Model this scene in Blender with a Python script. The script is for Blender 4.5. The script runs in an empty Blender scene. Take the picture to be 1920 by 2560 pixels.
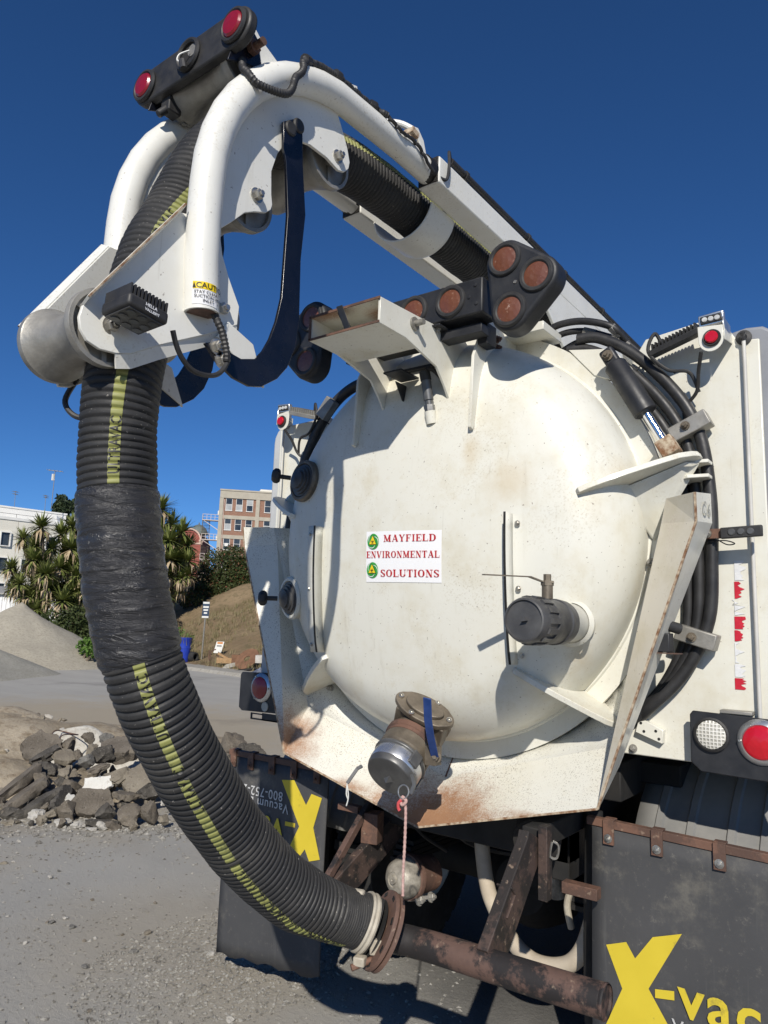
import bpy, bmesh, math, random
from mathutils import Vector, Matrix, noise
random.seed(7)
S = bpy.context.scene
COL = S.collection
R = math.radians

# ------------------------------------------------------------------ camera
cam_d = bpy.data.cameras.new('camera')
cam = bpy.data.objects.new('camera', cam_d); COL.objects.link(cam)
cam_d.sensor_fit = 'VERTICAL'; cam_d.sensor_height = 24.0; cam_d.lens = 17.1920
cam_d.clip_start = 0.05; cam_d.clip_end = 3000
CAM = Vector((1.5707, -2.6620, 1.62))
yaw, pitch, roll = R(37.069), R(8.975), R(2.0198)
f0 = Vector((-math.sin(yaw), math.cos(yaw), 0)); r0 = Vector((math.cos(yaw), math.sin(yaw), 0)); u0 = Vector((0, 0, 1))
fw = f0*math.cos(pitch) + u0*math.sin(pitch); u1 = u0*math.cos(pitch) - f0*math.sin(pitch)
rr = r0*math.cos(roll) + u1*math.sin(roll); uu = u1*math.cos(roll) - r0*math.sin(roll)
m = Matrix((rr, uu, -fw)).transposed().to_4x4(); m.translation = CAM
cam.matrix_world = m
S.camera = cam

# ------------------------------------------------------------------ sky, sun, exposure
SUN_EL, SUN_AZ = R(32.5), R(-58.5)          # azimuth counter-clockwise from +x
sun_dir = Vector((math.cos(SUN_AZ)*math.cos(SUN_EL), math.sin(SUN_AZ)*math.cos(SUN_EL), math.sin(SUN_EL)))
W = bpy.data.worlds.new('World'); S.world = W; W.use_nodes = True
wn = W.node_tree.nodes; wl = W.node_tree.links
bg = wn['Background']
sky = wn.new('ShaderNodeTexSky'); sky.sky_type = 'NISHITA'; sky.sun_disc = False
sky.sun_elevation = SUN_EL; sky.sun_rotation = math.atan2(sun_dir.x, sun_dir.y)
sky.altitude = 0; sky.air_density = 0.7; sky.dust_density = 0.0; sky.ozone_density = 10.0
hs = wn.new('ShaderNodeHueSaturation'); hs.inputs['Saturation'].default_value = 1.06
wl.new(sky.outputs[0], hs.inputs['Color']); wl.new(hs.outputs[0], bg.inputs[0]); bg.inputs[1].default_value = 0.1
sd = bpy.data.lights.new('sun', 'SUN'); sd.energy = 5.0; sd.angle = R(0.53); sd.color = (1.0, 0.94, 0.845)
sun = bpy.data.objects.new('sun', sd); COL.objects.link(sun)
sun.rotation_euler = sun_dir.to_track_quat('Z', 'Y').to_euler()
S.view_settings.view_transform = 'Standard'; S.view_settings.look = 'None'
S.view_settings.gamma = 1.0; S.view_settings.use_curve_mapping = False
S.view_settings.exposure = -0.05

# ------------------------------------------------------------------ materials
class NT:
    def __init__(s, name, vol=False):
        s.m = bpy.data.materials.new(name); s.m.use_nodes = True
        s.t = s.m.node_tree; s.b = s.t.nodes['Principled BSDF']
        s.tc = s.t.nodes.new('ShaderNodeTexCoord').outputs['Object']
    def n(s, k, **kw):
        x = s.t.nodes.new(k)
        for a, v in kw.items(): setattr(x, a, v)
        return x
    def put(s, sock, v):
        if hasattr(v, 'is_output'): s.t.links.new(v, sock)
        elif isinstance(v, (tuple, list)) and len(v) == 3 and sock.type == 'RGBA': sock.default_value = (*v, 1)
        else: sock.default_value = v
    def vec(s, sc, off=(0, 0, 0)):
        x = s.n('ShaderNodeMapping'); s.t.links.new(s.tc, x.inputs[0])
        x.inputs['Scale'].default_value = sc; x.inputs['Location'].default_value = off
        return x.outputs[0]
    def noise(s, sc, det=4, rough=.55, v=None, dist=0):
        x = s.n('ShaderNodeTexNoise'); s.t.links.new(v if v is not None else s.tc, x.inputs['Vector'])
        x.inputs['Scale'].default_value = sc; x.inputs['Detail'].default_value = det
        x.inputs['Roughness'].default_value = rough; x.inputs['Distortion'].default_value = dist
        return x.outputs[0]
    def voro(s, sc, out='Distance', feat='F1', v=None):
        x = s.n('ShaderNodeTexVoronoi', feature=feat); s.t.links.new(v if v is not None else s.tc, x.inputs['Vector'])
        x.inputs['Scale'].default_value = sc
        return x.outputs[out]
    def step(s, f, a, b, lo=0., hi=1.):
        x = s.n('ShaderNodeMapRange', interpolation_type='SMOOTHSTEP'); s.put(x.inputs[0], f)
        x.inputs[1].default_value = a; x.inputs[2].default_value = b
        x.inputs[3].default_value = lo; x.inputs[4].default_value = hi
        return x.outputs[0]
    def mix(s, f, a, b):
        x = s.n('ShaderNodeMix', data_type='RGBA'); s.put(x.inputs[0], f); s.put(x.inputs[6], a); s.put(x.inputs[7], b)
        return x.outputs[2]
    def math(s, op, a, b=0.):
        x = s.n('ShaderNodeMath', operation=op); s.put(x.inputs[0], a); s.put(x.inputs[1], b)
        return x.outputs[0]
    def dist(s, p, sc=(1, 1, 1)):
        d = s.n('ShaderNodeVectorMath', operation='SUBTRACT'); s.t.links.new(s.tc, d.inputs[0]); d.inputs[1].default_value = p
        e = s.n('ShaderNodeVectorMath', operation='MULTIPLY'); s.t.links.new(d.outputs[0], e.inputs[0]); e.inputs[1].default_value = sc
        l = s.n('ShaderNodeVectorMath', operation='LENGTH'); s.t.links.new(e.outputs[0], l.inputs[0])
        return l.outputs['Value']
    def out(s, col, rough=.5, metal=0., bump=None, bs=.2, bd=.01, spec=.5, coat=0.):
        s.put(s.b.inputs['Base Color'], col); s.put(s.b.inputs['Roughness'], rough); s.put(s.b.inputs['Metallic'], metal)
        s.b.inputs['Specular IOR Level'].default_value = spec; s.b.inputs['Coat Weight'].default_value = coat
        s.b.inputs['Coat Roughness'].default_value = .12
        if bump is not None:
            x = s.n('ShaderNodeBump'); x.inputs['Strength'].default_value = bs; x.inputs['Distance'].default_value = bd
            s.t.links.new(bump, x.inputs['Height']); s.t.links.new(x.outputs[0], s.b.inputs['Normal'])
        return s.m

def white_paint(name, base=(.71, .70, .625), grime=.5, speck=.5, rough=.34, rust=(), stain=(), splat=0., streak=.3, coat=.25):
    k = NT(name)
    c = k.mix(k.noise(2.3, 3), tuple(x*.93 for x in base), base)
    g = k.math('MULTIPLY', k.step(k.noise(6, 7, .68), .43, .75), grime)
    c = k.mix(g, c, (.50, .44, .29))
    g2 = k.math('MULTIPLY', k.step(k.noise(21, 6, .75), .55, .78), grime*.75)
    c = k.mix(g2, c, (.46, .38, .22))
    st = k.math('MULTIPLY', k.step(k.noise(1, 5, .6, k.vec((26, 26, 1.1))), .56, .8), streak)
    c = k.mix(st, c, (.40, .36, .27))
    cl_ = k.step(k.noise(3.1, 5, .65), .47, .66)
    c = k.mix(k.math('MULTIPLY', k.math('MULTIPLY', k.step(k.noise(130, 3, .6), .53, .64), cl_), speck*.55), c, (.36, .30, .19))
    c = k.mix(k.math('MULTIPLY', k.step(k.noise(1, 3, .6, k.vec((60, 60, 3.0), (3, 1, 7))), .66, .72), speck*.35), c, (.33, .30, .23))
    sp = k.math('MULTIPLY', k.step(k.noise(95, 2, .5), .70, .745), speck)
    c = k.mix(sp, c, (.10, .055, .03))
    for (p, sc, r1, r2) in stain:
        dd = k.math('ADD', k.dist(p, sc), k.math('MULTIPLY', k.math('SUBTRACT', k.noise(9, 8, .75), .5), 1.3*r2))
        c = k.mix(k.math('MULTIPLY', k.step(dd, r2, r1), .42), c, (.46, .34, .165))
    rmask = None
    for (p, sc, r1, r2) in rust:
        dd = k.math('ADD', k.dist(p, sc), k.math('MULTIPLY', k.math('SUBTRACT', k.noise(6, 10, .78), .5), 1.5*r2))
        dd = k.math('ADD', dd, k.math('MULTIPLY', k.math('SUBTRACT', k.noise(160, 3, .7), .5), .75*r2))
        mk = k.step(dd, r2, r1)
        rmask = mk if rmask is None else k.math('MAXIMUM', rmask, mk)
    if splat:
        q = k.math('MULTIPLY', k.step(k.noise(210, 3, .6), .56, .66), k.math('MULTIPLY', k.step(k.noise(5, 4), .3, .62), splat))
        c = k.mix(q, c, (.12, .085, .055))
    if rmask is not None:
        rc = k.mix(k.noise(14, 8, .7), (.16, .062, .022), (.40, .19, .075))
        c = k.mix(k.math('MULTIPLY', rmask, .93), c, rc)
        rg = k.step(rmask, 0, 1, rough, .85)
    else:
        rg = k.step(k.noise(11, 5), .3, .7, rough-.07, rough+.14)
    return k.out(c, rg, bump=k.noise(60, 3), bs=.06, bd=.002, coat=coat if not rust else 0.)

def plain(name, a, b, sc=8., rough=.5, metal=0., bs=.15, bd=.002, det=5, spec=.5, bsc=None, coat=0.):
    k = NT(name)
    c = k.mix(k.step(k.noise(sc, det, .62), .3, .72), a, b)
    return k.out(c, k.step(k.noise(sc*1.7, 4), .3, .7, rough-.07, rough+.08), metal, k.noise(bsc or sc*7, 4), bs, bd, spec, coat)

def rusty(name, a=(.095, .05, .035), b=(.22, .115, .075), blk=(.02, .018, .018), amt=.5, sc=7.):
    k = NT(name)
    c = k.mix(k.noise(sc*2, 8, .7), a, b)
    c = k.mix(k.math('MULTIPLY', k.step(k.noise(sc, 8, .72), .44, .54), amt), c, blk)
    c = k.mix(k.math('MULTIPLY', k.step(k.noise(sc*6, 4), .62, .72), .5), c, (.33, .24, .17))
    return k.out(c, .72, 0, k.noise(sc*14, 5), .35, .003)

M = {}
M['door'] = white_paint('door_white', base=(.68, .672, .60), grime=.42, speck=.6,
    stain=(((0, -.2, 1.22), (.28, 1, 1.8), .0, .12), ((.80, -.11, 1.72), (2.2, 1, .7), .0, .16), ((.70, -.2, 2.16), (1., 1, 1.6), .0, .14), ((.62, -.3, 1.50), (2.2, 1, .9), .0, .12), ((.27, -.42, 2.25), (2, 1, .8), .0, .10), ((-.6, -.3, 1.66), (2, 1, .9), .0, .09), ((.45, -.42, 1.48), (2.5, 1, 1.), .0, .08), ((.42, -.45, 2.12), (1, 1, 1), .0, .13), ((-.66, -.2, 1.36), (1.5, 1, 1.5), .0, .12)), rough=.44, coat=.06)
M['white'] = white_paint('frame_white', grime=.28, speck=.35)
M['boom'] = white_paint('boom_white', base=(.735, .73, .68), grime=.15, speck=.55, rough=.36, streak=.14, coat=.12)
M['cab'] = white_paint('cabinet_white', base=(.70, .69, .61), grime=.42, speck=.6, rough=.4, streak=.15)
M['chute'] = white_paint('chute_white', grime=.25, speck=.4, splat=.75, streak=.2, rough=.42,
    rust=(((0.05, -.31, .91), (.75, 1, 1.5), .10, .36), ((-.70, -.28, 1.12), (1, .8, .9), .0, .20), ((.5, -.33, 1.02), (.5, 1, 5.), .0, .12), ((-.3, -.33, 1.0), (.55, 1, 2.4), .0, .10)))
M['chute_side'] = white_paint('chute_side_white', base=(.66, .61, .50), grime=.6, speck=.5, streak=.2,
    rust=(((.93, -.17, 1.95), (1.9, 1, .6), .0, .14),))
M['black_paint'] = plain('black_paint', (.012, .013, .016), (.024, .025, .028), 14, .5)
M['black_plastic'] = plain('black_plastic', (.018, .018, .019), (.035, .034, .033), 20, .55)
M['navy_paint'] = plain('dark_blue_black_paint', (.003, .004, .008), (.008, .009, .015), 9, .28, coat=.2)
M['rubber_line'] = plain('hose_rubber', (.014, .014, .015), (.032, .032, .033), 14, .5)
M['cast'] = plain('cast_metal', (.25, .24, .215), (.36, .345, .31), 16, .5, .45, .35)
M['hitch'] = white_paint('hitch_white', grime=.6, speck=.6, rust=(((-.08, -.86, 2.71), (.55, 1.2, 1.5), .0, .10), ((.1, -.75, 2.70), (1, 1, 2.5), .0, .09)))
M['steel'] = plain('plated_steel', (.42, .40, .36), (.62, .60, .55), 25, .33, .9)
M['clamp'] = plain('dirty_clamp', (.33, .29, .225), (.46, .42, .34), 20, .6)
M['chrome'] = plain('chrome_rod', (.78, .78, .78), (.85, .85, .85), 9, .1, 1., .02)
M['bronze'] = plain('weathered_valve_metal', (.115, .095, .07), (.21, .175, .13), 14, .5, .35, .3)
M['capgrey'] = plain('grey_cap_metal', (.10, .10, .10), (.19, .19, .185), 9, .42, .55)
M['darkcap'] = plain('dark_cap_plastic', (.045, .045, .047), (.085, .085, .085), 12, .45)
M['rust'] = rusty('rusty_steel')
M['pipe_rust'] = rusty('rusty_black_pipe', (.045, .030, .026), (.185, .105, .078), (.010, .010, .011), amt=.95, sc=6.)
M['arm_rust'] = rusty('rusty_arm_steel', (.03, .022, .02), (.115, .07, .053), (.009, .009, .009), amt=.85, sc=9.)
M['chamber'] = plain('dirty_chamber', (.17, .155, .13), (.42, .39, .33), 22, .55, .25, .3)
M['rust_edge'] = plain('rust_edge', (.17, .075, .03), (.52, .44, .32), 45, .8)
M['flange_rust'] = rusty('rusty_flange', (.10, .055, .04), (.19, .11, .08), amt=.25, sc=9)
M['chassis'] = plain('chassis_black', (.008, .008, .008), (.022, .02, .018), 6, .75)
M['grey_plastic'] = plain('grey_body_plastic', (.20, .21, .23), (.27, .28, .30), 3, .5)
M['fender'] = plain('grey_fender_plastic', (.17, .17, .165), (.24, .235, .22), 4, .5)
M['tyre'] = plain('tyre_rubber', (.012, .012, .012), (.03, .029, .027), 10, .8)
M['alu'] = plain('aluminium_trim', (.55, .56, .57), (.68, .69, .70), 9, .3, .85)
M['beige_hose'] = plain('beige_hose', (.40, .34, .26), (.52, .45, .35), 10, .7)
M['blue_handle'] = plain('blue_handle', (.012, .04, .16), (.03, .07, .24), 18, .45)
M['white_plastic'] = plain('white_plastic', (.66, .66, .62), (.74, .74, .7), 9, .4)
M['sign_white'] = plain('sticker_white', (.78, .78, .78), (.80, .80, .81), 3, .3, bs=0.)
M['sign_red'] = plain('sticker_red', (.40, .012, .014), (.44, .016, .02), 9, .35, bs=0.)
M['sign_green'] = plain('sticker_green', (.02, .22, .03), (.05, .34, .06), 60, .35, bs=0.)
M['sign_yellow'] = plain('sticker_yellow', (.80, .58, .01), (.82, .60, .02), 9, .35, bs=0.)
M['ink'] = plain('black_ink', (.01, .01, .01), (.015, .015, .015), 9, .5, bs=0.)
M['grime_black'] = plain('black_grease', (.008, .007, .006), (.02, .018, .015), 20, .45, bs=.5, bd=.006)
M['cord'] = plain('rope_pink', (.42, .25, .22), (.55, .38, .34), 90, .9)
M['cord_red'] = plain('rope_red', (.45, .05, .06), (.6, .1, .1), 90, .9)
M['clear'] = plain('lens_clear', (.42, .43, .42), (.62, .63, .62), 60, .18)
M['pale_disc'] = plain('pale_reflector', (.32, .32, .28), (.42, .42, .37), 40, .5)
M['tape_red'] = plain('reflector_red', (.45, .01, .025), (.55, .02, .04), 60, .4)
M['tape_white'] = plain('reflector_white', (.62, .63, .64), (.72, .72, .72), 70, .35)

def lens(name, a, b, sc=46., rough=.22, dusty=0.):
    k = NT(name)
    c = k.mix(k.noise(9, 6, .6), a, b)
    if dusty:
        c = k.mix(k.math('MULTIPLY', k.step(k.noise(70, 3), .62, .72), dusty), c, (.46, .30, .22))
    return k.out(c, rough, bump=k.voro(sc), bs=.35, bd=.004, coat=.5)
M['red_lens'] = lens('red_lens', (.40, .004, .012), (.55, .008, .02))
M['red_lens_dull'] = lens('red_lens_dull', (.20, .004, .012), (.28, .006, .016), rough=.3)
M['amber_lens'] = lens('amber_lens_off', (.10, .033, .017), (.165, .056, .027), 60, .45, .4)
M['rod_clear'] = plain('dull_trim_rod', (.46, .45, .42), (.58, .57, .53), 6, .45)
M['side_grey'] = plain('grey_side_paint', (.42, .43, .43), (.50, .51, .51), 4, .5)
def grid_lens():
    k = NT('clear_grid_lens')
    b = k.n('ShaderNodeTexBrick'); k.t.links.new(k.vec((1, 1, 1)), b.inputs[0])
    w = k.n('ShaderNodeTexWave'); w.bands_direction = 'X'; w.inputs['Scale'].default_value = 28; k.t.links.new(k.tc, w.inputs[0])
    w2 = k.n('ShaderNodeTexWave'); w2.bands_direction = 'Z'; w2.inputs['Scale'].default_value = 28; k.t.links.new(k.tc, w2.inputs[0])
    h = k.math('MAXIMUM', w.outputs[1], w2.outputs[1])
    c = k.mix(k.step(h, .75, .97), (.40, .39, .34), (.74, .72, .66))
    return k.out(c, .2, bump=h, bs=.5, bd=.004, coat=.4)
M['grid_lens'] = grid_lens()

def rubber_hose():
    k = NT('black_suction_hose')
    c = k.mix(k.noise(7, 6, .65), (.014, .014, .015), (.036, .036, .036))
    d = k.math('MULTIPLY', k.step(k.noise(4, 6, .7), .47, .78), .42)
    c = k.mix(d, c, (.115, .108, .095))
    c = k.mix(k.math('MULTIPLY', k.step(k.noise(150, 2), .69, .74), .6), c, (.32, .30, .27))
    return k.out(c, k.step(k.noise(9, 4), .3, .7, .52, .74), bump=k.noise(45, 5), bs=.35, bd=.004, spec=.4)
M['hose'] = rubber_hose()
def tape():
    k = NT('black_tape_wrap')
    c = k.mix(k.noise(6, 6, .65), (.012, .012, .014), (.036, .036, .039))
    v = k.vec((5, 5, 30))
    c = k.mix(k.math('MULTIPLY', k.step(k.noise(1.6, 5, .6, v, 1.5), .66, .71), .5), c, (.28, .27, .25))
    c = k.mix(k.math('MULTIPLY', k.step(k.noise(120, 2), .69, .74), .4), c, (.28, .27, .25))
    return k.out(c, k.step(k.noise(9, 4), .3, .7, .22, .46), bump=k.noise(1.4, 6, .65, k.vec((5, 5, 24)), 1.6), bs=1., bd=.012)
M['tape'] = tape()
def stripe():
    k = NT('yellow_hose_stripe')
    c = k.mix(k.noise(8, 5), (.20, .21, .058), (.29, .295, .10))
    c = k.mix(k.math('MULTIPLY', k.step(k.noise(40, 5, .7), .55, .68), .7), c, (.05, .05, .03))
    return k.out(c, .55)
M['stripe'] = stripe()
def flap():
    k = NT('dusty_black_rubber_flap')
    c = k.mix(k.noise(5, 6, .6), (.04, .041, .043), (.068, .068, .07))
    c = k.mix(k.math('MULTIPLY', k.step(k.noise(4.2, 8, .75), .50, .74), .55), c, (.20, .185, .15))
    c = k.mix(k.math('MULTIPLY', k.step(k.noise(30, 7, .8), .56, .70), .3), c, (.26, .24, .20))
    c = k.mix(k.math('MULTIPLY', k.step(k.noise(1, 4, .6, k.vec((40, 40, 2.2))), .58, .75), .35), c, (.12, .12, .115))
    return k.out(c, .68, bump=k.noise(40, 6, .7), bs=.2, bd=.002)
M['flap'] = flap()
def flap_paint():
    k = NT('yellow_flap_paint')
    c = k.mix(k.noise(7, 5), (.52, .40, .02), (.66, .52, .04))
    c = k.mix(k.math('MULTIPLY', k.step(k.noise(9, 8, .75), .56, .68), .55), c, (.10, .09, .04))
    return k.out(c, .6)
M['flap_yellow'] = flap_paint()
M['flap_white'] = plain('white_flap_print', (.42, .42, .41), (.6, .6, .58), 40, .6)



# ------------------------------------------------------------------ geometry helpers
def vsub(a,b): return (a[0]-b[0],a[1]-b[1],a[2]-b[2])
def vadd(a,b): return (a[0]+b[0],a[1]+b[1],a[2]+b[2])
def vmul(a,k): return (a[0]*k,a[1]*k,a[2]*k)
def vdot(a,b): return a[0]*b[0]+a[1]*b[1]+a[2]*b[2]
def vcross(a,b): return (a[1]*b[2]-a[2]*b[1],a[2]*b[0]-a[0]*b[2],a[0]*b[1]-a[1]*b[0])
def vnorm(a):
    l=math.sqrt(vdot(a,a)) or 1.0
    return (a[0]/l,a[1]/l,a[2]/l)
def catmull(pts, per=12):
    out=[]
    n=len(pts)
    for i in range(n-1):
        p0=pts[max(0,i-1)];p1=pts[i];p2=pts[i+1];p3=pts[min(n-1,i+2)]
        for k in range(per):
            t=k/per
            out.append(tuple(.5*((2*p1[j])+(-p0[j]+p2[j])*t+(2*p0[j]-5*p1[j]+4*p2[j]-p3[j])*t*t+(-p0[j]+3*p1[j]-3*p2[j]+p3[j])*t**3) for j in range(3)))
    out.append(tuple(pts[-1]))
    return out
def resample(pts, step):
    L=[0.0]
    for a,b in zip(pts,pts[1:]): L.append(L[-1]+math.dist(a,b))
    n=max(1,int(round(L[-1]/step))); out=[]; j=0
    for i in range(n+1):
        s=L[-1]*i/n
        while j<len(L)-2 and L[j+1]<s: j+=1
        t=(s-L[j])/((L[j+1]-L[j]) or 1)
        out.append(tuple(pts[j][k]+(pts[j+1][k]-pts[j][k])*t for k in range(3)))
    return out, L[-1]
def frames(pts, up=(0.0,0.0,1.0)):
    T=[]
    n=len(pts)
    for i in range(n):
        T.append(vnorm(vsub(pts[min(n-1,i+1)],pts[max(0,i-1)])))
    u=vnorm(vsub(up,vmul(T[0],vdot(up,T[0])))) if abs(vdot(up,T[0]))<.99 else vnorm(vcross(T[0],(1.0,.1,0.0)))
    N=[];B=[]
    for t in T:
        u=vnorm(vsub(u,vmul(t,vdot(u,t))))
        N.append(u); B.append(vcross(t,u))
    return T,N,B

class MB:
    def __init__(s): s.v = []; s.f = []; s.mi = []; s.k = 0
    def add(s, vs, fs):
        o = len(s.v); s.v += [tuple(v) for v in vs]
        for f in fs: s.f.append(tuple(i+o for i in f)); s.mi.append(s.k)
        return s
    def box(s, lo, hi):
        x0, y0, z0 = lo; x1, y1, z1 = hi
        return s.add([(x0,y0,z0),(x1,y0,z0),(x1,y1,z0),(x0,y1,z0),(x0,y0,z1),(x1,y0,z1),(x1,y1,z1),(x0,y1,z1)],
            [(0,3,2,1),(4,5,6,7),(0,1,5,4),(1,2,6,5),(2,3,7,6),(3,0,4,7)])
    def obox(s, c, a, b, d):       # centre and three half-extent vectors
        vs = []
        for k in (-1, 1):
            for i, j in ((-1,-1),(1,-1),(1,1),(-1,1)):
                vs.append(tuple(c[q]+a[q]*i+b[q]*j+d[q]*k for q in range(3)))
        return s.add(vs, [(0,3,2,1),(4,5,6,7),(0,1,5,4),(1,2,6,5),(2,3,7,6),(3,0,4,7)])
    def prism(s, poly, vec, rim=None):
        n = len(poly); top = [vadd(p, vec) for p in poly]
        o = len(s.v); s.v += [tuple(p) for p in poly] + top
        s.f.append(tuple(o+i for i in reversed(range(n)))); s.f.append(tuple(o+n+i for i in range(n))); s.mi += [s.k, s.k]
        for i in range(n):
            j = (i+1) % n; s.f.append((o+i, o+j, o+n+j, o+n+i)); s.mi.append(s.k if rim is None else rim)
        return s
    def tube(s, path, r, n=12, caps=True, up=(0., 0., 1.)):
        T, N, B = frames(path, up); m = len(path); o = len(s.v)
        for i, p in enumerate(path):
            q = r[i] if isinstance(r, (list, tuple)) else r
            for k in range(n):
                a = 2*math.pi*k/n; c, d = math.cos(a)*q, math.sin(a)*q
                s.v.append(tuple(p[j]+N[i][j]*c+B[i][j]*d for j in range(3)))
        for i in range(m-1):
            for k in range(n):
                l = (k+1) % n
                s.f.append((o+i*n+k, o+i*n+l, o+(i+1)*n+l, o+(i+1)*n+k)); s.mi.append(s.k)
        if caps:
            s.f.append(tuple(o+k for k in reversed(range(n)))); s.f.append(tuple(o+(m-1)*n+k for k in range(n))); s.mi += [s.k, s.k]
        return s
    def rtube(s, path, w, h, up):  # rectangular section swept along a path
        T, N, B = frames(path, up); o = len(s.v); m = len(path)
        for i, p in enumerate(path):
            for a, b in ((-1,-1),(1,-1),(1,1),(-1,1)):
                s.v.append(tuple(p[j]+N[i][j]*h/2*b+B[i][j]*w/2*a for j in range(3)))
        for i in range(m-1):
            for k in range(4):
                l = (k+1) % 4
                s.f.append((o+i*4+k, o+i*4+l, o+(i+1)*4+l, o+(i+1)*4+k)); s.mi.append(s.k)
        s.f.append((o+3,o+2,o+1,o)); s.f.append(tuple(o+(m-1)*4+k for k in range(4))); s.mi += [s.k, s.k]
        return s
    def cyl(s, a, b, r, n=20, caps=True): return s.tube([tuple(a), tuple(b)], r, n, caps, (.13, .21, .97))
    def lathe(s, prof, org, ax, n=32, a0=0., a1=2*math.pi):    # profile of (radius, height along the axis)
        ax = vnorm(ax); e = vnorm(vcross(ax, (0,0,1))) if abs(ax[2]) < .95 else (1.,0.,0.); g = vcross(ax, e)
        full = abs(a1-a0-2*math.pi) < 1e-6; m = n if full else n+1; o = len(s.v)
        for (r, h) in prof:
            for k in range(m):
                a = a0+(a1-a0)*k/n; c, d = math.cos(a)*max(r,1e-5), math.sin(a)*max(r,1e-5)
                s.v.append(tuple(org[j]+ax[j]*h+e[j]*c+g[j]*d for j in range(3)))
        for i in range(len(prof)-1):
            for k in range(n):
                l = (k+1) % m
                s.f.append((o+i*m+k, o+i*m+l, o+(i+1)*m+l, o+(i+1)*m+k)); s.mi.append(s.k)
        return s
    def sheet(s, rows):            # grid of points
        o = len(s.v); m = len(rows[0])
        for r in rows: s.v += [tuple(p) for p in r]
        for i in range(len(rows)-1):
            for k in range(m-1):
                s.f.append((o+i*m+k, o+i*m+k+1, o+(i+1)*m+k+1, o+(i+1)*m+k)); s.mi.append(s.k)
        return s
    def bolt(s, p, ax, r, h=None):
        ax = vnorm(ax); h = h or r*1.1
        s.lathe([(0,0),(r*1.45,0),(r*1.45,h*.25),(0,h*.25)], p, ax, 14)
        s.lathe([(r,h*.25),(r,h*1.1),(r*.82,h*1.25),(r*.5,h*1.25),(r*.5,h*1.7),(0,h*1.7)], p, ax, 6)
        return s
    def build(s, name, mat, parent=None, smooth=35., bevel=0., seg=2, solid=0., recalc=True):
        me = bpy.data.meshes.new(name); me.from_pydata(s.v, [], s.f)
        mats = mat if isinstance(mat, (list, tuple)) else [mat]
        for q in mats: me.materials.append(M[q] if isinstance(q, str) else q)
        if len(mats) > 1: me.polygons.foreach_set('material_index', s.mi)
        if recalc:
            bm = bmesh.new(); bm.from_mesh(me); bmesh.ops.remove_doubles(bm, verts=bm.verts, dist=1e-5)
            bmesh.ops.recalc_face_normals(bm, faces=bm.faces); bm.to_mesh(me); bm.free()
        if smooth:
            me.polygons.foreach_set('use_smooth', [True]*len(me.polygons)); me.set_sharp_from_angle(angle=R(smooth))
        o = bpy.data.objects.new(name, me); COL.objects.link(o); o.parent = parent
        if solid:
            q = o.modifiers.new('thickness', 'SOLIDIFY'); q.thickness = solid; q.offset = 0
        if bevel:
            q = o.modifiers.new('edges', 'BEVEL'); q.width = bevel; q.segments = seg; q.limit_method = 'ANGLE'; q.angle_limit = R(40)
        return o

def thing(name, label, cat, loc=(0, 0, 0), group=None):
    o = bpy.data.objects.new(name, None); COL.objects.link(o); o.location = loc; o.empty_display_size = .2
    return tag(o, label, cat, group)
def tag(o, label=None, cat=None, group=None, kind=None):
    if label: o['label'] = label
    if cat: o['category'] = cat
    if group: o['group'] = group
    if kind: o['kind'] = kind
    return o
def mir(p): return (-p[0], p[1], p[2])
def mirl(l): return [mir(p) for p in l]
def arc_pts(c, r, a0, a1, n, f):
    return [f(c[0]+r*math.cos(R(a0+(a1-a0)*i/n)), c[1]+r*math.sin(R(a0+(a1-a0)*i/n))) for i in range(n+1)]
def hull2(circles, n=10):          # outline round a set of circles (x, z, r)
    pts = []
    for (x, z, r) in circles:
        for k in range(n*4): a = 2*math.pi*k/(n*4); pts.append((x+r*math.cos(a), z+r*math.sin(a)))
    pts = sorted(set(pts))
    def half(ps):
        h = []
        for p in ps:
            while len(h) > 1 and (h[-1][0]-h[-2][0])*(p[1]-h[-2][1])-(h[-1][1]-h[-2][1])*(p[0]-h[-2][0]) <= 0: h.pop()
            h.append(p)
        return h
    lo = half(pts); hi = half(pts[::-1])
    return lo[:-1]+hi[:-1]
def text(s, name, mat, parent, org, xd, yd, size, bold=0., lift=0., align='LEFT', space=1., sx=1., warp=None):
    cu = bpy.data.curves.new('lettering', 'FONT'); cu.body = s; cu.size = size; cu.align_x = align
    cu.offset = bold; cu.space_character = space; cu.resolution_u = 3
    t = bpy.data.objects.new('lettering', cu); COL.objects.link(t)
    dg = bpy.context.evaluated_depsgraph_get(); dg.update()
    me = bpy.data.meshes.new_from_object(t.evaluated_get(dg))
    bpy.data.objects.remove(t); bpy.data.curves.remove(cu)
    xd = Vector(xd).normalized(); yd = Vector(yd).normalized(); nd = xd.cross(yd)
    if warp:
        bm = bmesh.new(); bm.from_mesh(me)
        bmesh.ops.triangulate(bm, faces=bm.faces)
        bmesh.ops.subdivide_edges(bm, edges=[e for e in bm.edges if e.calc_length() > size*.22], cuts=2)
        bm.to_mesh(me); bm.free()
    for v in me.vertices:
        v.co = warp(v.co.x*sx, v.co.y) if warp else Vector(org)+xd*v.co.x*sx+yd*v.co.y+nd*lift
    me.materials.clear(); me.materials.append(M[mat])
    o = bpy.data.objects.new(name, me); COL.objects.link(o); o.parent = parent
    return o

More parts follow.
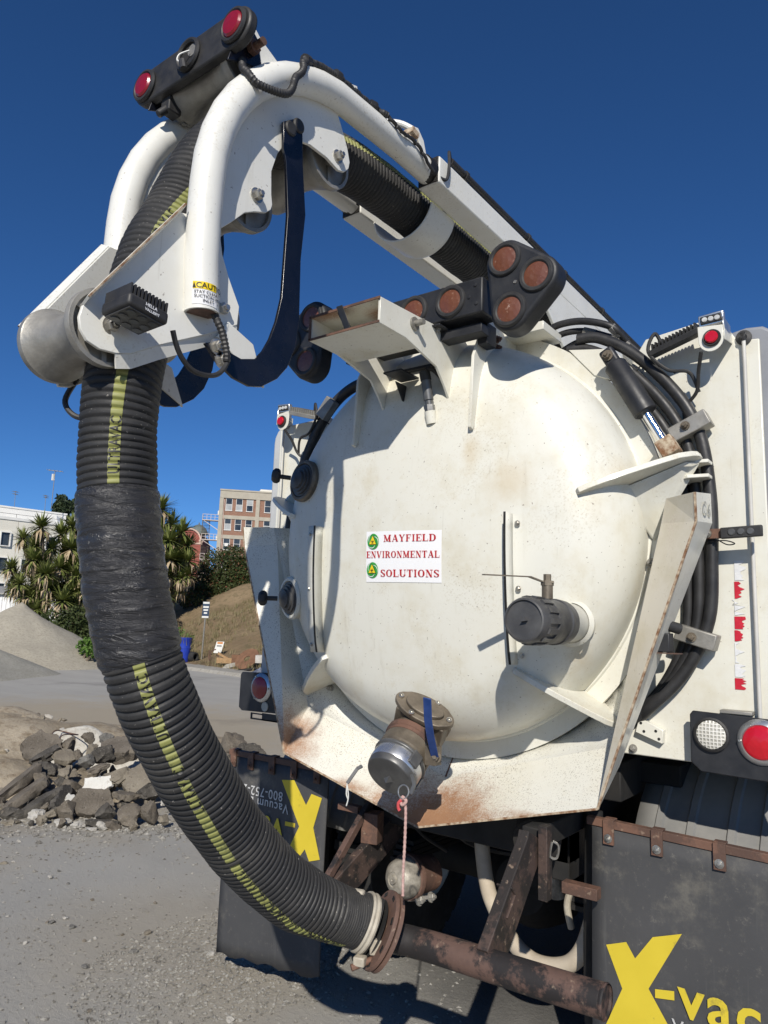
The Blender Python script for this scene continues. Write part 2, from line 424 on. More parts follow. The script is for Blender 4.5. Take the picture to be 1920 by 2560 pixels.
# ------------------------------------------------------------------ the vacuum truck
truck = thing('vacuum_truck', 'white vacuum excavation truck seen from behind with its round tank door and raised boom', 'truck')
TC = (0., 0., 1.99)                                  # tank axis
def dome_profile():
    R0, y0, Rc, rk, st = .79, -.10, 2.6, .25, .05
    dx = R0-rk; h = math.sqrt((Rc-rk)**2-dx*dx); a = math.atan2(h, dx); p = [(R0, y0), (R0, y0-st)]
    for i in range(1, 15): t = a*i/14; p.append((R0-rk+rk*math.cos(t), y0-st-rk*math.sin(t)))
    for i in range(1, 15): t = a+(math.pi/2-a)*i/14; p.append((Rc*math.cos(t), y0-st+h-Rc*math.sin(t)))
    return p
DP = dome_profile()
def dome_y(x, z):
    q = math.hypot(x-TC[0], z-TC[2])
    for (r1, y1), (r2, y2) in zip(DP, DP[1:]):
        if r2 <= q <= r1 and r1 > r2: return y1+(y2-y1)*(r1-q)/(r1-r2)
    return -.1
AX = (0, -1, 0)
def lath(b, prof, n=96): return b.lathe([(r, -y) for r, y in prof], TC, AX, n)
tank = MB(); lath(tank, [(.80, 4.6), (.80, -.03), (.862, -.03), (.862, -.062), (.78, -.062)], 72)
tank = tank.build('tank', 'white', truck)
b = MB(); lath(b, [(.845, -.064), (.845, -.078)], 72); b.build('door_gasket', 'black_plastic', tank)
door = MB(); lath(door, DP, 128); door = door.build('tank_door', 'door', truck, 50)
b = MB(); lath(b, [(.78, -.112), (.795, -.108), (.80, -.1), (.862, -.1), (.862, -.079), (.78, -.079)], 128); b.build('door_flange', 'door', door, 30)

def lug(a, c):                     # flat plate welded on the door from a to c (x, z), standing out along -y
    dx, dz = c[0]-a[0], c[1]-a[1]; L = math.hypot(dx, dz); n = (-dz/L*.019, 0, dx/L*.019)
    pt = lambda t: (a[0]+dx*t, a[1]+dz*t)
    dy_ = lambda t: dome_y(*pt(t)) if math.hypot(pt(t)[0], pt(t)[1]-1.99) < .795 else -.10
    at = lambda t, y: (pt(t)[0], y, pt(t)[1])
    y0 = dy_(0)
    out = [at(0, y0-.003), at(.04, y0-.020)]+[at(t, (y0-.024)+(-.20-(y0-.024))*t**1.35) for t in (.15, .3, .45, .6, .75, .88)]
    out += [at(.97, -.185), at(1., -.155), at(1., -.115)]+[at(t, dy_(t)+.02) for t in (.9, .75, .6, .45, .3, .15, .0)]
    b = MB(); b.prism([vsub(p, vmul(n, .5)) for p in out], n)
    return b.build('clamp_lug', 'door', door, 30, .002)
for sg in (1, -1):
    lug((sg*.640, 2.084), (sg*.972, 2.226)); lug((sg*.416, 1.499), (sg*.715, 1.318))
# triangular webs under the upper lugs
for sg in (1, -1):
    w = [(.80, -.112, 1.955), (.775, -.165, 2.01), (.73, -.24, 2.085), (.75, -.235, 2.118), (.935, -.175, 2.198), (.955, -.12, 2.208)]
    w = [(sg*p[0], p[1], p[2]) for p in w]
    MB().prism(w, (sg*.010, .006, -.006)).build('lug_web', 'door', door, 30, .0015)
    # clevis behind the upper lug
    b = MB()
    for dz in (0, -.05):
        q = [(.86, -.1, 2.195+dz), (.93, -.14, 2.20+dz), (.990, -.105, 2.205+dz), (.990, -.02, 2.205+dz), (.86, -.02, 2.195+dz)]
        b.prism([(sg*p[0], p[1], p[2]) for p in q], (0, 0, .012))
    b.build('clevis', 'white', door, 30, .002)

# stiffener angles on the door
for sg in (1, -1):
    b = MB(); zs = [1.515+.505*i/12 for i in range(13)]
    for i in range(12):
        z0, z1 = zs[i], zs[i+1]; x = sg*.43
        y0, y1 = dome_y(x, z0), dome_y(x, z1)
        k0 = .052*min(1, (i+1.2)/1.6)
        b.sheet([[(x, y0+.01, z0), (x, y1+.01, z1)], [(x-sg*.002, y0-.05, z0), (x-sg*.002, y1-.05, z1)]])
        b.sheet([[(x-sg*.002, y0-.05, z0), (x-sg*.002, y1-.05, z1)], [(x+sg*.032, y0-.046, z0), (x+sg*.032, y1-.046, z1)]]) if sg < 0 else None
    b.build('stiffener_plate', 'door', door, 30, solid=.006)
    b = MB(); b.rtube([(sg*.428, dome_y(.43, z)-.0515, z) for z in zs], .0075, .003, (0, -1, 0)); b.build('chipped_edge', 'grime_black', door, 0)
    for z in (1.545, 1.765, 1.985):
        b = MB(); b.bolt((sg*.452, dome_y(.43, z)-(.048 if sg < 0 else .004), z), (0, -1, 0), .007, .006); b.build('bolt', 'steel', door)
# top fins on the door
for sg in (1, -1):
    poly = [(-.435, 2.335), (-.452, 2.342), (0.2700, -0.4428, 2.5047)[1:], (0.2700, -0.4349, 2.6184)[1:], (0.2700, -0.3644, 2.7601)[1:], (0.2700, -0.2875, 2.8160)[1:], (-.10, 2.83), (-.09, 2.75), (-.28, 2.62)]
    poly[2] = (poly[2][0], poly[2][1]); poly[3] = (poly[3][0], poly[3][1])
    MB().prism([(sg*.27-.006, y, z) for y, z in poly], (.012, 0, 0)).build('door_fin', 'door', door, 30, .0015)
    for z in (2.70, 2.735):
        b = MB(); b.bolt((sg*.277, -.265, z), (sg, 0, 0), .011); b.build('bolt', 'rust', door)
# hinge shelf on top between the fins
MB().box((-.44, -.20, 2.765), (.44, -.03, 2.80)).build('hinge_bar', 'white', door, 30, .003)

# hitch frame that rides on the door
hf = None
for sg in (1, -1):
    x = sg*.152
    poly = [(-.85, 2.708), (-.85, 2.617), (-.70, 2.617), (-.50, 2.575), (-.445, 2.52), (-.412, 2.478), (-.395, 2.487), (-.335, 2.60), (-.30, 2.64), (-.27, 2.72), (-.30, 2.742), (-.45, 2.735), (-.62, 2.722)]
    b = MB(); b.prism([(x-.005, y, z) for y, z in poly], (.010, 0, 0))
    hp0 = b.build('hitch_frame' if hf is None else 'side_plate', 'white', truck if hf is None else hf, 30, .0015); hf = hf or hp0
b = MB(); b.box((-.147, -.853, 2.700), (.147, -.60, 2.708)); b.box((-.147, -.853, 2.617), (.147, -.60, 2.625))
b.k = 1; b.box((-.158, -.8565, 2.7005), (.158, -.853, 2.709)); b.box((-.158, -.8565, 2.6165), (.158, -.853, 2.6245)); b.box((-.158, -.8565, 2.62), (-.149, -.853, 2.705))
b.build('receiver_tube', ['hitch', 'rust'], hf, 30)
b = MB(); b.prism([(-.045, -.84, 2.708), (-.03, -.86, 2.715), (.0, -.845, 2.628), (-.015, -.81, 2.628)], (.028, .0, 0)); b.build('latch_bar', 'black_paint', hf, 30, .002)
b = MB(); b.prism([(-.105, -.80, 2.708), (-.10, -.80, 2.74), (-.085, -.79, 2.745), (-.07, -.78, 2.708)], (0, .012, 0)); b.build('keeper_tab', 'rust_edge', hf)
b = MB(); b.prism([(-.055, -.76, 2.708), (-.05, -.76, 2.748), (-.03, -.75, 2.75), (.01, -.74, 2.708)], (0, .012, 0)); b.build('keeper_tab', 'white', hf)
b = MB(); b.cyl((.145, -.655, 2.683), (.20, -.655, 2.683), .011); b.lathe([(0, 0), (.024, 0), (.024, .008), (0, .008)], (.157, -.655, 2.683), (1, 0, 0), 20); b.build('hitch_pin', 'cast', hf)
b = MB(); b.box((-.10, -.40, 2.625), (.10, -.28, 2.637)); b.box((-.075, -.52, 2.583), (.01, -.40, 2.590)); b.prism([(-.055, -.47, 2.565), (-.055, -.40, 2.565), (-.055, -.36, 2.49), (-.055, -.42, 2.50)], (.006, 0, 0)); b.build('sensor_bracket', 'black_paint', hf, 30, .001)
b = MB(); b.tube([(.075, -.46, 2.585), (.078, -.452, 2.55)], .021, 16); b.build('sensor_plug', 'black_plastic', hf)
b = MB(); b.tube([(.078, -.452, 2.55), (.085, -.44, 2.475)], .019, 18); b.tube([(.085, -.44, 2.475), (.087, -.437, 2.455)], .0145, 16); b.tube([(.087, -.437, 2.455), (.089, -.435, 2.43)], .02, 6); b.build('pressure_sensor', 'capgrey', hf)
b = MB(); b.tube([(.089, -.435, 2.432), (.093, -.425, 2.385)], .022, 18); b.build('sensor_socket', 'door', hf)
b = MB(); b.tube(catmull([(.085, -.46, 2.59), (.11, -.45, 2.585), (.14, -.40, 2.54), (.15, -.36, 2.52)], 6), .0085, 10); b.build('sensor_cable', 'black_plastic', hf)
for z in (2.60, 2.565):
    b = MB(); b.bolt((.158, -.36, z+.02), (1, 0, 0), .008); b.build('bolt', 'cast', hf)

# company sticker on the door: a curved sheet with its print
SGN = [(-0.1740, -0.4560, 1.9840), (0.1690, -0.4560, 1.9740), (0.1680, -0.4480, 1.7850), (-0.1720, -0.4490, 1.7910)]
def on_sign(u, v, lift=.0035):                     # u, v in 0..1 from the lower left
    q = [SGN[3], SGN[2], SGN[1], SGN[0]]
    x = (q[0][0]*(1-u)+q[1][0]*u)*(1-v)+(q[3][0]*(1-u)+q[2][0]*u)*v
    z = (q[0][2]*(1-u)+q[1][2]*u)*(1-v)+(q[3][2]*(1-u)+q[2][2]*u)*v
    return (x, dome_y(x, z)-lift, z)
b = MB(); b.sheet([[on_sign(i/10, j/6, .002) for i in range(11)] for j in range(7)])
sign = b.build('company_sticker', 'sign_white', truck, 60)
SW, SH_ = .331, .187
# a small slab-serif letter set, drawn in strokes on a 6 x 10 grid: thick stems, thin hairlines, flat serifs
def serif_word(word, u0, v0, wid, hei):
    b = MB(); TK, TN = .26, .09
    def quad(p): b.add([on_sign(u0+wid*a, v0+hei*c, .0045) for a, c in p], [tuple(range(len(p)))])
    def line(x0, y0, x1, y1, t, ox, sx):
        quad([(ox+sx*(x0-t/2), y0), (ox+sx*(x0+t/2), y0), (ox+sx*(x1+t/2), y1), (ox+sx*(x1-t/2), y1)])
    def bar(x0, x1, y, ox, sx, h=.07): quad([(ox+sx*x0, y), (ox+sx*x1, y), (ox+sx*x1, y+h), (ox+sx*x0, y+h)])
    def ring(a0, a1, ox, sx, cx=.5, cy=.5, rx=.5, ry=.5):
        n = 14
        for i in range(n):
            t0, t1 = R(a0+(a1-a0)*i/n), R(a0+(a1-a0)*(i+1)/n)
            def p(t, inn): k = abs(math.cos(t)); th = .08+.20*k; q = 1 if not inn else 0; return (ox+sx*(cx+math.cos(t)*(rx-(th if inn else 0))), cy+math.sin(t)*(ry-(.07 if inn else 0)))
            quad([p(t0, 0), p(t1, 0), p(t1, 1), p(t0, 1)])
    W_ = {'I': .45, 'M': 1.25, 'N': 1.0, 'O': 1.0, 'A': 1.0, 'V': 1.0, 'Y': .95, 'U': 1.0, 'D': 1.0, 'R': 1.0, 'S': .75, 'T': .9, 'L': .85, 'F': .82, 'E': .85}
    tot = sum(W_[c]+.14 for c in word)-.14; x = 0.
    for c in word:
        w = W_[c]/tot; ox, sx = x, w
        if c == 'I': line(.5,0,.5,1,.5,ox,sx); bar(.05,.95,0,ox,sx); bar(.05,.95,.93,ox,sx)
        elif c == 'M': line(.14,0,.14,1,.07,ox,sx); line(.80,0,.80,1,.22,ox,sx); line(.5,.05,.16,1,.2,ox,sx); line(.5,.05,.78,1,.08,ox,sx); bar(0,.3,0,ox,sx); bar(.64,1,0,ox,sx); bar(0,.25,.93,ox,sx); bar(.75,1,.93,ox,sx)
        elif c == 'N': line(.17,0,.17,1,.08,ox,sx); line(.83,0,.83,1,.08,ox,sx); line(.8,0,.2,1,.26,ox,sx); bar(0,.36,0,ox,sx); bar(.64,1,.93,ox,sx); bar(0,.3,.93,ox,sx)
        elif c == 'A': line(.12,0,.5,1,.08,ox,sx); line(.84,0,.5,1,.27,ox,sx); bar(.25,.7,.3,ox,sx); bar(0,.28,0,ox,sx); bar(.62,1.03,0,ox,sx)
        elif c == 'V': line(.5,0,.16,1,.26,ox,sx); line(.5,0,.88,1,.08,ox,sx); bar(0,.38,.93,ox,sx); bar(.72,1.02,.93,ox,sx)
        elif c == 'Y': line(.5,.45,.16,1,.25,ox,sx); line(.5,.45,.88,1,.08,ox,sx); line(.5,0,.5,.5,TK,ox,sx); bar(.28,.72,0,ox,sx); bar(0,.36,.93,ox,sx); bar(.7,1,.93,ox,sx)
        elif c in 'FEL':
            line(.25,0,.25,1,.3,ox,sx); bar(0,.5,0,ox,sx)
            if c in 'FE': bar(0,.98,.93,ox,sx); bar(.3,.7,.47,ox,sx); line(.95,.70,.95,1,.07,ox,sx); line(.68,.36,.68,.64,.07,ox,sx)
            else: bar(0,.5,.93,ox,sx)
            if c in 'EL': bar(0,1,0,ox,sx); line(.97,0,.97,.32,.07,ox,sx)
        elif c == 'D': line(.22,0,.22,1,.26,ox,sx); ring(-90,90,ox,sx,.42,.5,.58,.5); bar(0,.45,0,ox,sx); bar(0,.45,.93,ox,sx)
        elif c == 'R': line(.22,0,.22,1,.26,ox,sx); ring(-90,90,ox,sx,.40,.73,.48,.27); bar(0,.45,0,ox,sx); bar(0,.42,.93,ox,sx); line(.85,0,.5,.5,.26,ox,sx); bar(.72,1.02,0,ox,sx)
        elif c == 'O': ring(0,360,ox,sx)
        elif c == 'S': ring(20,230,ox,sx,.5,.74,.48,.26); ring(-160,60,ox,sx,.5,.27,.5,.27); line(.93,.68,.93,.98,.07,ox,sx); line(.07,.02,.07,.32,.07,ox,sx); line(.78,.3,.22,.7,.3,ox,sx)
        elif c == 'T': line(.5,0,.5,1,.29,ox,sx); bar(0,1,.93,ox,sx); line(.04,.68,.04,1,.07,ox,sx); line(.96,.68,.96,1,.07,ox,sx); bar(.28,.72,0,ox,sx)
        elif c == 'U': line(.2,.3,.2,1,.27,ox,sx); line(.84,.3,.84,1,.08,ox,sx); ring(180,360,ox,sx,.5,.32,.43,.32); bar(0,.42,.93,ox,sx); bar(.68,1,.93,ox,sx)
        x += w+.14/tot
    b.build('lettering', 'sign_red', sign, 0, recalc=False)
serif_word('MAYFIELD', .255, .79, .68, .135)
serif_word('ENVIRONMENTAL', .01, .475, .97, .13)
serif_word('SOLUTIONS', .215, .105, .76, .14)
for (cu_, cv_) in ((.105, .80), (.098, .235)):
    b = MB(); AR = SW/SH_
    def ep(r, a, lift): return on_sign(cu_+r*.083*math.cos(a), cv_+r*.155*math.sin(a), lift)
    n = 40
    for i in range(n):
        a, c = 2*math.pi*i/n, 2*math.pi*(i+1)/n
        b.add([on_sign(cu_, cv_, .005), ep(1, a, .005), ep(1, c, .005)], [(0, 1, 2)])
    em = b.build('emblem', 'sign_green', sign, 0, recalc=False)
    for k, mt in ((0, 'sign_white'), (1, 'sign_white'), (2, 'sign_white')):
        b = MB()
        for i in range(10):
            t0, t1 = i/10, (i+1)/10
            def sp(t, w): a = R(90+120*k)+t*1.9; rad = 1-.42*t; return ep(rad+w*math.sin(math.pi*t), a, .0062)
            b.add([sp(t0, 0), sp(t1, 0), sp(t1, .09), sp(t0, .09)], [(0, 1, 2, 3)])
        b.build('emblem_swirl', mt, sign, 0, recalc=False)
    for sc, mt, lf in ((.80, 'ink', .0068), (.70, 'sign_yellow', .0076)):
        b = MB(); b.add([ep(sc, R(90), lf), ep(sc, R(212), lf), ep(sc, R(328), lf)], [(0, 1, 2)]); b.build('emblem_triangle', mt, sign, 0, recalc=False)
    b = MB()
    for k in range(3):                                # three-lobed hazard mark
        a0 = R(90+120*k)
        for i in range(9):
            t0, t1 = a0-2.2+4.4*i/9, a0-2.2+4.4*(i+1)/9
            def lp(t, r): q = ep(0, 0, .0084); return on_sign(cu_+.083*(.17*math.cos(a0)+r*math.cos(t)), cv_-.012+.155*(.17*math.sin(a0)+r*math.sin(t)), .0084)
            b.add([lp(t0+math.pi, .16), lp(t1+math.pi, .16), lp(t1+math.pi, .09), lp(t0+math.pi, .09)], [(0, 1, 2, 3)])
    b.build('hazard_mark', 'ink', sign, 0, recalc=False)

# inspection ports with clamp knobs on the left shoulder of the door
for (px_, pz_) in ((-.575, 2.232), (-.655, 1.735)):
    e = 1e-3; y0 = dome_y(px_, pz_)
    gx = (dome_y(px_+e, pz_)-y0)/e; gz = (dome_y(px_, pz_+e)-y0)/e
    nn = vnorm((gx, -1., gz)); nn = vnorm(vadd(vmul(nn, .55), (-.05, -.6, 0))); o = vadd((px_, y0, pz_), vmul(nn, .012)); PS = 1.18
    b = MB(); b.lathe([(.052*PS, -.06), (.074*PS, -.06), (.078*PS, .006), (.072*PS, .014), (.064*PS, .014), (.058*PS, 0), (.058*PS, -.02)], o, nn, 28)
    port = b.build('inspection_port', 'door' if pz_ < 2 else 'bronze', truck)
    b = MB(); b.lathe([(r_*PS, h_) for r_, h_ in ((.062, .0), (.06, .012), (.052, .013), (.052, .022), (.044, .023), (.044, .032), (.034, .033), (.034, .042), (.02, .046), (0, .048))], o, nn, 28); b.build('stepped_cover', 'darkcap', port)
    side = vnorm(vadd(nn, (-1.2, -.25, .1)))
    tip = vadd(o, vadd(vmul(nn, .045), vmul(side, .02)))
    b = MB(); b.cyl(tip, vadd(tip, vmul(side, .05)), .010, 12); b.build('knob_stem', 'black_plastic', port)
    b = MB(); b.lathe([(0, .045), (.026, .045), (.034, .055), (.034, .068), (.022, .08), (0, .083)], tip, side, 7); b.build('clamp_knob', 'black_plastic', port, 20, .003)

# upper inlet nozzle with its cap and valve lever
N0 = (.609, 0, 1.657)
def ny(prof, n=36): return [(r, -y) for r, y in prof]
b = MB(); b.lathe(ny([(.063, -.30), (.063, -.43), (.066, -.435), (.066, -.45), (.058, -.455)]), N0, AX, 36); nz = b.build('inlet_nozzle', 'door', truck)
b = MB(); b.lathe(ny([(.0705, -.335), (.076, -.348), (.066, -.365)]), N0, AX, 36); b.build('weld_ring', 'door', nz)
b = MB(); b.lathe(ny([(.058, -.45), (.07, -.452), (.072, -.50), (.068, -.505), (.068, -.56), (.071, -.565), (.071, -.60), (.056, -.603)]), N0, AX, 32); b.build('coupling', 'darkcap', nz)
b = MB(); b.lathe(ny([(.056, -.60), (.066, -.602), (.068, -.625), (.068, -.685), (.063, -.70), (.058, -.702), (.056, -.695), (0, -.695)]), N0, AX, 40)
for k in range(14):
    a = 2*math.pi*k/14; c, s_ = math.cos(a), math.sin(a)
    b.obox((N0[0]+c*.070, -.635, N0[2]+s_*.070), (-s_*.008, 0, c*.008), (0, .03, 0), (c*.003, 0, s_*.003))
cap_ = b.build('nozzle_cap', 'darkcap', nz)
b = MB(); b.prism([(N0[0]-.008, -.695, N0[2]-.006), (N0[0]+.012, -.695, N0[2]-.002), (N0[0]+.002, -.695, N0[2]+.008)], (0, -.014, 0)); b.build('cap_nub', 'darkcap', nz)
b = MB(); b.tube([(N0[0]+.01, -.56, 1.725), (N0[0]+.01, -.56, 1.765)], .017, 14); b.tube([(N0[0]+.01, -.56, 1.765), (N0[0]+.01, -.56, 1.78)], .02, 6); b.tube([(N0[0]+.01, -.56, 1.78), (N0[0]+.01, -.56, 1.80)], .012, 6); b.build('valve_stem', 'bronze', nz)
b = MB(); b.rtube([(N0[0]+.03, -.555, 1.775), (N0[0]-.005, -.57, 1.778), (N0[0]-.03, -.60, 1.79), (N0[0]-.125, -.715, 1.789)], .026, .004, (0, 0, 1)); b.build('valve_lever', 'bronze', nz, 30)

# drain valve low on the door
VA = (.065, -.335, 1.328); vx = vnorm((0.02, -.80, -.60)); ve = vnorm((.86, .28, -.40)); ve = vnorm(vsub(ve, vmul(vx, vdot(ve, vx)))); vu = vnorm(vcross(ve, vx)); vu = vmul(vu, -1) if vu[2] < 0 else vu
def vp(t, a=0., c=0.): return tuple(VA[j]+vx[j]*t+ve[j]*a+vu[j]*c for j in range(3))
b = MB(); b.lathe([(.07, -.05), (.07, .03), (.095, .035), (.095, .06), (.085, .062), (.085, .135), (.09, .14), (.09, .155), (.07, .16)], VA, vx, 36)
b.obox(vp(.098, 0, .03), vmul(ve, .092), vmul(vx, .036), vmul(vu, .062))
dv = b.build('drain_valve', 'bronze', truck, 40, .006)
b = MB()
cov = []
for k in range(36):
    a = 2*math.pi*k/36; cov.append(vp(.098+.055*math.sin(a)*(1 if abs(math.cos(a)) < .75 else .92), .112*math.cos(a), .092))
b.prism(cov, vmul(vu, .022)); 
cov2 = [vp(.098+.036*math.sin(2*math.pi*k/28), .072*math.cos(2*math.pi*k/28), .114) for k in range(28)]
b.prism(cov2, vmul(vu, .016)); b.build('gland_cover', 'bronze', dv, 30, .003)
for i, (a, t) in enumerate(((-.093, .098), (.093, .098), (-.03, .143), (.03, .053))):
    b = MB(); b.lathe([(.010, 0), (.010, .008), (.006, .0085), (.005, .004), (0, .004)], vp(t, a, .114), vu, 14); b.build('socket_screw', 'steel', dv)
b = MB(); b.lathe([(.07, .155), (.098, .157), (.098, .175), (.094, .178), (.094, .19), (.085, .192)], VA, vx, 40); b.build('dark_gasket_ring', 'rust', dv)
b = MB(); b.lathe([(.085, .185), (.092, .188), (.092, .235), (.088, .24), (.088, .25)], VA, vx, 40); b.build('adapter_ring', 'bronze', dv)
b = MB(); b.lathe([(.08, .245), (.094, .247), (.096, .25), (.096, .258), (.088, .262), (.088, .315), (.083, .328), (.076, .330), (.0, .330)], VA, vx, 44)
b.build('valve_cap', 'capgrey', dv, 40, .002)
b = MB(); b.lathe([(.0875, .262), (.0905, .266), (.0905, .300), (.0875, .306)], VA, vx, 44); b.build('cap_sleeve', 'alu', dv)
for a_ in (-.5, .9):
    b = MB(); c, s_ = math.cos(a_), math.sin(a_)
    d = tuple(ve[j]*c+vu[j]*s_ for j in range(3)); tdir = tuple(-ve[j]*s_+vu[j]*c for j in range(3))
    b.obox(vadd(vp(.27), vmul(d, .094)), vmul(tdir, .02), vmul(vx, .026), vmul(d, .005)); b.build('cap_ear', 'capgrey', dv, 30, .003)
b = MB(); b.add([vp(.330, -.018, -.02), vp(.330, .018, -.012), vp(.330, .002, .012), vp(.35, 0, -.008)], [(0,1,3),(1,2,3),(2,0,3)]); b.build('cap_nub', 'capgrey', dv, 0)
b = MB(); hb = [(0.2108, -0.5367, 1.2048), (0.2189, -0.5629, 1.2403), (0.2292, -0.5947, 1.2798), (0.2405, -0.6285, 1.3337), (0.2544, -0.6575, 1.4050)]
b.rtube(hb, .028, .005, (.2, -1, .1)); b.build('lever_handle', 'blue_handle', dv, 30, .002)
b = MB(); b.bolt((0.2083, -0.5255, 1.2032), (.3, -.8, .1), .013); b.obox((0.1957, -0.5232, 1.2078), (.02,0,0), (0,.02,0), (0,0,.03)); b.build('lever_pivot', 'bronze', dv)
b = MB(); p0 = (0.0743, -0.7499, 1.1846); b.rtube([p0, (0.0680, -0.7659, 1.1772), (0.0463, -0.7863, 1.1333)], .010, .006, (0, -1, 0)); b.build('cam_arm', 'capgrey', dv, 30)
b = MB(); b.rtube([(0.1940, -0.6426, 1.1631), (0.2039, -0.6420, 1.1340), (0.1995, -0.6522, 1.1045)], .012, .007, (0, -1, 0)); b.build('cam_arm', 'capgrey', dv, 30)
b = MB(); b.tube(catmull([(0.0463, -0.7863, 1.1333), (0.0420, -0.7829, 1.0996), (0.0448, -0.7771, 1.0811), (0.0395, -0.7774, 1.0623)], 5), .0022, 6); b.tube(catmull([(0.0460, -0.7856, 1.1283), (0.0498, -0.7819, 1.0923), (0.0429, -0.7816, 1.0647)], 5), .002, 6); b.build('frayed_cord', 'white_plastic', dv)

# spill chute: pentagonal apron with flared lips
F0, F1, F2 = (.893, -.250, 2.065), (.70, -.165, 1.262), (0, -.123, 1.055)
L0, LB, L1, L2 = (1.002, -.342, 2.062), (1.000, -.329, 1.974), (.680, -.323, 1.085), (0, -.310, .906)
def lerp(a, c, t): return tuple(a[j]+(c[j]-a[j])*t for j in range(3))
ring = []
pent = []
for k in range(25):
    t = k/24
    a = R(-90)+t*R(96); pent.append(lerp(F2, F1, t/.44) if t < .44 else lerp(F1, F0, (t-.44)/.56))
    ring.append((.842*math.cos(a), -.052, 1.99+.842*math.sin(a)))
ch = MB()
for sg in (1, -1):
    ch.sheet([[(sg*p[0], p[1], p[2]) for p in ring], [(sg*p[0], p[1], p[2]) for p in pent]])
chute = ch.build('spill_chute', 'chute', truck, 12, solid=.006)
for sg in (1, -1):
    q = lambda p: (sg*p[0], p[1], p[2])
    b = MB(); b.sheet([[q(F2), q(F1)], [q(L2), q(L1)]]); b.build('bottom_lip', 'chute', chute, 0, solid=.006)
    FB = lerp(F0, F1, .10)
    b = MB(); b.sheet([[q(F0), q(FB), q(F1)], [q(L0), q(LB), q(L1)]])
    b.build('side_lip', 'chute' if sg < 0 else 'chute_side', chute, 0, solid=.006)
    b = MB()
    for a_, c_ in ((L0, LB), (LB, L1), (L1, L2)):
        b.rtube([q(a_), q(c_)], .0068, .0068, (0, -1, .2))
    b.build('rusty_edge', 'rust_edge', chute, 0)
    # outer return of the side lip
    b = MB(); U0, U1, U2 = (1.006, -.17, 2.085), (1.006, -.165, 1.99), (.70, -.185, 1.20)
    b.sheet([[q(L0), q(LB), q(L1)], [q(U0), q(U1), q(U2)]]); b.build('lip_return', 'white', chute, 0, solid=.005)
    for p in ((.80, -.118, 1.87), (.63, -.10, 1.345)):
        b = MB(); b.bolt(q(p), (-.2*sg, -1, .1), .012); b.build('bolt', 'cast', chute)
b = MB(); b.rtube([(0, -.062, 1.135), (0, -.125, 1.058)], .006, .006, (0, -1, 0)); b.build('center_seam', 'rust', chute, 0)
def lip_right(u, v): # stencil lies on the outer return of the right lip
    p = lerp(lerp(L0, LB, v), lerp((1.006, -.17, 2.085), (1.006, -.165, 1.99), v), u); return p
text('C 6', 'stencil', 'pale_disc', chute, (1.0115, -.285, 2.002), (0, 1, .03), (0, 0, 1), .062, .001)

# door opening cylinder on the right shoulder
ca, cb = (.688, -.165, 2.605), (.80, -.15, 2.395)
d = vnorm(vsub(cb, ca))
b = MB(); b.tube([vadd(ca, vmul(d, .02)), vadd(ca, vmul(d, .03)), cb, vadd(cb, vmul(d, .004))], [.033, .040, .041, .036], 24); cyl = b.build('door_cylinder', 'black_paint', truck)
b = MB(); b.obox(vadd(ca, vmul(d, -.005)), vmul(d, .035), vmul(vnorm(vcross(d, (0, 1, 0))), .026), (0, .024, 0)); b.build('cylinder_eye', 'black_paint', cyl, 30, .01, 3)
b = MB(); b.bolt((.683, -.19, 2.612), (0, -1, 0), .014); b.build('pin_bolt', 'bronze', cyl)
b = MB(); b.cyl(cb, (.878, -.14, 2.245), .0165, 20); b.build('piston_rod', 'chrome', cyl)
b = MB(); b.obox((.872, -.14, 2.262), vmul(d, .032), vmul(vnorm(vcross(d, (0, 1, 0))), .03), (0, .028, 0)); b.build('rod_block', 'rust_edge', cyl, 30, .004)
# bracket under the cylinder head
b = MB(); b.prism([(.50, -.105, 2.70), (.67, -.105, 2.67), (.735, -.105, 2.59), (.73, -.105, 2.52), (.60, -.105, 2.58)], (0, .03, 0)); b.build('cylinder_bracket', 'white', truck, 30, .002)

# hydraulic lines looping down the right shoulder and over the top
hl = MB()
base = [(.50, -.06, 2.735), (.585, -.05, 2.725), (.72, -.045, 2.63), (.86, -.04, 2.46), (.930, -.035, 2.304), (.957, -.035, 2.09), (.955, -.035, 1.884), (.938, -.03, 1.671), (.855, -.03, 1.494), (.73, -.03, 1.362), (.66, .05, 1.30)]
for i, (ox, oy, oz, rad) in enumerate(((.022, -.01, .014, .021), (-.022, .0, -.018, .019), (-.060, .012, -.045, .018))):
    pts = [(p[0]+ox, p[1]+oy, p[2]+oz) for p in base]
    b = MB(); b.tube(catmull(pts, 7), rad, 12)
    h = b.build('hydraulic_line', 'rubber_line', truck)
for (c, a) in (((.925, -.055, 2.345), (.062, 0, .028)), ((.925, -.055, 1.625), (.062, 0, -.018))):
    b = MB(); b.obox(c, a, (0, .032, 0), (-a[2]*.42, 0, a[0]*.42)); cl = b.build('line_clamp', 'cast', truck, 30, .004)
    b = MB(); b.bolt((c[0]-.01, c[1]-.034, c[2]), (0, -1, 0), .011); b.build('clamp_bolt', 'bronze', cl)
for i, pts in enumerate(([(.34, .0, 2.80), (.40, -.02, 2.845), (.52, -.03, 2.84), (.64, -.03, 2.79), (.68, .02, 2.74)], [(.34, .03, 2.78), (.42, .0, 2.815), (.52, 0, 2.81), (.62, .02, 2.77)], [(.38, .06, 2.76), (.50, .03, 2.785), (.64, .05, 2.77), (.72, .1, 2.70)])):
    b = MB(); b.tube(catmull(pts, 8), .014-.0015*i, 12); h = b.build('hydraulic_line', 'rubber_line', truck)
    e = pts[-2]; b = MB(); b.tube([e, vadd(e, vmul(vnorm(vsub(pts[-1], e)), .05))], .017, 8); b.build('line_fitting', 'cast', h)
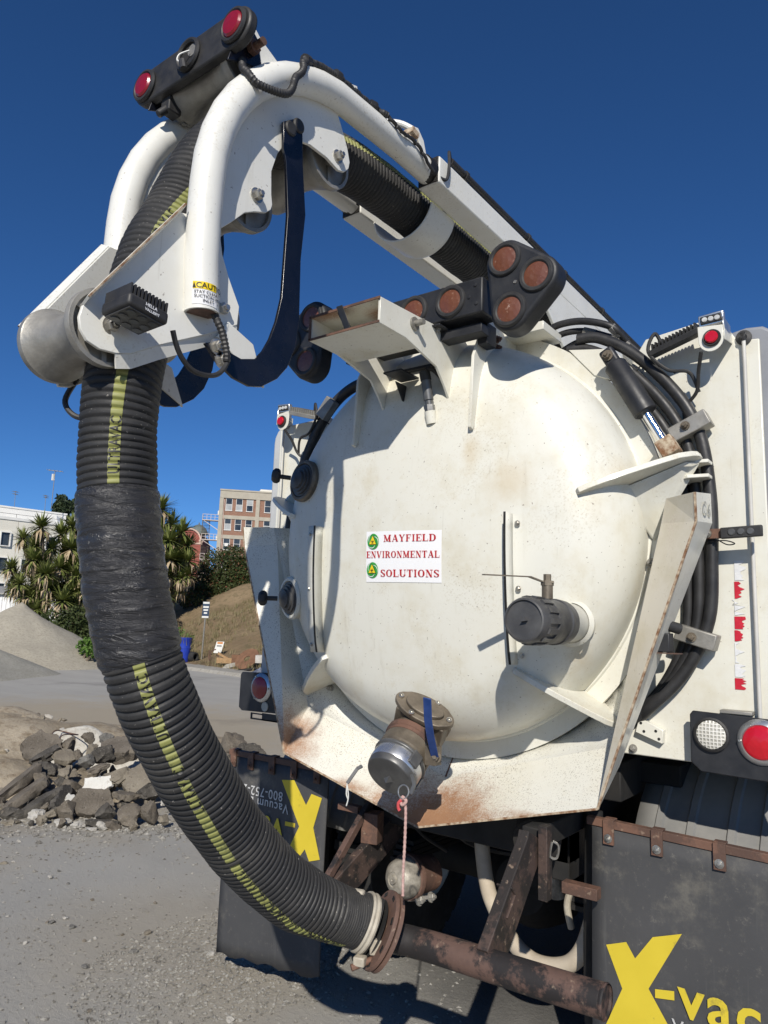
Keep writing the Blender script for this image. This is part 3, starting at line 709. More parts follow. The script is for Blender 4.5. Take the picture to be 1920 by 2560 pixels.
# hoses over the left shoulder, with a bracket
b = MB(); b.tube(catmull([(-0.4929, -0.0600, 2.7623), (-0.5897, -0.0600, 2.7596), (-0.6996, -0.0600, 2.7079), (-0.8019, -0.0600, 2.6017), (-0.8755, -0.0600, 2.4687), (-0.9307, -0.0600, 2.3321), (-0.9634, -0.0600, 2.1830), (-0.9770, -0.0600, 2.0734)], 8), .026, 14); hh = b.build('hydraulic_line', 'rubber_line', truck)
b = MB(); b.obox((-0.7313, -0.1000, 2.6578), (.035, 0, .04), (0, .02, 0), (.025, 0, -.02)); b.build('line_clamp', 'cast', hh, 30, .004)
b = MB(); b.lathe([(0, 0), (.05, 0), (.058, .012), (.03, .05), (.012, .075)], (-.905, -.12, 2.235), (.55, .2, -.75), 20); b.build('clamp_foot', 'white', door)


# side cabinets left and right of the tank
for sg in (1, -1):
    zt = 2.735 if sg > 0 else 2.64
    q = lambda p: (sg*p[0], p[1], p[2])
    b = MB()
    prof = [(.60, 1.214), (1.143, 1.214), (1.143, 2.645), (1.075, 2.65), (1.05, zt-.04), (.985, zt), (.945, zt+.012), (.76, zt-.012), (.735, zt-.05), (.60, 2.45)] if sg > 0 else \
           [(.60, 1.214), (1.143, 1.214), (1.143, 2.645), (.80, 2.655), (.60, 2.45)]
    b.prism([q((x, .0, z)) for x, z in prof], (0, .012, 0))
    cb_ = b.build('side_cabinet', 'cab', truck, 30, .004)
    b = MB(); b.box((min(sg*.70, sg*1.0), .014, 1.216), (max(sg*.70, sg*1.0), 3.4, zt-.05)); b.build('cabinet_body', 'cab', cb_, 30, .01)
    b = MB(); z1 = 2.70 if sg > 0 else 2.66
    pr = [(.985, 1.216), (1.205, 1.216), (1.205, z1-.09)]+[(1.125+.08*math.cos(R(a)), z1-.09+.09*math.sin(R(a))) for a in (20, 45, 70)]+[(1.10, z1), (.985, z1-.02)]
    b.prism([q((x, .016, z)) for x, z in pr], (0, 3.4, 0)); b.build('cabinet_side', 'grey_plastic' if sg > 0 else 'side_grey', cb_, 40, .012, 3)
    b = MB(); b.cyl(q((1.098, -.02, 1.21)), q((1.098, -.02, 2.665 if sg > 0 else 2.63)), .0065, 14); b.build('trim_rod', 'rod_clear', cb_)
    b = MB(); b.lathe([(0, 0), (.026, .0), (.026, .006), (.012, .010), (.010, .03), (0, .032)], q((1.096, -.002, 2.655)), (0, -1, 0), 20)
    b.cyl(q((1.096, -.03, 2.665)), q((1.098, -.02, 2.64)), .009, 10); b.build('rod_anchor', 'cast' if sg < 0 else 'black_plastic', cb_)
    # round marker lamp on its bracket plate
    mx, my, mz = (1.0137, -0.1150, 2.6316)
    b = MB(); pl = [(mx+.040*math.cos(R(a)), mz-.003+.043*math.sin(R(a))) for a in range(180, 361, 15)]+[(mx+.039, mz+.042), (mx-.042, mz+.050)]
    b.prism([q((x, my, z)) for x, z in pl], (0, .004, 0)); b.prism([q((mx+.040, my, mz+.044)), q((mx+.042, my, mz-.012)), q((mx+.042, 0, mz+.01)), q((mx+.041, 0, mz+.05))], (sg*.003, 0, 0))
    mk = b.build('lamp_bracket', 'white', cb_, 30, .002)
    b = MB(); b.lathe([(.018, 0), (.029, 0), (.030, .006), (.027, .011), (.022, .010), (.020, .004)], q((mx+.004, my, mz)), AX, 28); b.build('rubber_ring', 'black_plastic', mk)
    b = MB(); b.lathe([(.0215, .004), (.0215, .015), (.018, .019), (0, .020)], q((mx+.004, my, mz)), AX, 28); b.build('marker_lens', 'red_lens', mk)
    # small three-eye flasher above
    b = MB(); b.obox(q((mx+.002, my+.014, mz+.070)), (.041, 0, .003*sg), (0, .012, 0), (0, -.003, .021))
    b.obox(q((mx+.040, my+.05, mz+.05)), (.004, 0, 0), (0, .05, 0), (0, 0, .022)); fl = b.build('flasher_lamp', 'alu', cb_, 30, .004)
    b = MB(); b.obox(q((mx+.002, my+.001, mz+.070)), (.034, 0, .002*sg), (0, .004, 0), (0, -.002, .0135)); b.build('flasher_face', 'black_plastic', fl, 30, .003)
    b = MB()
    for k in (-1, 0, 1): b.lathe([(.0, .003), (.0075, .003), (.0095, .0)], q((mx+.002+k*.020, my-.003, mz+.070)), AX, 14)
    b.build('flasher_eye', 'clear', fl)
    # finned work light bar, seen from behind
    c0, c1 = (.808, -.075, 2.630), (.968, -.085, 2.676)
    d = vnorm(vsub(c1, c0)); up = (0, -.25, .97)
    b = MB(); mid = lerp(c0, c1, .5); b.obox(q(mid), tuple(sg*.088*v if i == 0 else .088*v for i, v in enumerate(d)), (0, .032, .007), (0, -.003, .010))
    wl_ = b.build('work_light', 'black_plastic' if sg > 0 else 'cast', cb_, 30, .002)
    b = MB()
    for k in range(13):
        p = lerp(c0, c1, (k+.5)/13); b.obox(q(vadd(p, (0, .0, .019))), (.0028, 0, 0), (0, .030, .006), (0, -.003, .012))
    b.build('cooling_fins', 'black_plastic' if sg > 0 else 'cast', wl_)
    # looping cables
    for pts in ([(.985, -.13, 2.585), (.965, -.09, 2.53), (.95, -.06, 2.47), (.90, -.03, 2.42), (.905, -.02, 2.34)], [(.84, -.07, 2.66), (.82, -.09, 2.70), (.80, -.10, 2.63), (.86, -.08, 2.56), (.93, -.07, 2.54), (.955, -.05, 2.47)], [(.72, -.05, 2.55), (.76, -.06, 2.60), (.83, -.06, 2.585), (.88, -.06, 2.55)]):
        b = MB(); b.tube(catmull([q(p) for p in pts], 7), .0065 if pts[0][0] > .8 else .003, 8); b.build('cable', 'black_plastic', cb_)
# reflective tape remnants on the right cabinet
random.seed(3)
RT = truck
def patch(x0, x1, z0, z1, mat, y=-.0022, jag=.012):
    b = MB(); n = 9; left = [(x0, z0+(z1-z0)*i/n) for i in range(n+1)]; right = [(x1-random.random()*jag, z0+(z1-z0)*i/n) for i in range(n+1)]
    b.sheet([[(x, y, z) for x, z in left], [(x, y, z) for x, z in right]]); b.build('reflective_tape', mat, truck, 0)
tz = [(1.885, 1.815, 'tape_white', .028), (1.815, 1.755, 'tape_red', .03), (1.755, 1.70, 'tape_white', .05), (1.70, 1.655, 'tape_red', .014), (1.655, 1.615, 'tape_red', .03), (1.615, 1.545, 'tape_white', .035), (1.545, 1.50, 'tape_white', .02), (1.50, 1.46, 'tape_red', .02)]
xt = lambda z: 1.036-(1.885-z)*.03
for za, zb, mt, jg in tz:
    patch(xt(za), xt(za)+.036, zb+.002, za-.002, mt, jag=jg)
# small flasher on an arm in front of the right cabinet
b = MB(); b.box((.905, -.085, 1.948), (.965, -.08, 1.985)); b.box((.96, -.088, 1.949), (1.02, -.082, 1.982)); arm = b.build('flasher_arm', 'rust', truck, 30, .002)
b = MB(); b.obox((1.08, -.095, 1.966), (.062, 0, .002), (0, .01, 0), (0, 0, .018)); b.build('flasher_body', 'black_plastic', arm, 30, .003)
b = MB()
for k in (-1, 0, 1): b.lathe([(0, .003), (.009, .003), (.012, 0)], (1.08+k*.028, -.106, 1.966), AX, 12)
b.build('flasher_eye', 'capgrey', arm)
b = MB(); b.bolt((.975, -.09, 1.966), AX, .010); b.build('bolt', 'steel', arm)
b = MB(); b.tube(catmull([(1.0, -.09, 1.95), (1.03, -.07, 1.93), (1.05, -.05, 1.935), (1.02, -.06, 1.945), (.96, -.07, 1.94)], 6), .002, 6); b.build('thin_wire', 'black_plastic', arm)
# dark lamp box on the right lip
b = MB(); b.box((.835, -.235, 1.575), (.885, -.185, 1.635)); bx = b.build('plug_box', 'black_paint', truck, 30, .003)
b = MB(); b.box((.825, -.24, 1.570), (.91, -.18, 1.5735)); b.build('plug_tray', 'rust', bx, 0)
b = MB(); b.tube([(.87, -.20, 1.66), (.90, -.17, 1.65)], .018, 12); b.build('plug_socket', 'black_plastic', bx)
# white bracket block low on the right cabinet
b = MB(); b.prism([(.72, -.03, 1.345), (.80, -.03, 1.31), (.795, -.03, 1.265), (.705, -.03, 1.295)], (0, .03, 0)); kb = b.build('angle_bracket', 'white', truck, 30, .002)
b = MB()
for p in ((.725, 1.327), (.735, 1.30), (.775, 1.305), (.785, 1.28)): b.lathe([(0, .001), (.005, .001), (.005, 0)], (p[0], -.03, p[1]), AX, 10)
b.build('hole', 'chassis', kb)
b = MB(); b.bolt((.688, -.002, 1.235), AX, .010); b.build('bolt', 'cast', truck)

# tail light panels
for sg in (1, -1):
    q = lambda p: (sg*p[0], p[1], p[2])
    o = [(.895, 1.225), (.895, 1.375), (.905, 1.388), (1.25, 1.378), (1.262, 1.365), (1.262, 1.205), (1.24, 1.190), (.925, 1.198)]
    b = MB(); b.prism([q((x, -.062, z)) for x, z in o], (0, .006, 0)); b.box((min(sg*.93, sg*1.2), -.056, 1.33), (max(sg*.93, sg*1.2), -.002, 1.345))
    tp = b.build('tail_light_panel', 'black_paint', truck, 30, .003)
    b = MB(); b.lathe([(.040, .0), (.052, 0), (.054, .012), (.048, .016), (.044, .008)], q((.962, -.062, 1.318)), AX, 32); b.build('lamp_grommet', 'black_plastic', tp)
    b = MB(); b.lathe([(.046, .006), (.044, .014), (.03, .019), (0, .021)], q((.962, -.062, 1.318)), AX, 32); b.build('reverse_lamp', 'grid_lens', tp)
    b = MB(); b.lathe([(.05, .0), (.068, 0), (.070, .004), (.066, .010), (.054, .016), (.050, .012)], q((1.106, -.062, 1.310)), AX, 40); b.build('lamp_bezel', 'alu', tp)
    b = MB(); b.lathe([(.052, .008), (.050, .018), (.034, .024), (0, .026)], q((1.106, -.062, 1.310)), AX, 36); b.build('brake_lamp', 'red_lens' if sg > 0 else 'red_lens_dull', tp)
    b = MB()
    for a in (60, 180, 300): b.lathe([(.005, 0), (.004, .003), (0, .003)], q((1.106+.060*math.cos(R(a)), -.077, 1.310+.060*math.sin(R(a)))), AX, 8)
    b.build('bezel_screw', 'steel', tp)
    if sg < 0:
        b = MB(); b.lathe([(.023, 0), (.022, .003), (0, .003)], (-1.075, -.063, 1.222), AX, 24); b.build('pale_reflector', 'pale_disc', tp)
        b = MB(); b.box((-1.17, -.06, 1.155), (-.98, -.055, 1.162)); b.box((-1.17, -.06, 1.180), (-1.09, -.055, 1.186)); b.box((-1.175, -.06, 1.155), (-1.166, -.055, 1.186)); b.box((-1.095, -.06, 1.155), (-.98, -.055, 1.190)); b.build('slotted_bracket', 'black_paint', tp, 0)
    else:
        b = MB(); b.box((.985, -.05, 1.386), (1.08, -.002, 1.397)); b.build('mount_strip', 'cast', tp, 30, .002)

# mud flaps with their rails
for sg in (1, -1):
    x0, x1 = (.583, 1.262) if sg > 0 else (-1.235, -.602)
    rows = []
    n = 14
    for j in range(n+1):
        v = j/n; zb = lambda i: .095+(.068*i/n if sg < 0 else 0)
        rows.append([(x0+(x1-x0)*i/n, -.115-.012*math.sin(v*2.2)*(1+.3*math.sin(i*.7)), .985-(.985-zb(i))*v+(.008*math.sin(i*1.9) if j == n else 0)) for i in range(n+1)])
    b = MB(); b.sheet(rows); fp = b.build('mud_flap', 'flap', truck, 40, solid=.009)
    def onw(x, z):                 # a point on the printed face
        w = min(1, max(0, (.985-z)/.89)); return (x, -.115-.0158*math.sin(w*2.2)-.0065, z)
    def polyw(pts, mat, nm):
        b = MB(); k = [onw(*p) for p in pts]; b.add(k, [tuple(range(len(k)))]); b.build(nm, mat, fp, 0)
    if sg > 0:
        polyw([(.632, .624), (.698, .649), (.726, .608), (.782, .685), (.871, .717), (.767, .532), (.880, .365), (.800, .350), (.735, .42), (.700, .36), (.620, .365), (.684, .508)], 'flap_yellow', 'printed_letter')
        polyw([(.787, .512), (.845, .522), (.845, .548), (.787, .537)], 'flap_yellow', 'printed_dash')
        wv = lambda x0, z0: (lambda x, y: onw(x0+x, z0+y))
        rows_ = (('vac', .858, .487), ('Vacuum Excavation', .836, .43), ('800-752-2400', .87, .375))
    else:
        polyw([(-.877, .919), (-.8, .929), (-.718, .836), (-.691, .887), (-.629, .879), (-.667, .751), (-.618, .63), (-.679, .611), (-.708, .655), (-.741, .612), (-.81, .628), (-.75, .741)][::-1], 'flap_yellow', 'printed_letter')
        polyw([(-.836, .748), (-.775, .750), (-.775, .732), (-.836, .730)], 'flap_yellow', 'printed_dash')
        wv = lambda x0, z0: (lambda x, y: onw(x0-x, z0-y))
        rows_ = (('vac', -.848, .747), ('Vacuum Excavation', -.822, .818), ('800-752-2400', -.862, .866))
    for i_, (tx_, x0_, z0_) in enumerate(rows_):
        text(tx_, 'lettering', 'flap_yellow' if i_ == 0 else 'flap_white', fp, None, (1,0,0), (0,0,1), .165 if i_ == 0 else .058, .003 if i_ == 0 else .0004, space=1.1, warp=wv(x0_, z0_))
    xa, xb = (.565, 1.27) if sg > 0 else (-1.24, -.58)
    b = MB(); dz = -.016 if sg > 0 else 0.0
    b.rtube([(xa, -.11, .998), (xb, -.11, .998+dz)], .03, .026, (0, 0, 1)); rail = b.build('flap_rail', 'rust', truck, 30, .002)
    ks = (.643, .801, .988, 1.16) if sg > 0 else (-.66, -.80, -.94, -1.08, -1.2)
    for x in ks:
        zz = .998+dz*(x-xa)/(xb-xa) if sg > 0 else .998
        b = MB(); b.box((x-.018, -.134, zz-.062), (x+.018, -.126, zz+.016)); b.box((x-.018, -.126, zz+.014), (x+.018, -.095, zz+.019)); cl = b.build('flap_clip', 'rust', rail, 30, .001)
        b = MB(); b.lathe([(0, 0), (.013, 0), (.014, .002), (0, .003)], (x, -.135, zz-.042), AX, 16); b.bolt((x, -.137, zz-.042), AX, .0065); b.build('flap_bolt', 'steel' if sg > 0 else 'rust', rail)

# fenders and rear wheels
for sg in (1, -1):
    x0, x1 = (.615, 1.215)
    yc, zc, rad = .74, .52, .655
    b = MB(); prof = []
    xs = [x0]; 
    rib = (.70, .81, .945, 1.05, 1.16)
    pr = [(x0, 0)]
    for r_ in rib: pr += [(r_-.016, 0), (r_-.010, .010), (r_+.010, .010), (r_+.016, 0)]
    pr += [(x1, 0)]
    rows = []
    for k in range(25):
        a = R(15+165*k/24)
        rows.append([(sg*x, yc-(rad+h)*math.sin(a-R(0))*0-(rad+h)*math.cos(a), zc+(rad+h)*math.sin(a)) for x, h in pr])
    b.sheet(rows); fd = b.build('wheel_fender', 'fender', truck, 25, solid=.006)
    for xa in (.63, .90):
        tp_ = [(.26, .0), (.27, .01), (.37, .02), (.47, .012), (.50, .05), (.505, .11), (.50, .20), (.47, .24), (.37, .235), (.27, .245), (.26, .25)]
        b = MB(); b.lathe([(r_, h) for r_, h in tp_], (sg*xa, yc, .505), (sg, 0, 0), 48); wh = b.build('wheel_tyre', 'tyre', truck)
        b = MB()
        for k in range(44):
            a = 2*math.pi*k/44; c, s_ = math.cos(a), math.sin(a)
            b.obox((sg*(xa+.125), yc+c*.507, .505+s_*.507), (.09, 0, 0), (0, -s_*.022, c*.022), (0, c*.007, s_*.007))
        b.build('tread_blocks', 'tyre', wh)
        b = MB(); b.lathe([(.265, .0), (.24, .03), (.22, .12), (.10, .13), (.10, .17), (0, .17)], (sg*xa, yc, .505), (sg, 0, 0), 32); b.build('wheel_rim', 'white', wh)

# chassis rails, axle, brake chambers
b = MB()
for sg in (1, -1): b.box((min(sg*.38, sg*.45), .0, .74), (max(sg*.38, sg*.45), 6.0, 1.0))
b.box((-.45, .0, .80), (.45, .10, 1.02)); b.box((-.60, .12, 1.02), (.60, 4, 1.16)); b.box((-.75, .35, 1.06), (.75, 1.2, 1.14))
b.box((-.58, 1.5, .22), (.58, 2.3, .98))  # added box that blocks light beneath the truck, no real chassis part
ch_ = b.build('chassis_and_light_block', 'chassis', truck, 30, .006)
b = MB(); b.cyl((-.95, .74, .505), (.95, .74, .505), .085, 24); b.lathe([(0, -.24), (.12, -.22), (.2, -.12), (.22, 0), (.2, .1), (.12, .16), (0, .17)], (0, .74, .505), (0, 1, 0), 28); b.build('rear_axle', 'chassis', truck)
for sg in (1, -1):
    b = MB()
    for k in range(4): b.box((min(sg*.37, sg*.45), .15+.02*k, .60+.022*k), (max(sg*.37, sg*.45), 1.35-.02*k, .618+.022*k))
    b.build('leaf_spring', 'chassis', truck)
cc = (-0.2619, -0.0143, 0.6081); ca_ = vnorm((-.15, -.95, .05))
b = MB(); b.lathe([(.072, -.16), (.078, -.05), (.084, -.05), (.086, -.035), (.084, -.02)], cc, ca_, 28); br = b.build('brake_chamber', 'rust', truck)
b = MB(); b.lathe([(.080, -.03), (.079, .0), (.070, .035), (.05, .055), (.03, .062), (.028, .058), (.018, .058), (.016, .068), (.006, .068), (0, .06)], cc, ca_, 32); b.build('chamber_cap', 'chamber', br)
b = MB(); b.lathe([(.082, -.045), (.089, -.043), (.091, -.03), (.089, -.018), (.082, -.016)], cc, ca_, 32); b.build('clamp_band', 'flange_rust', br)
b = MB(); bp = (-0.2026, 0.0228, 0.5186); b.cyl(vadd(bp, (-.06, 0, -.005)), vadd(bp, (.05, 0, .03)), .008, 8); b.bolt(vadd(bp, (.05, 0, .03)), (1, 0, .3), .014); b.bolt(vadd(bp, (.0, -.01, .01)), (1, 0, .3), .016); b.build('band_bolt', 'cast', br)
b = MB(); bp = [(-.033, .22, 1.0), (-.034, .21, .84), (.004, .2, .607), (.055, .19, .505), (.115, .18, .435), (.175, .17, .392), (.246, .16, .372), (.335, .15, .385), (.41, .14, .43), (.46, .14, .52), (.48, .18, .66), (.47, .25, .9)]
b.tube(catmull(bp, 7), .0315, 16); dh = b.build('drain_hose', 'beige_hose', truck)
b = MB(); b.tube([(-.033, .22, .90), (-.033, .218, .87)], .031, 16); b.build('hose_band', 'steel', dh)
b = MB(); b.tube(catmull([(.535, .02, 1.0), (.54, .0, .8), (.535, .0, .55), (.53, .02, .30)], 6), .032, 14); b.build('air_line', 'chassis', truck)
b = MB(); b.lathe([(.05, .0), (.078, .0), (.082, .02), (.082, .11), (.05, .115)], (.365, -.06, .93), (.3, -.9, -.25), 24); b.build('tow_eye', 'chassis', truck)
b = MB(); b.tube(catmull([(0.4054, 0.1311, 0.6894), (0.3863, 0.1306, 0.6192), (0.3926, 0.1522, 0.5339)], 6), .013, 10); b.build('pale_line', 'clamp', truck)
b = MB(); b.tube(catmull([(0.5549, -0.3836, 0.9757), (0.5470, -0.3809, 0.9322), (0.5637, -0.3672, 0.9267), (0.5702, -0.3697, 0.9640), (0.5571, -0.3824, 0.9783)], 5), .004, 6); b.build('wire_clip', 'steel', truck)
b = MB(); b.tube([(.30, .16, .80), (.52, .55, .60)], .022, 12); b.lathe([(0, -.03), (.035, -.03), (.035, .03), (0, .03)], (.30, .16, .80), (1, 0, 0), 18); b.build('torque_rod', 'arm_rust', truck)
b = MB(); b.lathe([(.05, .0), (.20, .0), (.215, .02), (.215, .09), (.05, .10)], (.60, .62, .505), (-.25, -1, .1), 30); b.build('brake_drum', 'arm_rust', truck)
b = MB(); b.tube([(.18, .30, .99), (.22, .36, .70)], .026, 14); b.tube([(.22, .36, .70), (.24, .39, .55)], .034, 14); b.build('shock_absorber', 'chamber', truck)
b = MB(); b.lathe([(.03, -.08), (.07, -.05), (.084, .0), (.07, .05), (.02, .075)], (.26, .52, .62), (-.1, -1, .1), 26); b.build('brake_chamber', 'chamber', truck)
b = MB(); b.box((-.06, .10, .88), (.10, .16, .97)); b.box((.14, .09, .84), (.19, .13, .99)); b.bolt((.165, .088, .90), AX, .012); b.build('frame_bracket', 'arm_rust', truck, 30, .003)
for pts, rad in (([(-.2, .3, 1.0), (-.15, .2, .8), (-.1, .3, .7), (.1, .5, .65)], .012), ([(.2, .3, 1.0), (.25, .25, .85), (.2, .4, .7)], .01), ([(-.33, .2, 1.0), (-.3, .1, .8), (-.25, .3, .65)], .009)):
    b = MB(); b.tube(catmull(pts, 6), rad, 8); b.build('air_line', 'rubber_line', truck)

# rear pipe with its support arms and flange
PD = vnorm((.60, .68, -.42)); PF = (.163, -.755, .728)
b = MB(); b.tube(catmull([PF, vadd(PF, vmul(PD, .06)), (.245, -.685, .692), (.33, -.68, .694), (.6, -.68, .699), (.826, -.68, .704)], 8), .0425, 28); pipe = b.build('rear_pipe', 'pipe_rust', truck, 40, .002)
b = MB(); b.lathe([(.049, 0), (.112, .0), (.113, .004), (.113, .012), (.049, .014)], PF, PD, 44)
fl_ = b.build('pipe_flange', 'flange_rust', pipe, 30)
b = MB(); b.lathe([(.049, 0), (.110, .0), (.111, .012), (.049, .014)], vadd(PF, vmul(PD, .018)), PD, 44); b.build('pipe_flange', 'flange_rust', pipe, 30)
fe = vnorm(vcross(PD, (0, 0, 1))); fg = vcross(PD, fe)
for k in range(8):
    a = 2*math.pi*k/8+.2; p = tuple(PF[j]+(fe[j]*math.cos(a)+fg[j]*math.sin(a))*.1 - PD[j]*.0012 for j in range(3))
    b = MB(); tdir = tuple(-fe[j]*math.sin(a)+fg[j]*math.cos(a) for j in range(3)); rad_ = tuple(fe[j]*math.cos(a)+fg[j]*math.sin(a) for j in range(3))
    b.obox(p, vmul(tdir, .010), vmul(rad_, .0055), vmul(PD, .0008)); b.build('bolt_hole', 'chassis', fl_)
def arm_(path, nm):
    b = MB(); b.rtube(path, .036, .12, (0, -.6, .8)); return b.build(nm, 'arm_rust', pipe, 30, .003)
ar = arm_([(.49, -.395, .985), (.49, -.41, .955), (.49, -.445, .92), (.49, -.665, .70)], 'support_arm')
al = arm_([(-.36, .08, .80), (-.38, -.06, .71), (-.40, -.32, .57)], 'support_arm')
b = MB(); b.rtube([(-.41, .02, .96), (-.40, -.134, .843), (-.40, -.36, .625), (-.40, -.42, .57)], .024, .03, (0, -.6, .8)); b.build('arm_bar', 'pipe_rust', pipe, 30, .002)
b = MB(); b.obox((-.375, -.09, .80), (.035, .01, 0), (-.01, .035, 0), (0, 0, .06)); b.build('arm_gusset', 'rust', pipe, 30, .003)
b = MB(); b.obox((-.475, -.12, .865), (.055, 0, .0), (0, .016, 0), (0, 0, .014)); b.build('step_tab', 'rust', pipe, 30, .002)
b = MB(); b.obox((.575, -.20, .795), (.06, 0, .0), (0, .02, 0), (0, 0, .018)); b.build('step_tab', 'rust', pipe, 30, .002)
b = MB(); b.box((.515, -.40, .80), (.545, -.36, 1.02)); b.build('arm_post', 'arm_rust', pipe, 30, .002)
b = MB(); b.box((.44, -.36, .93), (.50, .05, 1.0)); b.build('arm_outrigger', 'chassis', pipe, 30, .004)
ac = (0.4880, -0.5682, 0.8236); au = vnorm((0, -.62, -.60)); an = vnorm((0, -.72, .69))
b = MB(); b.obox(vadd(ac, vmul(an, .004)), (.026, 0, 0), vmul(au, .038), vmul(an, .003)); b.obox(vadd(ac, vadd(vmul(au, -.036), vmul(an, .022))), (.026, 0, 0), vmul(an, .020), vmul(au, .003)); ag = b.build('angle_clip', 'arm_rust', pipe, 30, .002)
b = MB(); b.bolt(vadd(ac, vadd(vmul(au, .012), vmul(an, .007))), an, .011); b.build('clip_bolt', 'steel', ag)
b = MB(); b.lathe([(0, 0), (.043, 0), (.0445, .006), (.042, .01)], (.826, -.68, .704), (1, 0, 0), 32); b.build('pipe_end_cap', 'pipe_rust', pipe)

# ------------------------------------------------------------------ boom
BZ0, BZ1 = 3.222, 3.328
b = MB(); b.box((.136, -.625, BZ0), (.228, 3.2, BZ1)); boom = b.build('boom_beam', 'boom', truck, 30, .008, 3); 
b = MB(); b.box((-.228, -.625, BZ0), (-.136, 3.2, BZ1)); b.build('boom_beam', 'boom', truck, 30, .008, 3)
for sg in (1, -1):
    b = MB(); b.lathe([(.0, -.004), (.040, -.004), (.046, .002), (.046, .02), (.042, .045), (.0445, .05)], (sg*.182, -.625, 3.274), AX, 24)
    b.box((min(sg*.139, sg*.225), -.629, BZ0+.003), (max(sg*.139, sg*.225), -.624, BZ1-.003)); b.build('greasy_socket', 'grime_black', boom if sg > 0 else boom, 30, .003)
b = MB(); b.box((-.15, 2.2, 2.2), (.15, 2.6, 3.21)); b.box((-.20, 1.9, 3.05), (.20, 2.9, 3.218)); b.build('boom_mast', 'white', truck, 30, .01)
b = MB(); b.prism([(.215, .10, 3.22), (.215, 1.3, 3.22), (.215, 1.5, 2.85), (.215, .75, 2.80)], (.016, 0, 0)); b.build('boom_gusset', 'boom', boom, 30, .004)
b = MB(); b.prism([(-.231, .10, 3.22), (-.231, 1.3, 3.22), (-.231, 1.5, 2.85), (-.231, .75, 2.80)], (.016, 0, 0)); b.build('boom_gusset', 'boom', boom, 30, .004)
# cradle under the hose
b = MB(); rows = []
for y in (-.535, -.46, -.385, -.36):
    rr_ = .137 if y < -.37 else .128
    rows.append([(rr_*1.02*math.cos(R(a)), y, 3.245+rr_*math.sin(R(a))) for a in range(188, 353, 6)])
b.sheet(rows); b.build('hose_cradle', 'boom', boom, 40, solid=.008, bevel=.002)
# conduit along the outer top of the right beam
b = MB(); b.tube([(.222, -.54, 3.352), (.222, 3.0, 3.352)], .013, 12); cd = b.build('conduit', 'black_plastic', boom)
for y in (-.44, .1, .5, 1.0):
    b = MB(); b.tube([(.222, y, 3.352), (.222, y+.014, 3.352)], .0185, 10); b.obox((.215, y+.007, 3.338), (.012, 0, 0), (0, .006, 0), (0, 0, .012)); b.build('conduit_tie', 'black_plastic', cd)
b = MB(); b.tube(catmull([(.222, -.54, 3.352), (.24, -.58, 3.36), (.245, -.585, 3.30), (.235, -.59, 3.245), (.21, -.64, 3.26), (.20, -.68, 3.29), (.20, -.75, 3.325)], 7), .006, 8); b.build('cable', 'black_plastic', boom)
# hook bracket on top of the beams
b = MB(); b.prism([(.10, -.60, 3.33), (.10, -.50, 3.33), (.10, -.56, 3.47), (.10, -.60, 3.50), (.10, -.64, 3.485), (.10, -.63, 3.455), (.10, -.60, 3.46), (.10, -.585, 3.44)], (.012, 0, 0)); b.tube(catmull([(.105, -.60, 3.485), (.05, -.64, 3.52), (-.02, -.70, 3.515), (-.06, -.74, 3.48)], 6), .012, 10); hk = b.build('hook_bracket', 'boom', boom, 30, .003)
b = MB(); b.obox((.105, -.635, 3.455), (.022, 0, 0), (0, .02, -.004), (0, .003, .012)); b.bolt((.105, -.645, 3.444), (0, -.3, -1), .009); b.build('hook_pad', 'rust_edge', hk, 30, .002)
b = MB()
b.obox((.125, -.80, 3.345), (.009, 0, 0), (0, .19, -.0), (0, 0, .026)); b.obox((.10, -.98, 3.385), (.008, 0, 0), (0, .03, .012), (0, -.01, .04)); b.obox((.09, -.78, 3.385), (.02, 0, 0), (0, .028, 0), (0, 0, .022)); b.build('top_bracket', 'boom', boom, 30, .003)

# boom head: twin arch tubes, side plates, rollers
def tube_arc(x):
    pts = [(x, -.60, 3.271), (x, -.80, 3.269), (x, -.93, 3.262)]
    for a in range(100, 181, 8): pts.append((x, -1.05+.552*math.cos(R(a)), 2.700+.556*math.sin(R(a))))
    return pts+[(x, -1.603, 2.60), (x, -1.600, 2.50), (x, -1.588, 2.362)]
head = MB(); head.tube(tube_arc(.18), .0425, 28, True, (1, 0, 0)); head = head.build('boom_head', 'boom', truck, 40)
b = MB(); b.tube(tube_arc(-.18), .0425, 28, True, (1, 0, 0)); b.build('arch_tube', 'boom', head, 40)
b = MB(); b.tube([(.18, -1.5879, 2.3615), (.18, -1.5878, 2.3605)], .036, 24); b.build('tube_mouth', 'rust', head)
PX_ = .158
inner = [(0.1580, -1.4983, 2.6550), (0.1580, -1.4594, 2.6992), (0.1580, -1.4251, 2.7198), (0.1580, -1.3851, 2.7367), (0.1580, -1.3675, 2.7546), (0.1580, -1.3633, 2.7718), (0.1580, -1.3690, 2.7991), (0.1580, -1.3745, 2.8669), (0.1580, -1.3559, 2.9322), (0.1580, -1.3344, 2.9691), (0.1580, -1.2788, 3.0206), (0.1580, -1.2272, 3.0362), (0.1580, -1.1520, 3.0377), (0.1580, -1.0961, 3.0263), (0.1580, -1.0670, 3.0368), (0.1580, -1.0492, 3.0583), (0.1580, -1.0447, 3.0822), (0.1580, -1.0592, 3.1243), (0.1580, -1.0932, 3.1814), (0.1580, -1.1083, 3.2030)]
arcin = [(0, -1.05+.535*math.cos(R(a)), 2.700+.54*math.sin(R(a))) for a in range(96, 181, 7)]
upper = [p[1:] for p in inner]+[p[1:] for p in arcin]+[(-1.59, 2.56)]
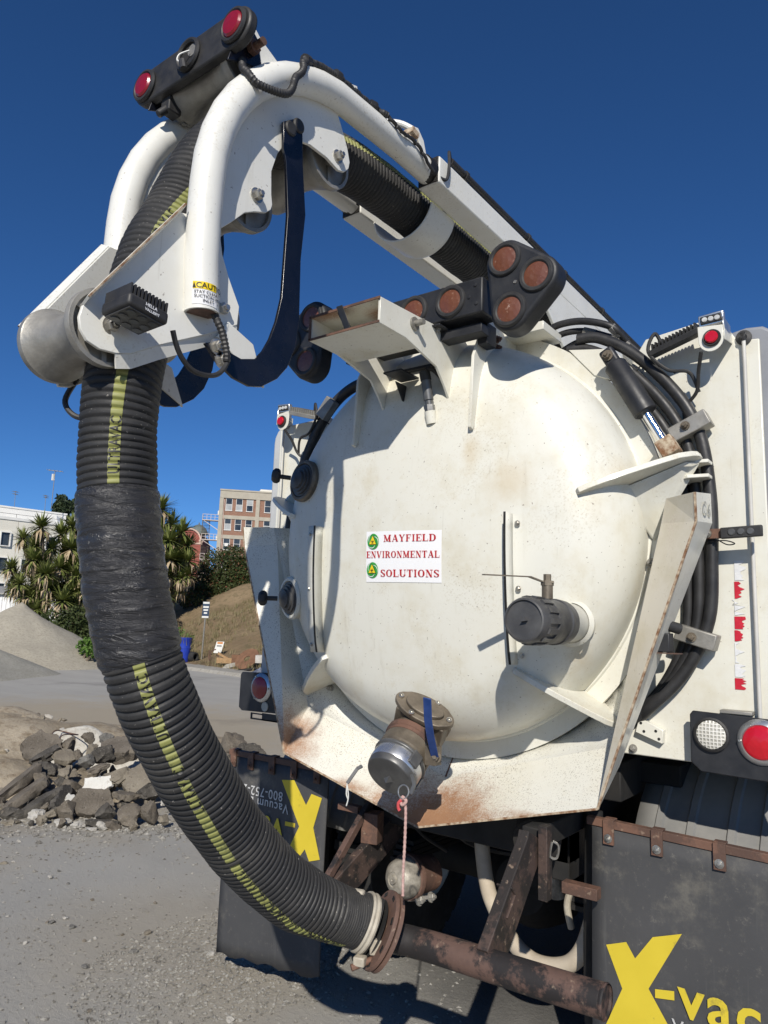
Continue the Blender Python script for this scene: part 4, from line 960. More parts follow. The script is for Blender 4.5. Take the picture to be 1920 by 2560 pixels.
nose = [(0.1580, -1.6557, 2.6033), (0.1580, -1.8668, 2.2856), (0.1580, -1.8723, 2.2582), (0.1580, -1.8668, 2.2332), (0.1580, -1.8496, 2.2123), (0.1580, -1.8199, 2.2016), (0.1580, -1.7825, 2.2031), (0.1580, -1.7477, 2.2128), (0.1580, -1.6819, 2.2543), (0.1580, -1.5583, 2.3216), (0.1580, -1.4653, 2.3796), (0.1580, -1.4629, 2.4300), (0.1580, -1.5023, 2.4912), (0.1580, -1.5298, 2.5452), (0.1580, -1.5475, 2.6249)]
nose = [p[1:] for p in nose]
skid = [(0.1580, -1.7825, 2.2031), (0.1580, -1.7477, 2.2128), (0.1580, -1.6819, 2.2543), (0.1580, -1.4656, 2.3828)]
for sg in (1, -1):
    x = sg*PX_-.005
    b = MB(); b.prism([(x, y, z) for y, z in upper], (.010, 0, 0)); b.build('side_plate', 'boom', head, 30, .0015)
    xn = lambda y: sg*(.158-(.026 if sg > 0 else .052)*max(-.3, min(1.05, (-1.60-y)/.24)))
    b = MB(); b.prism([(xn(y)-.005, y, z) for y, z in nose], (.010, 0, 0)); npl = b.build('nose_plate', 'boom', head, 30, .0015)
    e0, e1 = nose[0], nose[1]
    b = MB(); b.add([(xn(e0[0]), e0[0], e0[1]), (xn(e1[0]), e1[0], e1[1]), (xn(e1[0])+sg*.030, e1[0]-.004, e1[1]+.012), (xn(e0[0])+sg*.028, e0[0]-.004, e0[1]+.012)], [(0, 1, 2, 3)]); b.build('plate_flange', 'boom', npl, 0, solid=.006)
    b = MB(); b.rtube([(xn(e1[0])+sg*.031, e1[0]-.004, e1[1]+.012), (xn(e0[0])+sg*.029, e0[0]-.004, e0[1]+.012)], .006, .004, (0, -.6, .8)); b.build('chipped_edge', 'rust_edge', npl, 0)
    bt = [(xn(p[0]), p[0], p[1]) for p in (nose[6], nose[7], nose[8], nose[10])]
    b = MB(); b.sheet([bt, [(p[0]+sg*.03, p[1], p[2]-.022) for p in bt]]) if False else b.sheet([bt, [(p[0]-sg*.008, p[1]+.01, p[2]-.03) for p in bt]]); b.build('lower_lip', 'boom', npl, 0, solid=.006)
    # lower strap bracket
    b = MB(); b.prism([(sg*.165, -1.50, 2.375), (sg*.165, -1.41, 2.345), (sg*.165, -1.36, 2.24), (sg*.165, -1.44, 2.275), (sg*.165, -1.53, 2.325)], (sg*.010, 0, 0)); b.build('strap_bracket', 'boom', head, 30, .002)
# cast hourglass rollers
RP = [(0, .142), (.018, .142), (.018, .128), (.078, .128), (.078, .142), (.088, .142), (.089, .140), (.089, .119), (.085, .114), (.073, .080), (.061, .042), (.056, .0), (.061, -.042), (.073, -.080), (.085, -.114), (.089, -.119), (.089, -.140), (.088, -.142), (.078, -.142), (.078, -.128), (.018, -.128), (.018, -.142), (0, -.142)]
for (y, z, nm) in ((-1.800, 2.262, 0), (-1.4245, 2.767, 1), (-1.105, 3.068, 1), (-1.515, 2.405, 1), (-1.475, 3.150, 2)):
    xo, wk = (.010, .78) if nm == 0 else (0., .95)
    rk_ = .82 if nm == 2 else 1.
    b = MB(); b.lathe([(r_*rk_, h*wk) for r_, h in RP], (xo, y, z), (1, 0, 0), 44); rl = b.build('hose_roller', 'cast', head, 40)
    for sg in (1, -1):
        b = MB()
        for k in range(3):
            a = 2*math.pi*k/3+.6; b.obox((xo+sg*.130*wk, y+math.cos(a)*.046, z+math.sin(a)*.046), (.006, 0, 0), (0, math.cos(a)*.032, math.sin(a)*.032), (0, -math.sin(a)*.006, math.cos(a)*.006))
        b.lathe([(.0, .135*wk), (.018, .135*wk), (.018, .10*wk)], (xo, y, z), (sg, 0, 0), 12); b.build('roller_spokes', 'cast', rl)
        if nm < 2:
            b = MB(); b.bolt((sg*.163 if nm == 1 else (.138 if sg > 0 else -.112), y, z), (sg, 0, 0), .0145, .016); b.build('axle_bolt', 'steel', rl)
# tall ears that carry the top roller and the lamp bar
for sg in (1, -1):
    x = sg*.158-.004
    b = MB(); b.prism([(x, q[1], q[2]) for q in ((0.1580, -1.4692, 3.0288), (0.1580, -1.5102, 3.1343), (0.1580, -1.4944, 3.2369), (0.1580, -1.4736, 3.2551), (0.1580, -1.4446, 3.2340), (0.1580, -1.3329, 3.1929), (0.1580, -1.3693, 3.0789))], (.008, 0, 0)); b.build('lamp_ear', 'boom', head, 30, .002)
    b = MB(); b.prism([(sg*.168, q[1], q[2]) for q in ((0.1680, -1.5622, 3.0805), (0.1680, -1.5479, 3.1383), (0.1680, -1.4959, 3.2330), (0.1680, -1.4642, 3.2095), (0.1680, -1.4424, 3.1305), (0.1680, -1.5029, 3.1104))], (sg*.006, 0, 0)); b.build('bar_plate', 'navy_paint', head, 30, .002)
eb = (0.1760, -1.4886, 3.1629)
b = MB(); b.cyl(eb, (eb[0]+.05, eb[1], eb[2]), .011, 14); b.lathe([(.0, 0), (.020, 0), (.020, .018), (0, .018)], eb, (1, 0, 0), 6); b.build('ear_bolt', 'rust', head)
# lamp bar across the head
LB_ = [(-.192, 3.166, .053), (.196, 3.168, .055)]
b = MB(); out = hull2(LB_); b.prism([(x, -1.562, z) for x, z in out], (0, .028, 0)); lbar = b.build('lamp_bar', 'black_plastic', truck, 30, .006, 2)
for (x, z, k) in ((-.192, 3.166, 'lamp'), (0.006, 3.172, 'hole'), (.193, 3.168, 'lamp')):
    o = (x, -1.562, z)
    b = MB(); b.lathe([(.034, .0), (.047, 0), (.049, .006), (.046, .012), (.040, .013), (.035, .008), (.034, -.02)], o, AX, 32); b.build('lamp_grommet', 'black_plastic', lbar)
    if k == 'lamp':
        b = MB(); b.lathe([(.036, .004), (.035, .012), (.03, .017), (0, .021)], o, AX, 28); b.build('marker_lens', 'red_lens_dull', lbar)
    else:
        b = MB(); b.lathe([(.0, .0015), (.036, .0015)], o, AX, 28); b.build('empty_socket', 'chassis', lbar)
        b = MB(); b.lathe([(0, .004), (.018, .004), (.019, .002)], (x+.014, -1.562, z+.010), AX, 16); b.build('socket_glint', 'cast', lbar)
        b = MB(); b.tube(catmull([(x+.012, -1.572, z+.004), (x-.01, -1.587, z-.008), (x-.012, -1.592, z-.028), (x+.004, -1.587, z-.038)], 6), .0022, 6); b.build('loose_wire', 'white_plastic', lbar)
        b = MB(); b.tube([(x+.006, -1.587, z-.036), (x+.012, -1.585, z-.062)], .0105, 10); b.build('wire_plug', 'rubber_line', lbar)
b = MB(); b.obox((-.12, -1.52, 3.105), (.02, 0, 0), (0, .022, 0), (0, 0, .035)); b.tube([(-.115, -1.52, 3.10), (-.13, -1.555, 3.055)], .012, 8); b.build('bar_mount', 'black_plastic', lbar, 30, .004)
# corrugated loom from the lamp bar along the right arch tube
lm = [(0.1750, -1.5164, 3.1095), (0.2000, -1.5261, 3.0550), (0.2320, -1.5117, 3.0182), (0.2450, -1.4519, 3.0263), (0.2480, -1.4138, 3.0443), (0.2460, -1.3938, 3.0756), (0.2420, -1.3815, 3.1141), (0.1950, -1.3187, 3.1996), (0.1900, -1.2473, 3.2433), (0.1900, -1.1761, 3.2703), (0.1900, -1.0800, 3.2832), (0.1900, -0.9871, 3.2891), (0.2000, -0.9230, 3.2754), (0.2050, -0.8613, 3.2696), (0.2150, -0.7807, 3.2806), (0.2250, -0.7197, 3.2617), (0.2350, -0.6690, 3.2322)]
ctr = tube_arc(.18)
def push(p):                     # keep the loom outside the tube
    c = min(ctr, key=lambda q: math.dist(q, p)); i = ctr.index(c); best = c
    for e in (ctr[max(0, i-1)], ctr[min(len(ctr)-1, i+1)]):
        for t in (.2, .4, .6, .8):
            q = lerp(c, e, t)
            if math.dist(q, p) < math.dist(best, p): best = q
    d = math.dist(best, p)
    return p if d >= .053 else vadd(best, vmul(vnorm(vsub(p, best)), .053))
P_, L_ = resample([push(p) for p in catmull(lm, 8)], .0045); nn_ = int(len(P_)*.72)
b = MB(); b.tube(P_[:nn_], [.0098+(.0012 if i % 2 else -.0006) for i in range(nn_)], 10); b.build('cable_loom', 'black_plastic', head)
b = MB(); b.tube(P_[nn_-1:], .006, 8); b.build('cable', 'black_plastic', head)
for i in (int(nn_*.50), int(nn_*.67), int(nn_*.9)):
    p = P_[i]; d = vnorm(vsub(P_[i+1], p)); b = MB(); b.tube([vsub(p, vmul(d, .012)), vadd(p, vmul(d, .012))], .016, 9); b.build('tape_tie', 'black_plastic', head)
# guard straps: flat bars bent into a long hook
def strap(x):
    L_ = [(0.1580, -1.3560, 3.0259), (0.1580, -1.3495, 2.9463), (0.1580, -1.3366, 2.9123), (0.1580, -1.3176, 2.7579), (0.1750, -1.3217, 2.5097), (0.1750, -1.3372, 2.4339), (0.1750, -1.3567, 2.3777), (0.1750, -1.3785, 2.3365), (0.1750, -1.4047, 2.3056), (0.1750, -1.4523, 2.2902), (0.1750, -1.4904, 2.2948), (0.1750, -1.5271, 2.3109)]
    R_ = [(0.1750, -1.5697, 2.2932), (0.1750, -1.5288, 2.2581), (0.1750, -1.4743, 2.2331), (0.1750, -1.4192, 2.2269), (0.1750, -1.3774, 2.2370), (0.1750, -1.3213, 2.2759), (0.1750, -1.2861, 2.3187), (0.1750, -1.2595, 2.3856), (0.1750, -1.2500, 2.4721), (0.1750, -1.2571, 2.6509), (0.1580, -1.2481, 2.7926), (0.1580, -1.2702, 2.9394), (0.1580, -1.2807, 3.0582), (0.1580, -1.2917, 3.0658), (0.1580, -1.3187, 3.0568)]
    pts = [(p[1], p[2]) for p in L_]+[(p[1], p[2]) for p in R_]
    b = MB(); b.prism([(x-.005, y, z) for y, z in pts], (.010, 0, 0)); return b.build('guard_strap', 'navy_paint', head, 30, .0012)
for x in (.175, -.175):
    st = strap(x); sg = 1 if x > 0 else -1
    for p in ((0.1580, -1.3273, 3.0207), (0.1580, -1.2973, 3.0480)):
        b = MB(); b.lathe([(0, .006), (.018, .006), (.022, .002), (.022, 0)], (x+sg*.005, p[1], p[2]), (sg, 0, 0), 20); b.build('strap_button', 'black_plastic' if sg > 0 else 'navy_paint', st)
    for p in ((0.1800, -1.5350, 2.2936), (0.1800, -1.5169, 2.2641)):
        b = MB(); b.bolt((x+sg*.005, p[1], p[2]), (sg, 0, 0), .0145, .014); b.build('strap_bolt', 'steel', st)
# caution decal on the arch tube
b = MB(); dz0, dz1 = 2.368, 2.424
def ont(a, z, lift=.0012): yy = -1.588-(z-2.362)*.09; return (.18+(.0425+lift)*math.cos(R(a)), yy+(.0425+lift)*math.sin(R(a)), z)
A0, A1 = -70, 15
def strip(z0, z1, mat, lift, a0=A0, a1=A1, nm='caution_decal'):
    b = MB(); b.sheet([[ont(a0+(a1-a0)*i/14, z0, lift) for i in range(15)], [ont(a0+(a1-a0)*i/14, z1, lift) for i in range(15)]]); return b.build(nm, mat, head, 60)
dec = strip(dz0, dz1, 'sign_white', .0010); strip(dz1-.019, dz1-.001, 'sign_yellow', .0018, A0+3, A1-3)
def wt(a0, z0): return lambda x, y: ont(a0+math.degrees(x/.0425), z0+y, .003)
text('CAUTION', 'lettering', 'ink', head, None, (1,0,0), (0,0,1), .0185, .0002, warp=wt(-56, dz1-.0165))
b = MB(); b.add([wt(-67, dz1-.017)(0, 0), wt(-67, dz1-.017)(.008, 0), wt(-67, dz1-.017)(.004, .014)], [(0, 1, 2)]); b.build('warning_triangle', 'ink', head, 0, recalc=False)
for i, t in enumerate(('STAY CLEAR', 'SUCTION HOSE', 'INLET')): text(t, 'lettering', 'ink', head, None, (1,0,0), (0,0,1), .0105, .0001, warp=wt(-62 if i < 2 else -36, dz1-.030-.0105*i))
# square work lamp under the nose plate
wc = (.222, -1.795, 2.272)
wx = vnorm((1., .04, .05)); wy = vnorm((-.04, 1., -.10)); wz = vnorm(vcross(wx, wy))
b = MB(); b.obox(wc, vmul(wx, .049), vmul(wy, .052), vmul(wz, .015)); wlamp = b.build('work_lamp', 'black_plastic', head, 30, .008, 3)
b = MB()
for k in range(11): b.obox(vadd(vadd(wc, vmul(wy, -.046+.0092*k)), vmul(wz, .025)), vmul(wy, .0022), vmul(wx, .044), vmul(wz, .013))
b.build('cooling_fins', 'black_plastic', wlamp)
b = MB(); b.obox(vadd(wc, vmul(wz, -.0165)), vmul(wx, .042), vmul(wy, .044), vmul(wz, .001)); b.build('lamp_window', 'darkcap', wlamp, 30)
for i in (-1, 0, 1):
    for j in (-1, 0, 1):
        b = MB(); b.lathe([(.0, .0018), (.0105, .0018), (.0105, 0)], vadd(vadd(wc, vmul(wx, .027*i)), vadd(vmul(wy, .028*j), vmul(wz, -.0175))), vmul(wz, -1), 12); b.build('led_eye', 'capgrey', wlamp)
text('HELLA', 'lettering', 'sign_white', wlamp, vadd(vadd(wc, vmul(wx, .0498)), vadd(vmul(wy, -.012), vmul(wz, .001))), wy, wz, .0105, .0002, .0005)
text('VALUEFIT', 'lettering', 'sign_white', wlamp, vadd(vadd(wc, vmul(wx, .0498)), vadd(vmul(wy, -.012), vmul(wz, -.0095))), wy, wz, .0088, .0002, .0005)
b = MB(); b.obox(vadd(wc, (-.04, .03, .012)), (.04, 0, 0), (0, .01, 0), (0, 0, .012)); b.build('lamp_foot', 'black_plastic', wlamp)
b = MB(); b.tube(catmull([(0.2400, -1.7089, 2.2616), (0.2350, -1.6938, 2.2358), (0.2300, -1.6710, 2.2112), (0.2250, -1.6370, 2.1941), (0.2200, -1.5920, 2.1962), (0.2200, -1.5566, 2.2100), (0.2200, -1.5332, 2.2427), (0.2200, -1.5358, 2.2726), (0.2150, -1.5497, 2.3203), (0.2050, -1.5631, 2.3538), (0.1900, -1.5623, 2.3753)], 7), [.0055]*71 if False else .0062, 8); b.build('lamp_cable', 'black_plastic', head)
b = MB(); pp, _l = resample(catmull([(0.2200, -1.5336, 2.2477), (0.2200, -1.5358, 2.2726), (0.2150, -1.5497, 2.3203), (0.2050, -1.5631, 2.3538), (0.1900, -1.5626, 2.3784)], 7), .005); b.tube(pp, [.009+(.001 if i % 2 else -.0008) for i in range(len(pp))], 9); b.build('cable_loom', 'black_plastic', head)
b = MB(); b.tube(catmull([(-.12, -1.72, 2.21), (-.13, -1.74, 2.15), (-.10, -1.73, 2.11), (-.06, -1.70, 2.10)], 6), .007, 8); b.build('cable', 'black_plastic', head)

# arrow board with its dead amber lamps
AY = -.52
b = MB(); b.box((-.36, AY, 2.735), (.355, AY+.11, 2.868)); ab = b.build('arrow_board', 'black_paint', truck, 30, .006, 2)
cl_l = [(.451, 2.894), (.570, 2.806), (.471, 2.705)]
for sg in (1, -1):
    out = hull2([(sg*x, z, .074) for x, z in cl_l]); b = MB(); b.prism([(x, AY-.018, z) for x, z in out], (0, .085, 0)); b.build('lamp_cluster', 'black_paint', ab, 40, .014, 3)
lamps = [(sg*x, z, AY-.018) for sg in (1, -1) for x, z in cl_l]+[(x, 2.803, AY) for x in (-.222, -.06, .059+.0, .222)]
for (x, z, y) in lamps:
    b = MB(); b.lathe([(.044, -.004), (.0445, .006), (.049, .010), (.058, .010), (.062, .006), (.063, 0)], (x, y, z), AX, 36); lr = b.build('lamp_ring', 'black_plastic', ab, 40)
    b = MB(); b.lathe([(.0445, .004), (.03, .007), (0, .009)], (x, y, z), AX, 28); b.build('amber_lens', 'amber_lens', ab)
b = MB()
for x, z in ((.325, 2.84), (.30, 2.80), (.33, 2.77)): b.lathe([(.008, 0), (.006, .003), (0, .004)], (x, AY, z), AX, 8)
b.build('rivet', 'black_paint', ab)
b = MB(); b.lathe([(.007, 0), (.006, .003), (0, .003)], (.492, AY-.018, 2.80), AX, 8); b.build('screw', 'steel', ab)
b = MB(); b.box((.12, AY-.02, 2.715), (.19, AY+.16, 2.722)); b.box((-.19, AY-.02, 2.715), (-.12, AY+.16, 2.722)); b.box((-.3, AY+.04, 2.68), (.33, AY+.1, 2.715)); b.box((.28, AY+.1, 2.66), (.32, AY+.17, 2.74)); b.build('board_mount', 'black_paint', ab, 30, .002)
for x in (.145, .165): 
    b = MB(); b.bolt((x, AY+.01, 2.715), (0, 0, -1), .008); b.build('mount_bolt', 'cast', ab)

# ------------------------------------------------------------------ suction hose over the boom head and down to the rear pipe
HP = [(0.0, 2.686, 3.25), (0.0, 1.6, 3.25), (0.0, 0.6, 3.25), (0.0, -0.2, 3.25), (0.0, -0.6, 3.248), (0.0, -0.85, 3.232), (0.0, -1.05, 3.19), (0.0, -1.17, 3.15), (0.0, -1.28, 3.098), (0.0, -1.375, 3.025), (0.0, -1.448, 2.935), (0.0, -1.502, 2.825), (0.0, -1.548, 2.7), (0.01, -1.615, 2.55), (0.025, -1.66, 2.36), (0.038, -1.69, 2.2), (0.042, -1.696, 2.094), (0.043, -1.692, 2.012), (0.05, -1.686, 1.911), (0.065, -1.68, 1.811), (0.077, -1.666, 1.719), (0.084, -1.655, 1.66), (0.102, -1.624, 1.542), (0.111, -1.589, 1.458), (0.106, -1.52, 1.352), (0.09, -1.419, 1.229), (0.06, -1.241, 1.049), (0.058, -1.046, 0.884), (0.089, -0.904, 0.802), (0.128, -0.795, 0.752), (0.152, -0.765, 0.735)]
HC, HL = resample(catmull(HP, 10), .01)
HT, HN, HB = frames(HC)
HR, PITCH = .0895, .0182
def hose_rad(s):
    f = abs(math.cos(math.pi*s/PITCH)); taper = 1.
    if s > HL-.30: taper = 1-.12*min(1, (s-(HL-.30))/.2)
    dep = .0062 if s < HL-.16 else .0016
    if s > HL-.16: f = abs(math.cos(math.pi*s/(PITCH*.5)))
    kk = int(s/PITCH+.5)
    wob = 1+.008*math.sin(s*23)+.006*math.sin(s*41+1)+.011*noise.noise((kk*.83, 4.1, 0))
    return HR*taper*wob-dep*f**9
def hose_at(s, phi, lift=0., rad=None):
    x = min(max(s/HL, 0), 1)*(len(HC)-1); i = min(int(x), len(HC)-2); t = x-i
    p = lerp(HC[i], HC[i+1], t); n = lerp(HN[i], HN[i+1], t); c = lerp(HB[i], HB[i+1], t)
    q = (rad if rad is not None else hose_rad(s))+lift; a, d = math.cos(R(phi))*q, math.sin(R(phi))*q
    return tuple(p[j]+n[j]*a+c[j]*d for j in range(3))
hose = thing('suction_hose', 'black corrugated suction hose with yellow lettered stripe hanging in a curve from the boom', 'hose', (.0, 0., 0.))
T0, T1 = 5.295, 5.685
def hose_piece(s0, s1, nm, mat, step, radf, n=44, ph0=0., ph1=360.):
    k = int((s1-s0)/step); rows = []
    full = abs(ph1-ph0-360) < 1e-6
    for i in range(k+1):
        s = s0+(s1-s0)*i/k
        rows.append([hose_at(s, ph0+(ph1-ph0)*j/n, 0, radf(s, ph0+(ph1-ph0)*j/n)) for j in range(n+1)])
    b = MB(); b.sheet(rows); return b.build(nm, mat, hose, 60)
hose_piece(0., T0+.01, 'hose_section', 'hose', PITCH/7, lambda s, p: hose_rad(s), 40)
hose_piece(T1-.01, HL, 'hose_section', 'hose', PITCH/8, lambda s, p: hose_rad(s), 48)
def tape_rad(s, p):
    a = R(p); w = .0028*noise.noise((math.cos(a)*1.6, math.sin(a)*1.6, s*42+.8*math.sin(a)))+.002*noise.noise((math.cos(a)*3, math.sin(a)*3+5, s*80+2*math.sin(a+1)))
    turn = ((s-T0)/.046+a/(2*math.pi)) % 1.
    e = min(1, min(s-T0, T1-s)/.012)
    return HR+.0005+.0028*max(0, e)+w*1.3+.0022*turn*(turn < .95)
hose_piece(T0, T1, 'tape_wrap', 'tape', .0026, tape_rad, 72)
PH = [(0, -60), (3.0, -62), (3.5, -68), (4.0, -80), (4.34, -82), (4.49, -64), (4.64, -53), (4.85, -54), (5.02, -54), (5.12, -52), (5.28, -49), (5.68, -48), (5.97, -42.5), (6.2, -37.5), (6.53, -30), (6.66, -25), (6.75, -17), (6.9, -8)]
def phi_at(s):
    for (a, c), (d, e) in zip(PH, PH[1:]):
        if a <= s <= d: return c+(e-c)*(s-a)/(d-a)
    return PH[-1][1]
SWID = 8.2
def stripe_piece(s0, s1):
    rows = []; k = int((s1-s0)/(PITCH/8))
    for i in range(k+1):
        s = s0+(s1-s0)*i/k; ph = phi_at(s); rows.append([hose_at(s, ph+SWID*(j/3-1), .0009) for j in range(7)])
    b = MB(); b.sheet(rows); b.build('yellow_stripe', 'stripe', hose, 60)
for s0, s1 in ((2.2, 3.03), (3.06, 4.40), (4.415, T0), (T1, 5.935), (5.955, 6.26), (6.275, 6.52), (6.535, 6.80)): stripe_piece(s0, s1)
def hose_word(s0):
    HS = .034
    def w(x, y): return hose_at(s0-x*.78, phi_at(s0-x*.78)+math.degrees((y-HS*.35)/HR), .0016)
    text('ULTRAVAC', 'lettering', 'ink', hose, None, (1,0,0), (0,0,1), HS, .0006, space=1.06, warp=w)
for s0 in (4.70, 5.27, 5.845, 6.06, 6.44, 6.60, 6.78): hose_word(s0)
# clamp and loose bolt at the lower end
PH_D = HT[-4]
cp = hose_at(HL-.028, 0, 0, 0.)
b = MB(); b.lathe([(.079, -.014), (.084, -.014), (.086, -.008), (.083, -.001), (.086, .006), (.084, .012), (.079, .012)], cp, HT[int(len(HT)*(HL-.028)/HL)], 40); clp = b.build('hose_clamp', 'clamp', hose)
b0 = (0.2036, -0.7665, 0.6724); b1 = (0.1458, -0.8559, 0.6465)
b = MB(); b.cyl(b0, b1, .0095, 14); b.build('clamp_bolt', 'rust', clp)
b = MB(); b.obox((0.1927, -0.7927, 0.6991), (.018, .008, 0), (-.006, .018, 0), (.0, 0, .022)); b.obox((0.1609, -0.8351, 0.6634), (.016, .006, 0), (-.004, .014, 0), (.0, 0, .013)); b.build('clamp_lug', 'clamp', clp, 30, .004)
b = MB(); b.obox((0.1302, -0.8150, 0.8296), (.018, .005, 0), (-.003, .012, 0), (0, 0, .016)); b.build('clamp_lug', 'clamp', clp, 30, .006)
b = MB(); b.sheet([[vadd(PF, vadd(vmul(PD, -.010), vadd(vmul(fe, math.cos(R(a))*q), vmul(fg, math.sin(R(a))*q)))) for a in range(0, 361, 9)] for q in (.0, .08)]); b.build('hose_end', 'hose', hose)

# key ring and rope on the drain valve cap
rp0 = (0.2763, -0.8017, 1.1277); 
rope = thing('rope', 'thin pink braided rope hanging from a steel ring on the drain valve cap', 'rope', rp0)
b = MB(); rc = (0., -.004, .018); ringp = [(rc[0]+.0185*math.cos(R(a)), rc[1]+.004*math.sin(R(a)), rc[2]+.0185*math.sin(R(a))) for a in range(0, 361, 15)]
b.tube(ringp, .0022, 8, False); b.build('key_ring', 'steel', rope)
drop = [(.0, 0, 0), (.006, .0, -.02), (.008, 0, -.06), (.007, 0, -.14), (.005, 0, -.20), (.006, 0, -.268)]
P_, L_ = resample(catmull(drop, 8), .004)
b = MB(); b.tube(P_, [.0042+.0007*math.sin(i*1.9) for i in range(len(P_))], 8); b.build('cord', 'cord', rope)
b = MB(); b.tube(catmull([(-.004, -.004, .004), (.012, -.006, -.006), (.0, -.008, -.018), (-.008, -.004, -.006), (.006, -.006, .002)], 6), .005, 8); b.build('knot', 'cord', rope)
b = MB(); b.tube(catmull([(-.004, -.006, -.006), (-.012, -.01, -.014), (-.014, -.008, -.028), (-.008, -.008, -.036)], 5), .0048, 8); b.build('frayed_end', 'cord_red', rope)

# ------------------------------------------------------------------ the yard: ground, hill, piles
FWD = Vector((-math.sin(yaw), math.cos(yaw), 0)); RGT = Vector((math.cos(yaw), math.sin(yaw), 0))
def G(d, s, z=0.): return tuple(Vector((CAM.x, CAM.y, 0))+FWD*d+RGT*s+Vector((0, 0, z)))
def ground_mat():
    k = NT('dusty_asphalt_ground')
    big = k.noise(.55, 6, .6); mid = k.noise(3.5, 7, .66); fine = k.noise(38, 6, .75); grit = k.noise(170, 3, .7)
    c = k.mix(k.step(mid, .3, .7), (.285, .276, .252), (.395, .384, .352))
    g2 = k.noise(64, 4, .8); g3 = k.noise(21, 5, .75)
    c = k.mix(k.math('MULTIPLY', k.step(g3, .48, .68), .6), c, (.40, .382, .34))
    c = k.mix(k.math('MULTIPLY', k.step(g3, .46, .34), .5), c, (.12, .112, .098))
    c = k.mix(k.math('MULTIPLY', k.step(g2, .52, .66), .8), c, (.50, .48, .43))
    c = k.mix(k.math('MULTIPLY', k.step(g2, .45, .33), .75), c, (.085, .078, .066))
    c = k.mix(k.math('MULTIPLY', k.step(fine, .50, .66), .6), c, (.40, .375, .325))
    c = k.mix(k.math('MULTIPLY', k.step(grit, .55, .68), .85), c, (.52, .50, .45))
    c = k.mix(k.math('MULTIPLY', k.step(grit, .44, .34), .85), c, (.075, .07, .062))
    tan = k.mix(fine, (.30, .255, .185), (.46, .40, .30))
    # tan dust round the rubble and the piles, pale concrete of the far lane
    d1 = k.dist((-8.6078, 2.5572, 0.0000), (.17, .17, 1)); d2 = k.dist((-1.7850, 0.0238, 0.0000), (.9, .9, 1)); d3 = k.dist((-10.2026, 7.3268, 0.0000), (.05, .05, 1)); d4 = k.dist((-0.9974, -0.1408, 0.0000), (1.5, 1.5, 1))
    wob = k.math('MULTIPLY', k.math('SUBTRACT', k.noise(1.6, 7, .7), .5), .9)
    c = k.mix(k.step(k.math('ADD', d3, wob), 1.0, .45), c, k.mix(k.noise(1, 5, .6, k.vec((.35, 1.5, 1))), k.mix(mid, (.275, .266, .242), (.355, .345, .315)), (.44, .425, .385)))
    c = k.mix(k.math('MULTIPLY', k.step(k.math('ADD', d1, wob), 1.1, .5), .9), c, tan)
    c = k.mix(k.math('MULTIPLY', k.step(k.math('ADD', d2, wob), 1.0, .2), .45), c, tan)
    c = k.mix(k.math('MULTIPLY', k.step(k.math('ADD', d4, wob), .9, .2), .35), c, tan)
    d_shade = k.dist((.2, 1.9, 0), (.5, .5, 1))  # shade under the truck painted into the ground colour, darker than the yard
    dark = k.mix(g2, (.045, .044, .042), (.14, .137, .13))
    c = k.mix(k.math('MULTIPLY', k.step(k.math('ADD', d_shade, k.math('MULTIPLY', wob, .5)), 1.05, .6), .9), c, dark)
    c = k.mix(k.math('MULTIPLY', k.step(big, .56, .72), .35), c, (.13, .127, .12))
    return k.out(c, .95, bump=k.math('ADD', k.math('MULTIPLY', fine, .6), k.math('MULTIPLY', grit, .35)), bs=.75, bd=.02, spec=.15)
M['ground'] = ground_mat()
def earth(name, a, b, c_, sc=6, fleck=(.5, .48, .43), fl=.5, bs=.8, bd=.03):
    k = NT(name); m_ = k.noise(sc*.25, 6, .65)
    c = k.mix(k.step(m_, .35, .65), a, b)
    c = k.mix(k.step(k.noise(sc*1.5, 7, .7), .45, .68), c, c_)
    c = k.mix(k.math('MULTIPLY', k.step(k.noise(sc*9, 3, .7), .60, .72), fl), c, fleck)
    return k.out(c, .95, bump=k.noise(sc*5, 7, .72), bs=bs, bd=bd, spec=.1)
M['gravel_tan'] = earth('tan_gravel', (.375, .342, .275), (.43, .395, .315), (.30, .275, .22), 9)
M['gravel_grey'] = earth('grey_gravel', (.36, .345, .29), (.42, .40, .34), (.30, .288, .245), 12, fl=.35)
M['dirt'] = earth('dry_tan_dirt', (.33, .275, .195), (.42, .36, .27), (.24, .19, .13), 5)
M['hill'] = earth('dry_grass_slope', (.20, .145, .088), (.275, .205, .125), (.155, .125, .07), 2.2, (.30, .25, .16), .5, bd=.08)
M['kerb'] = earth('worn_concrete', (.33, .315, .28), (.40, .38, .33), (.25, .23, .19), 5)
M['white_powder'] = earth('white_powder', (.50, .475, .42), (.60, .58, .52), (.38, .34, .27), 8, (.7, .69, .66), .4)
b = MB(); n = 40
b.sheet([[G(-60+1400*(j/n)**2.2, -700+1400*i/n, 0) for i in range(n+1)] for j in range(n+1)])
tag(b.build('ground', 'ground', None, 0), kind='structure')
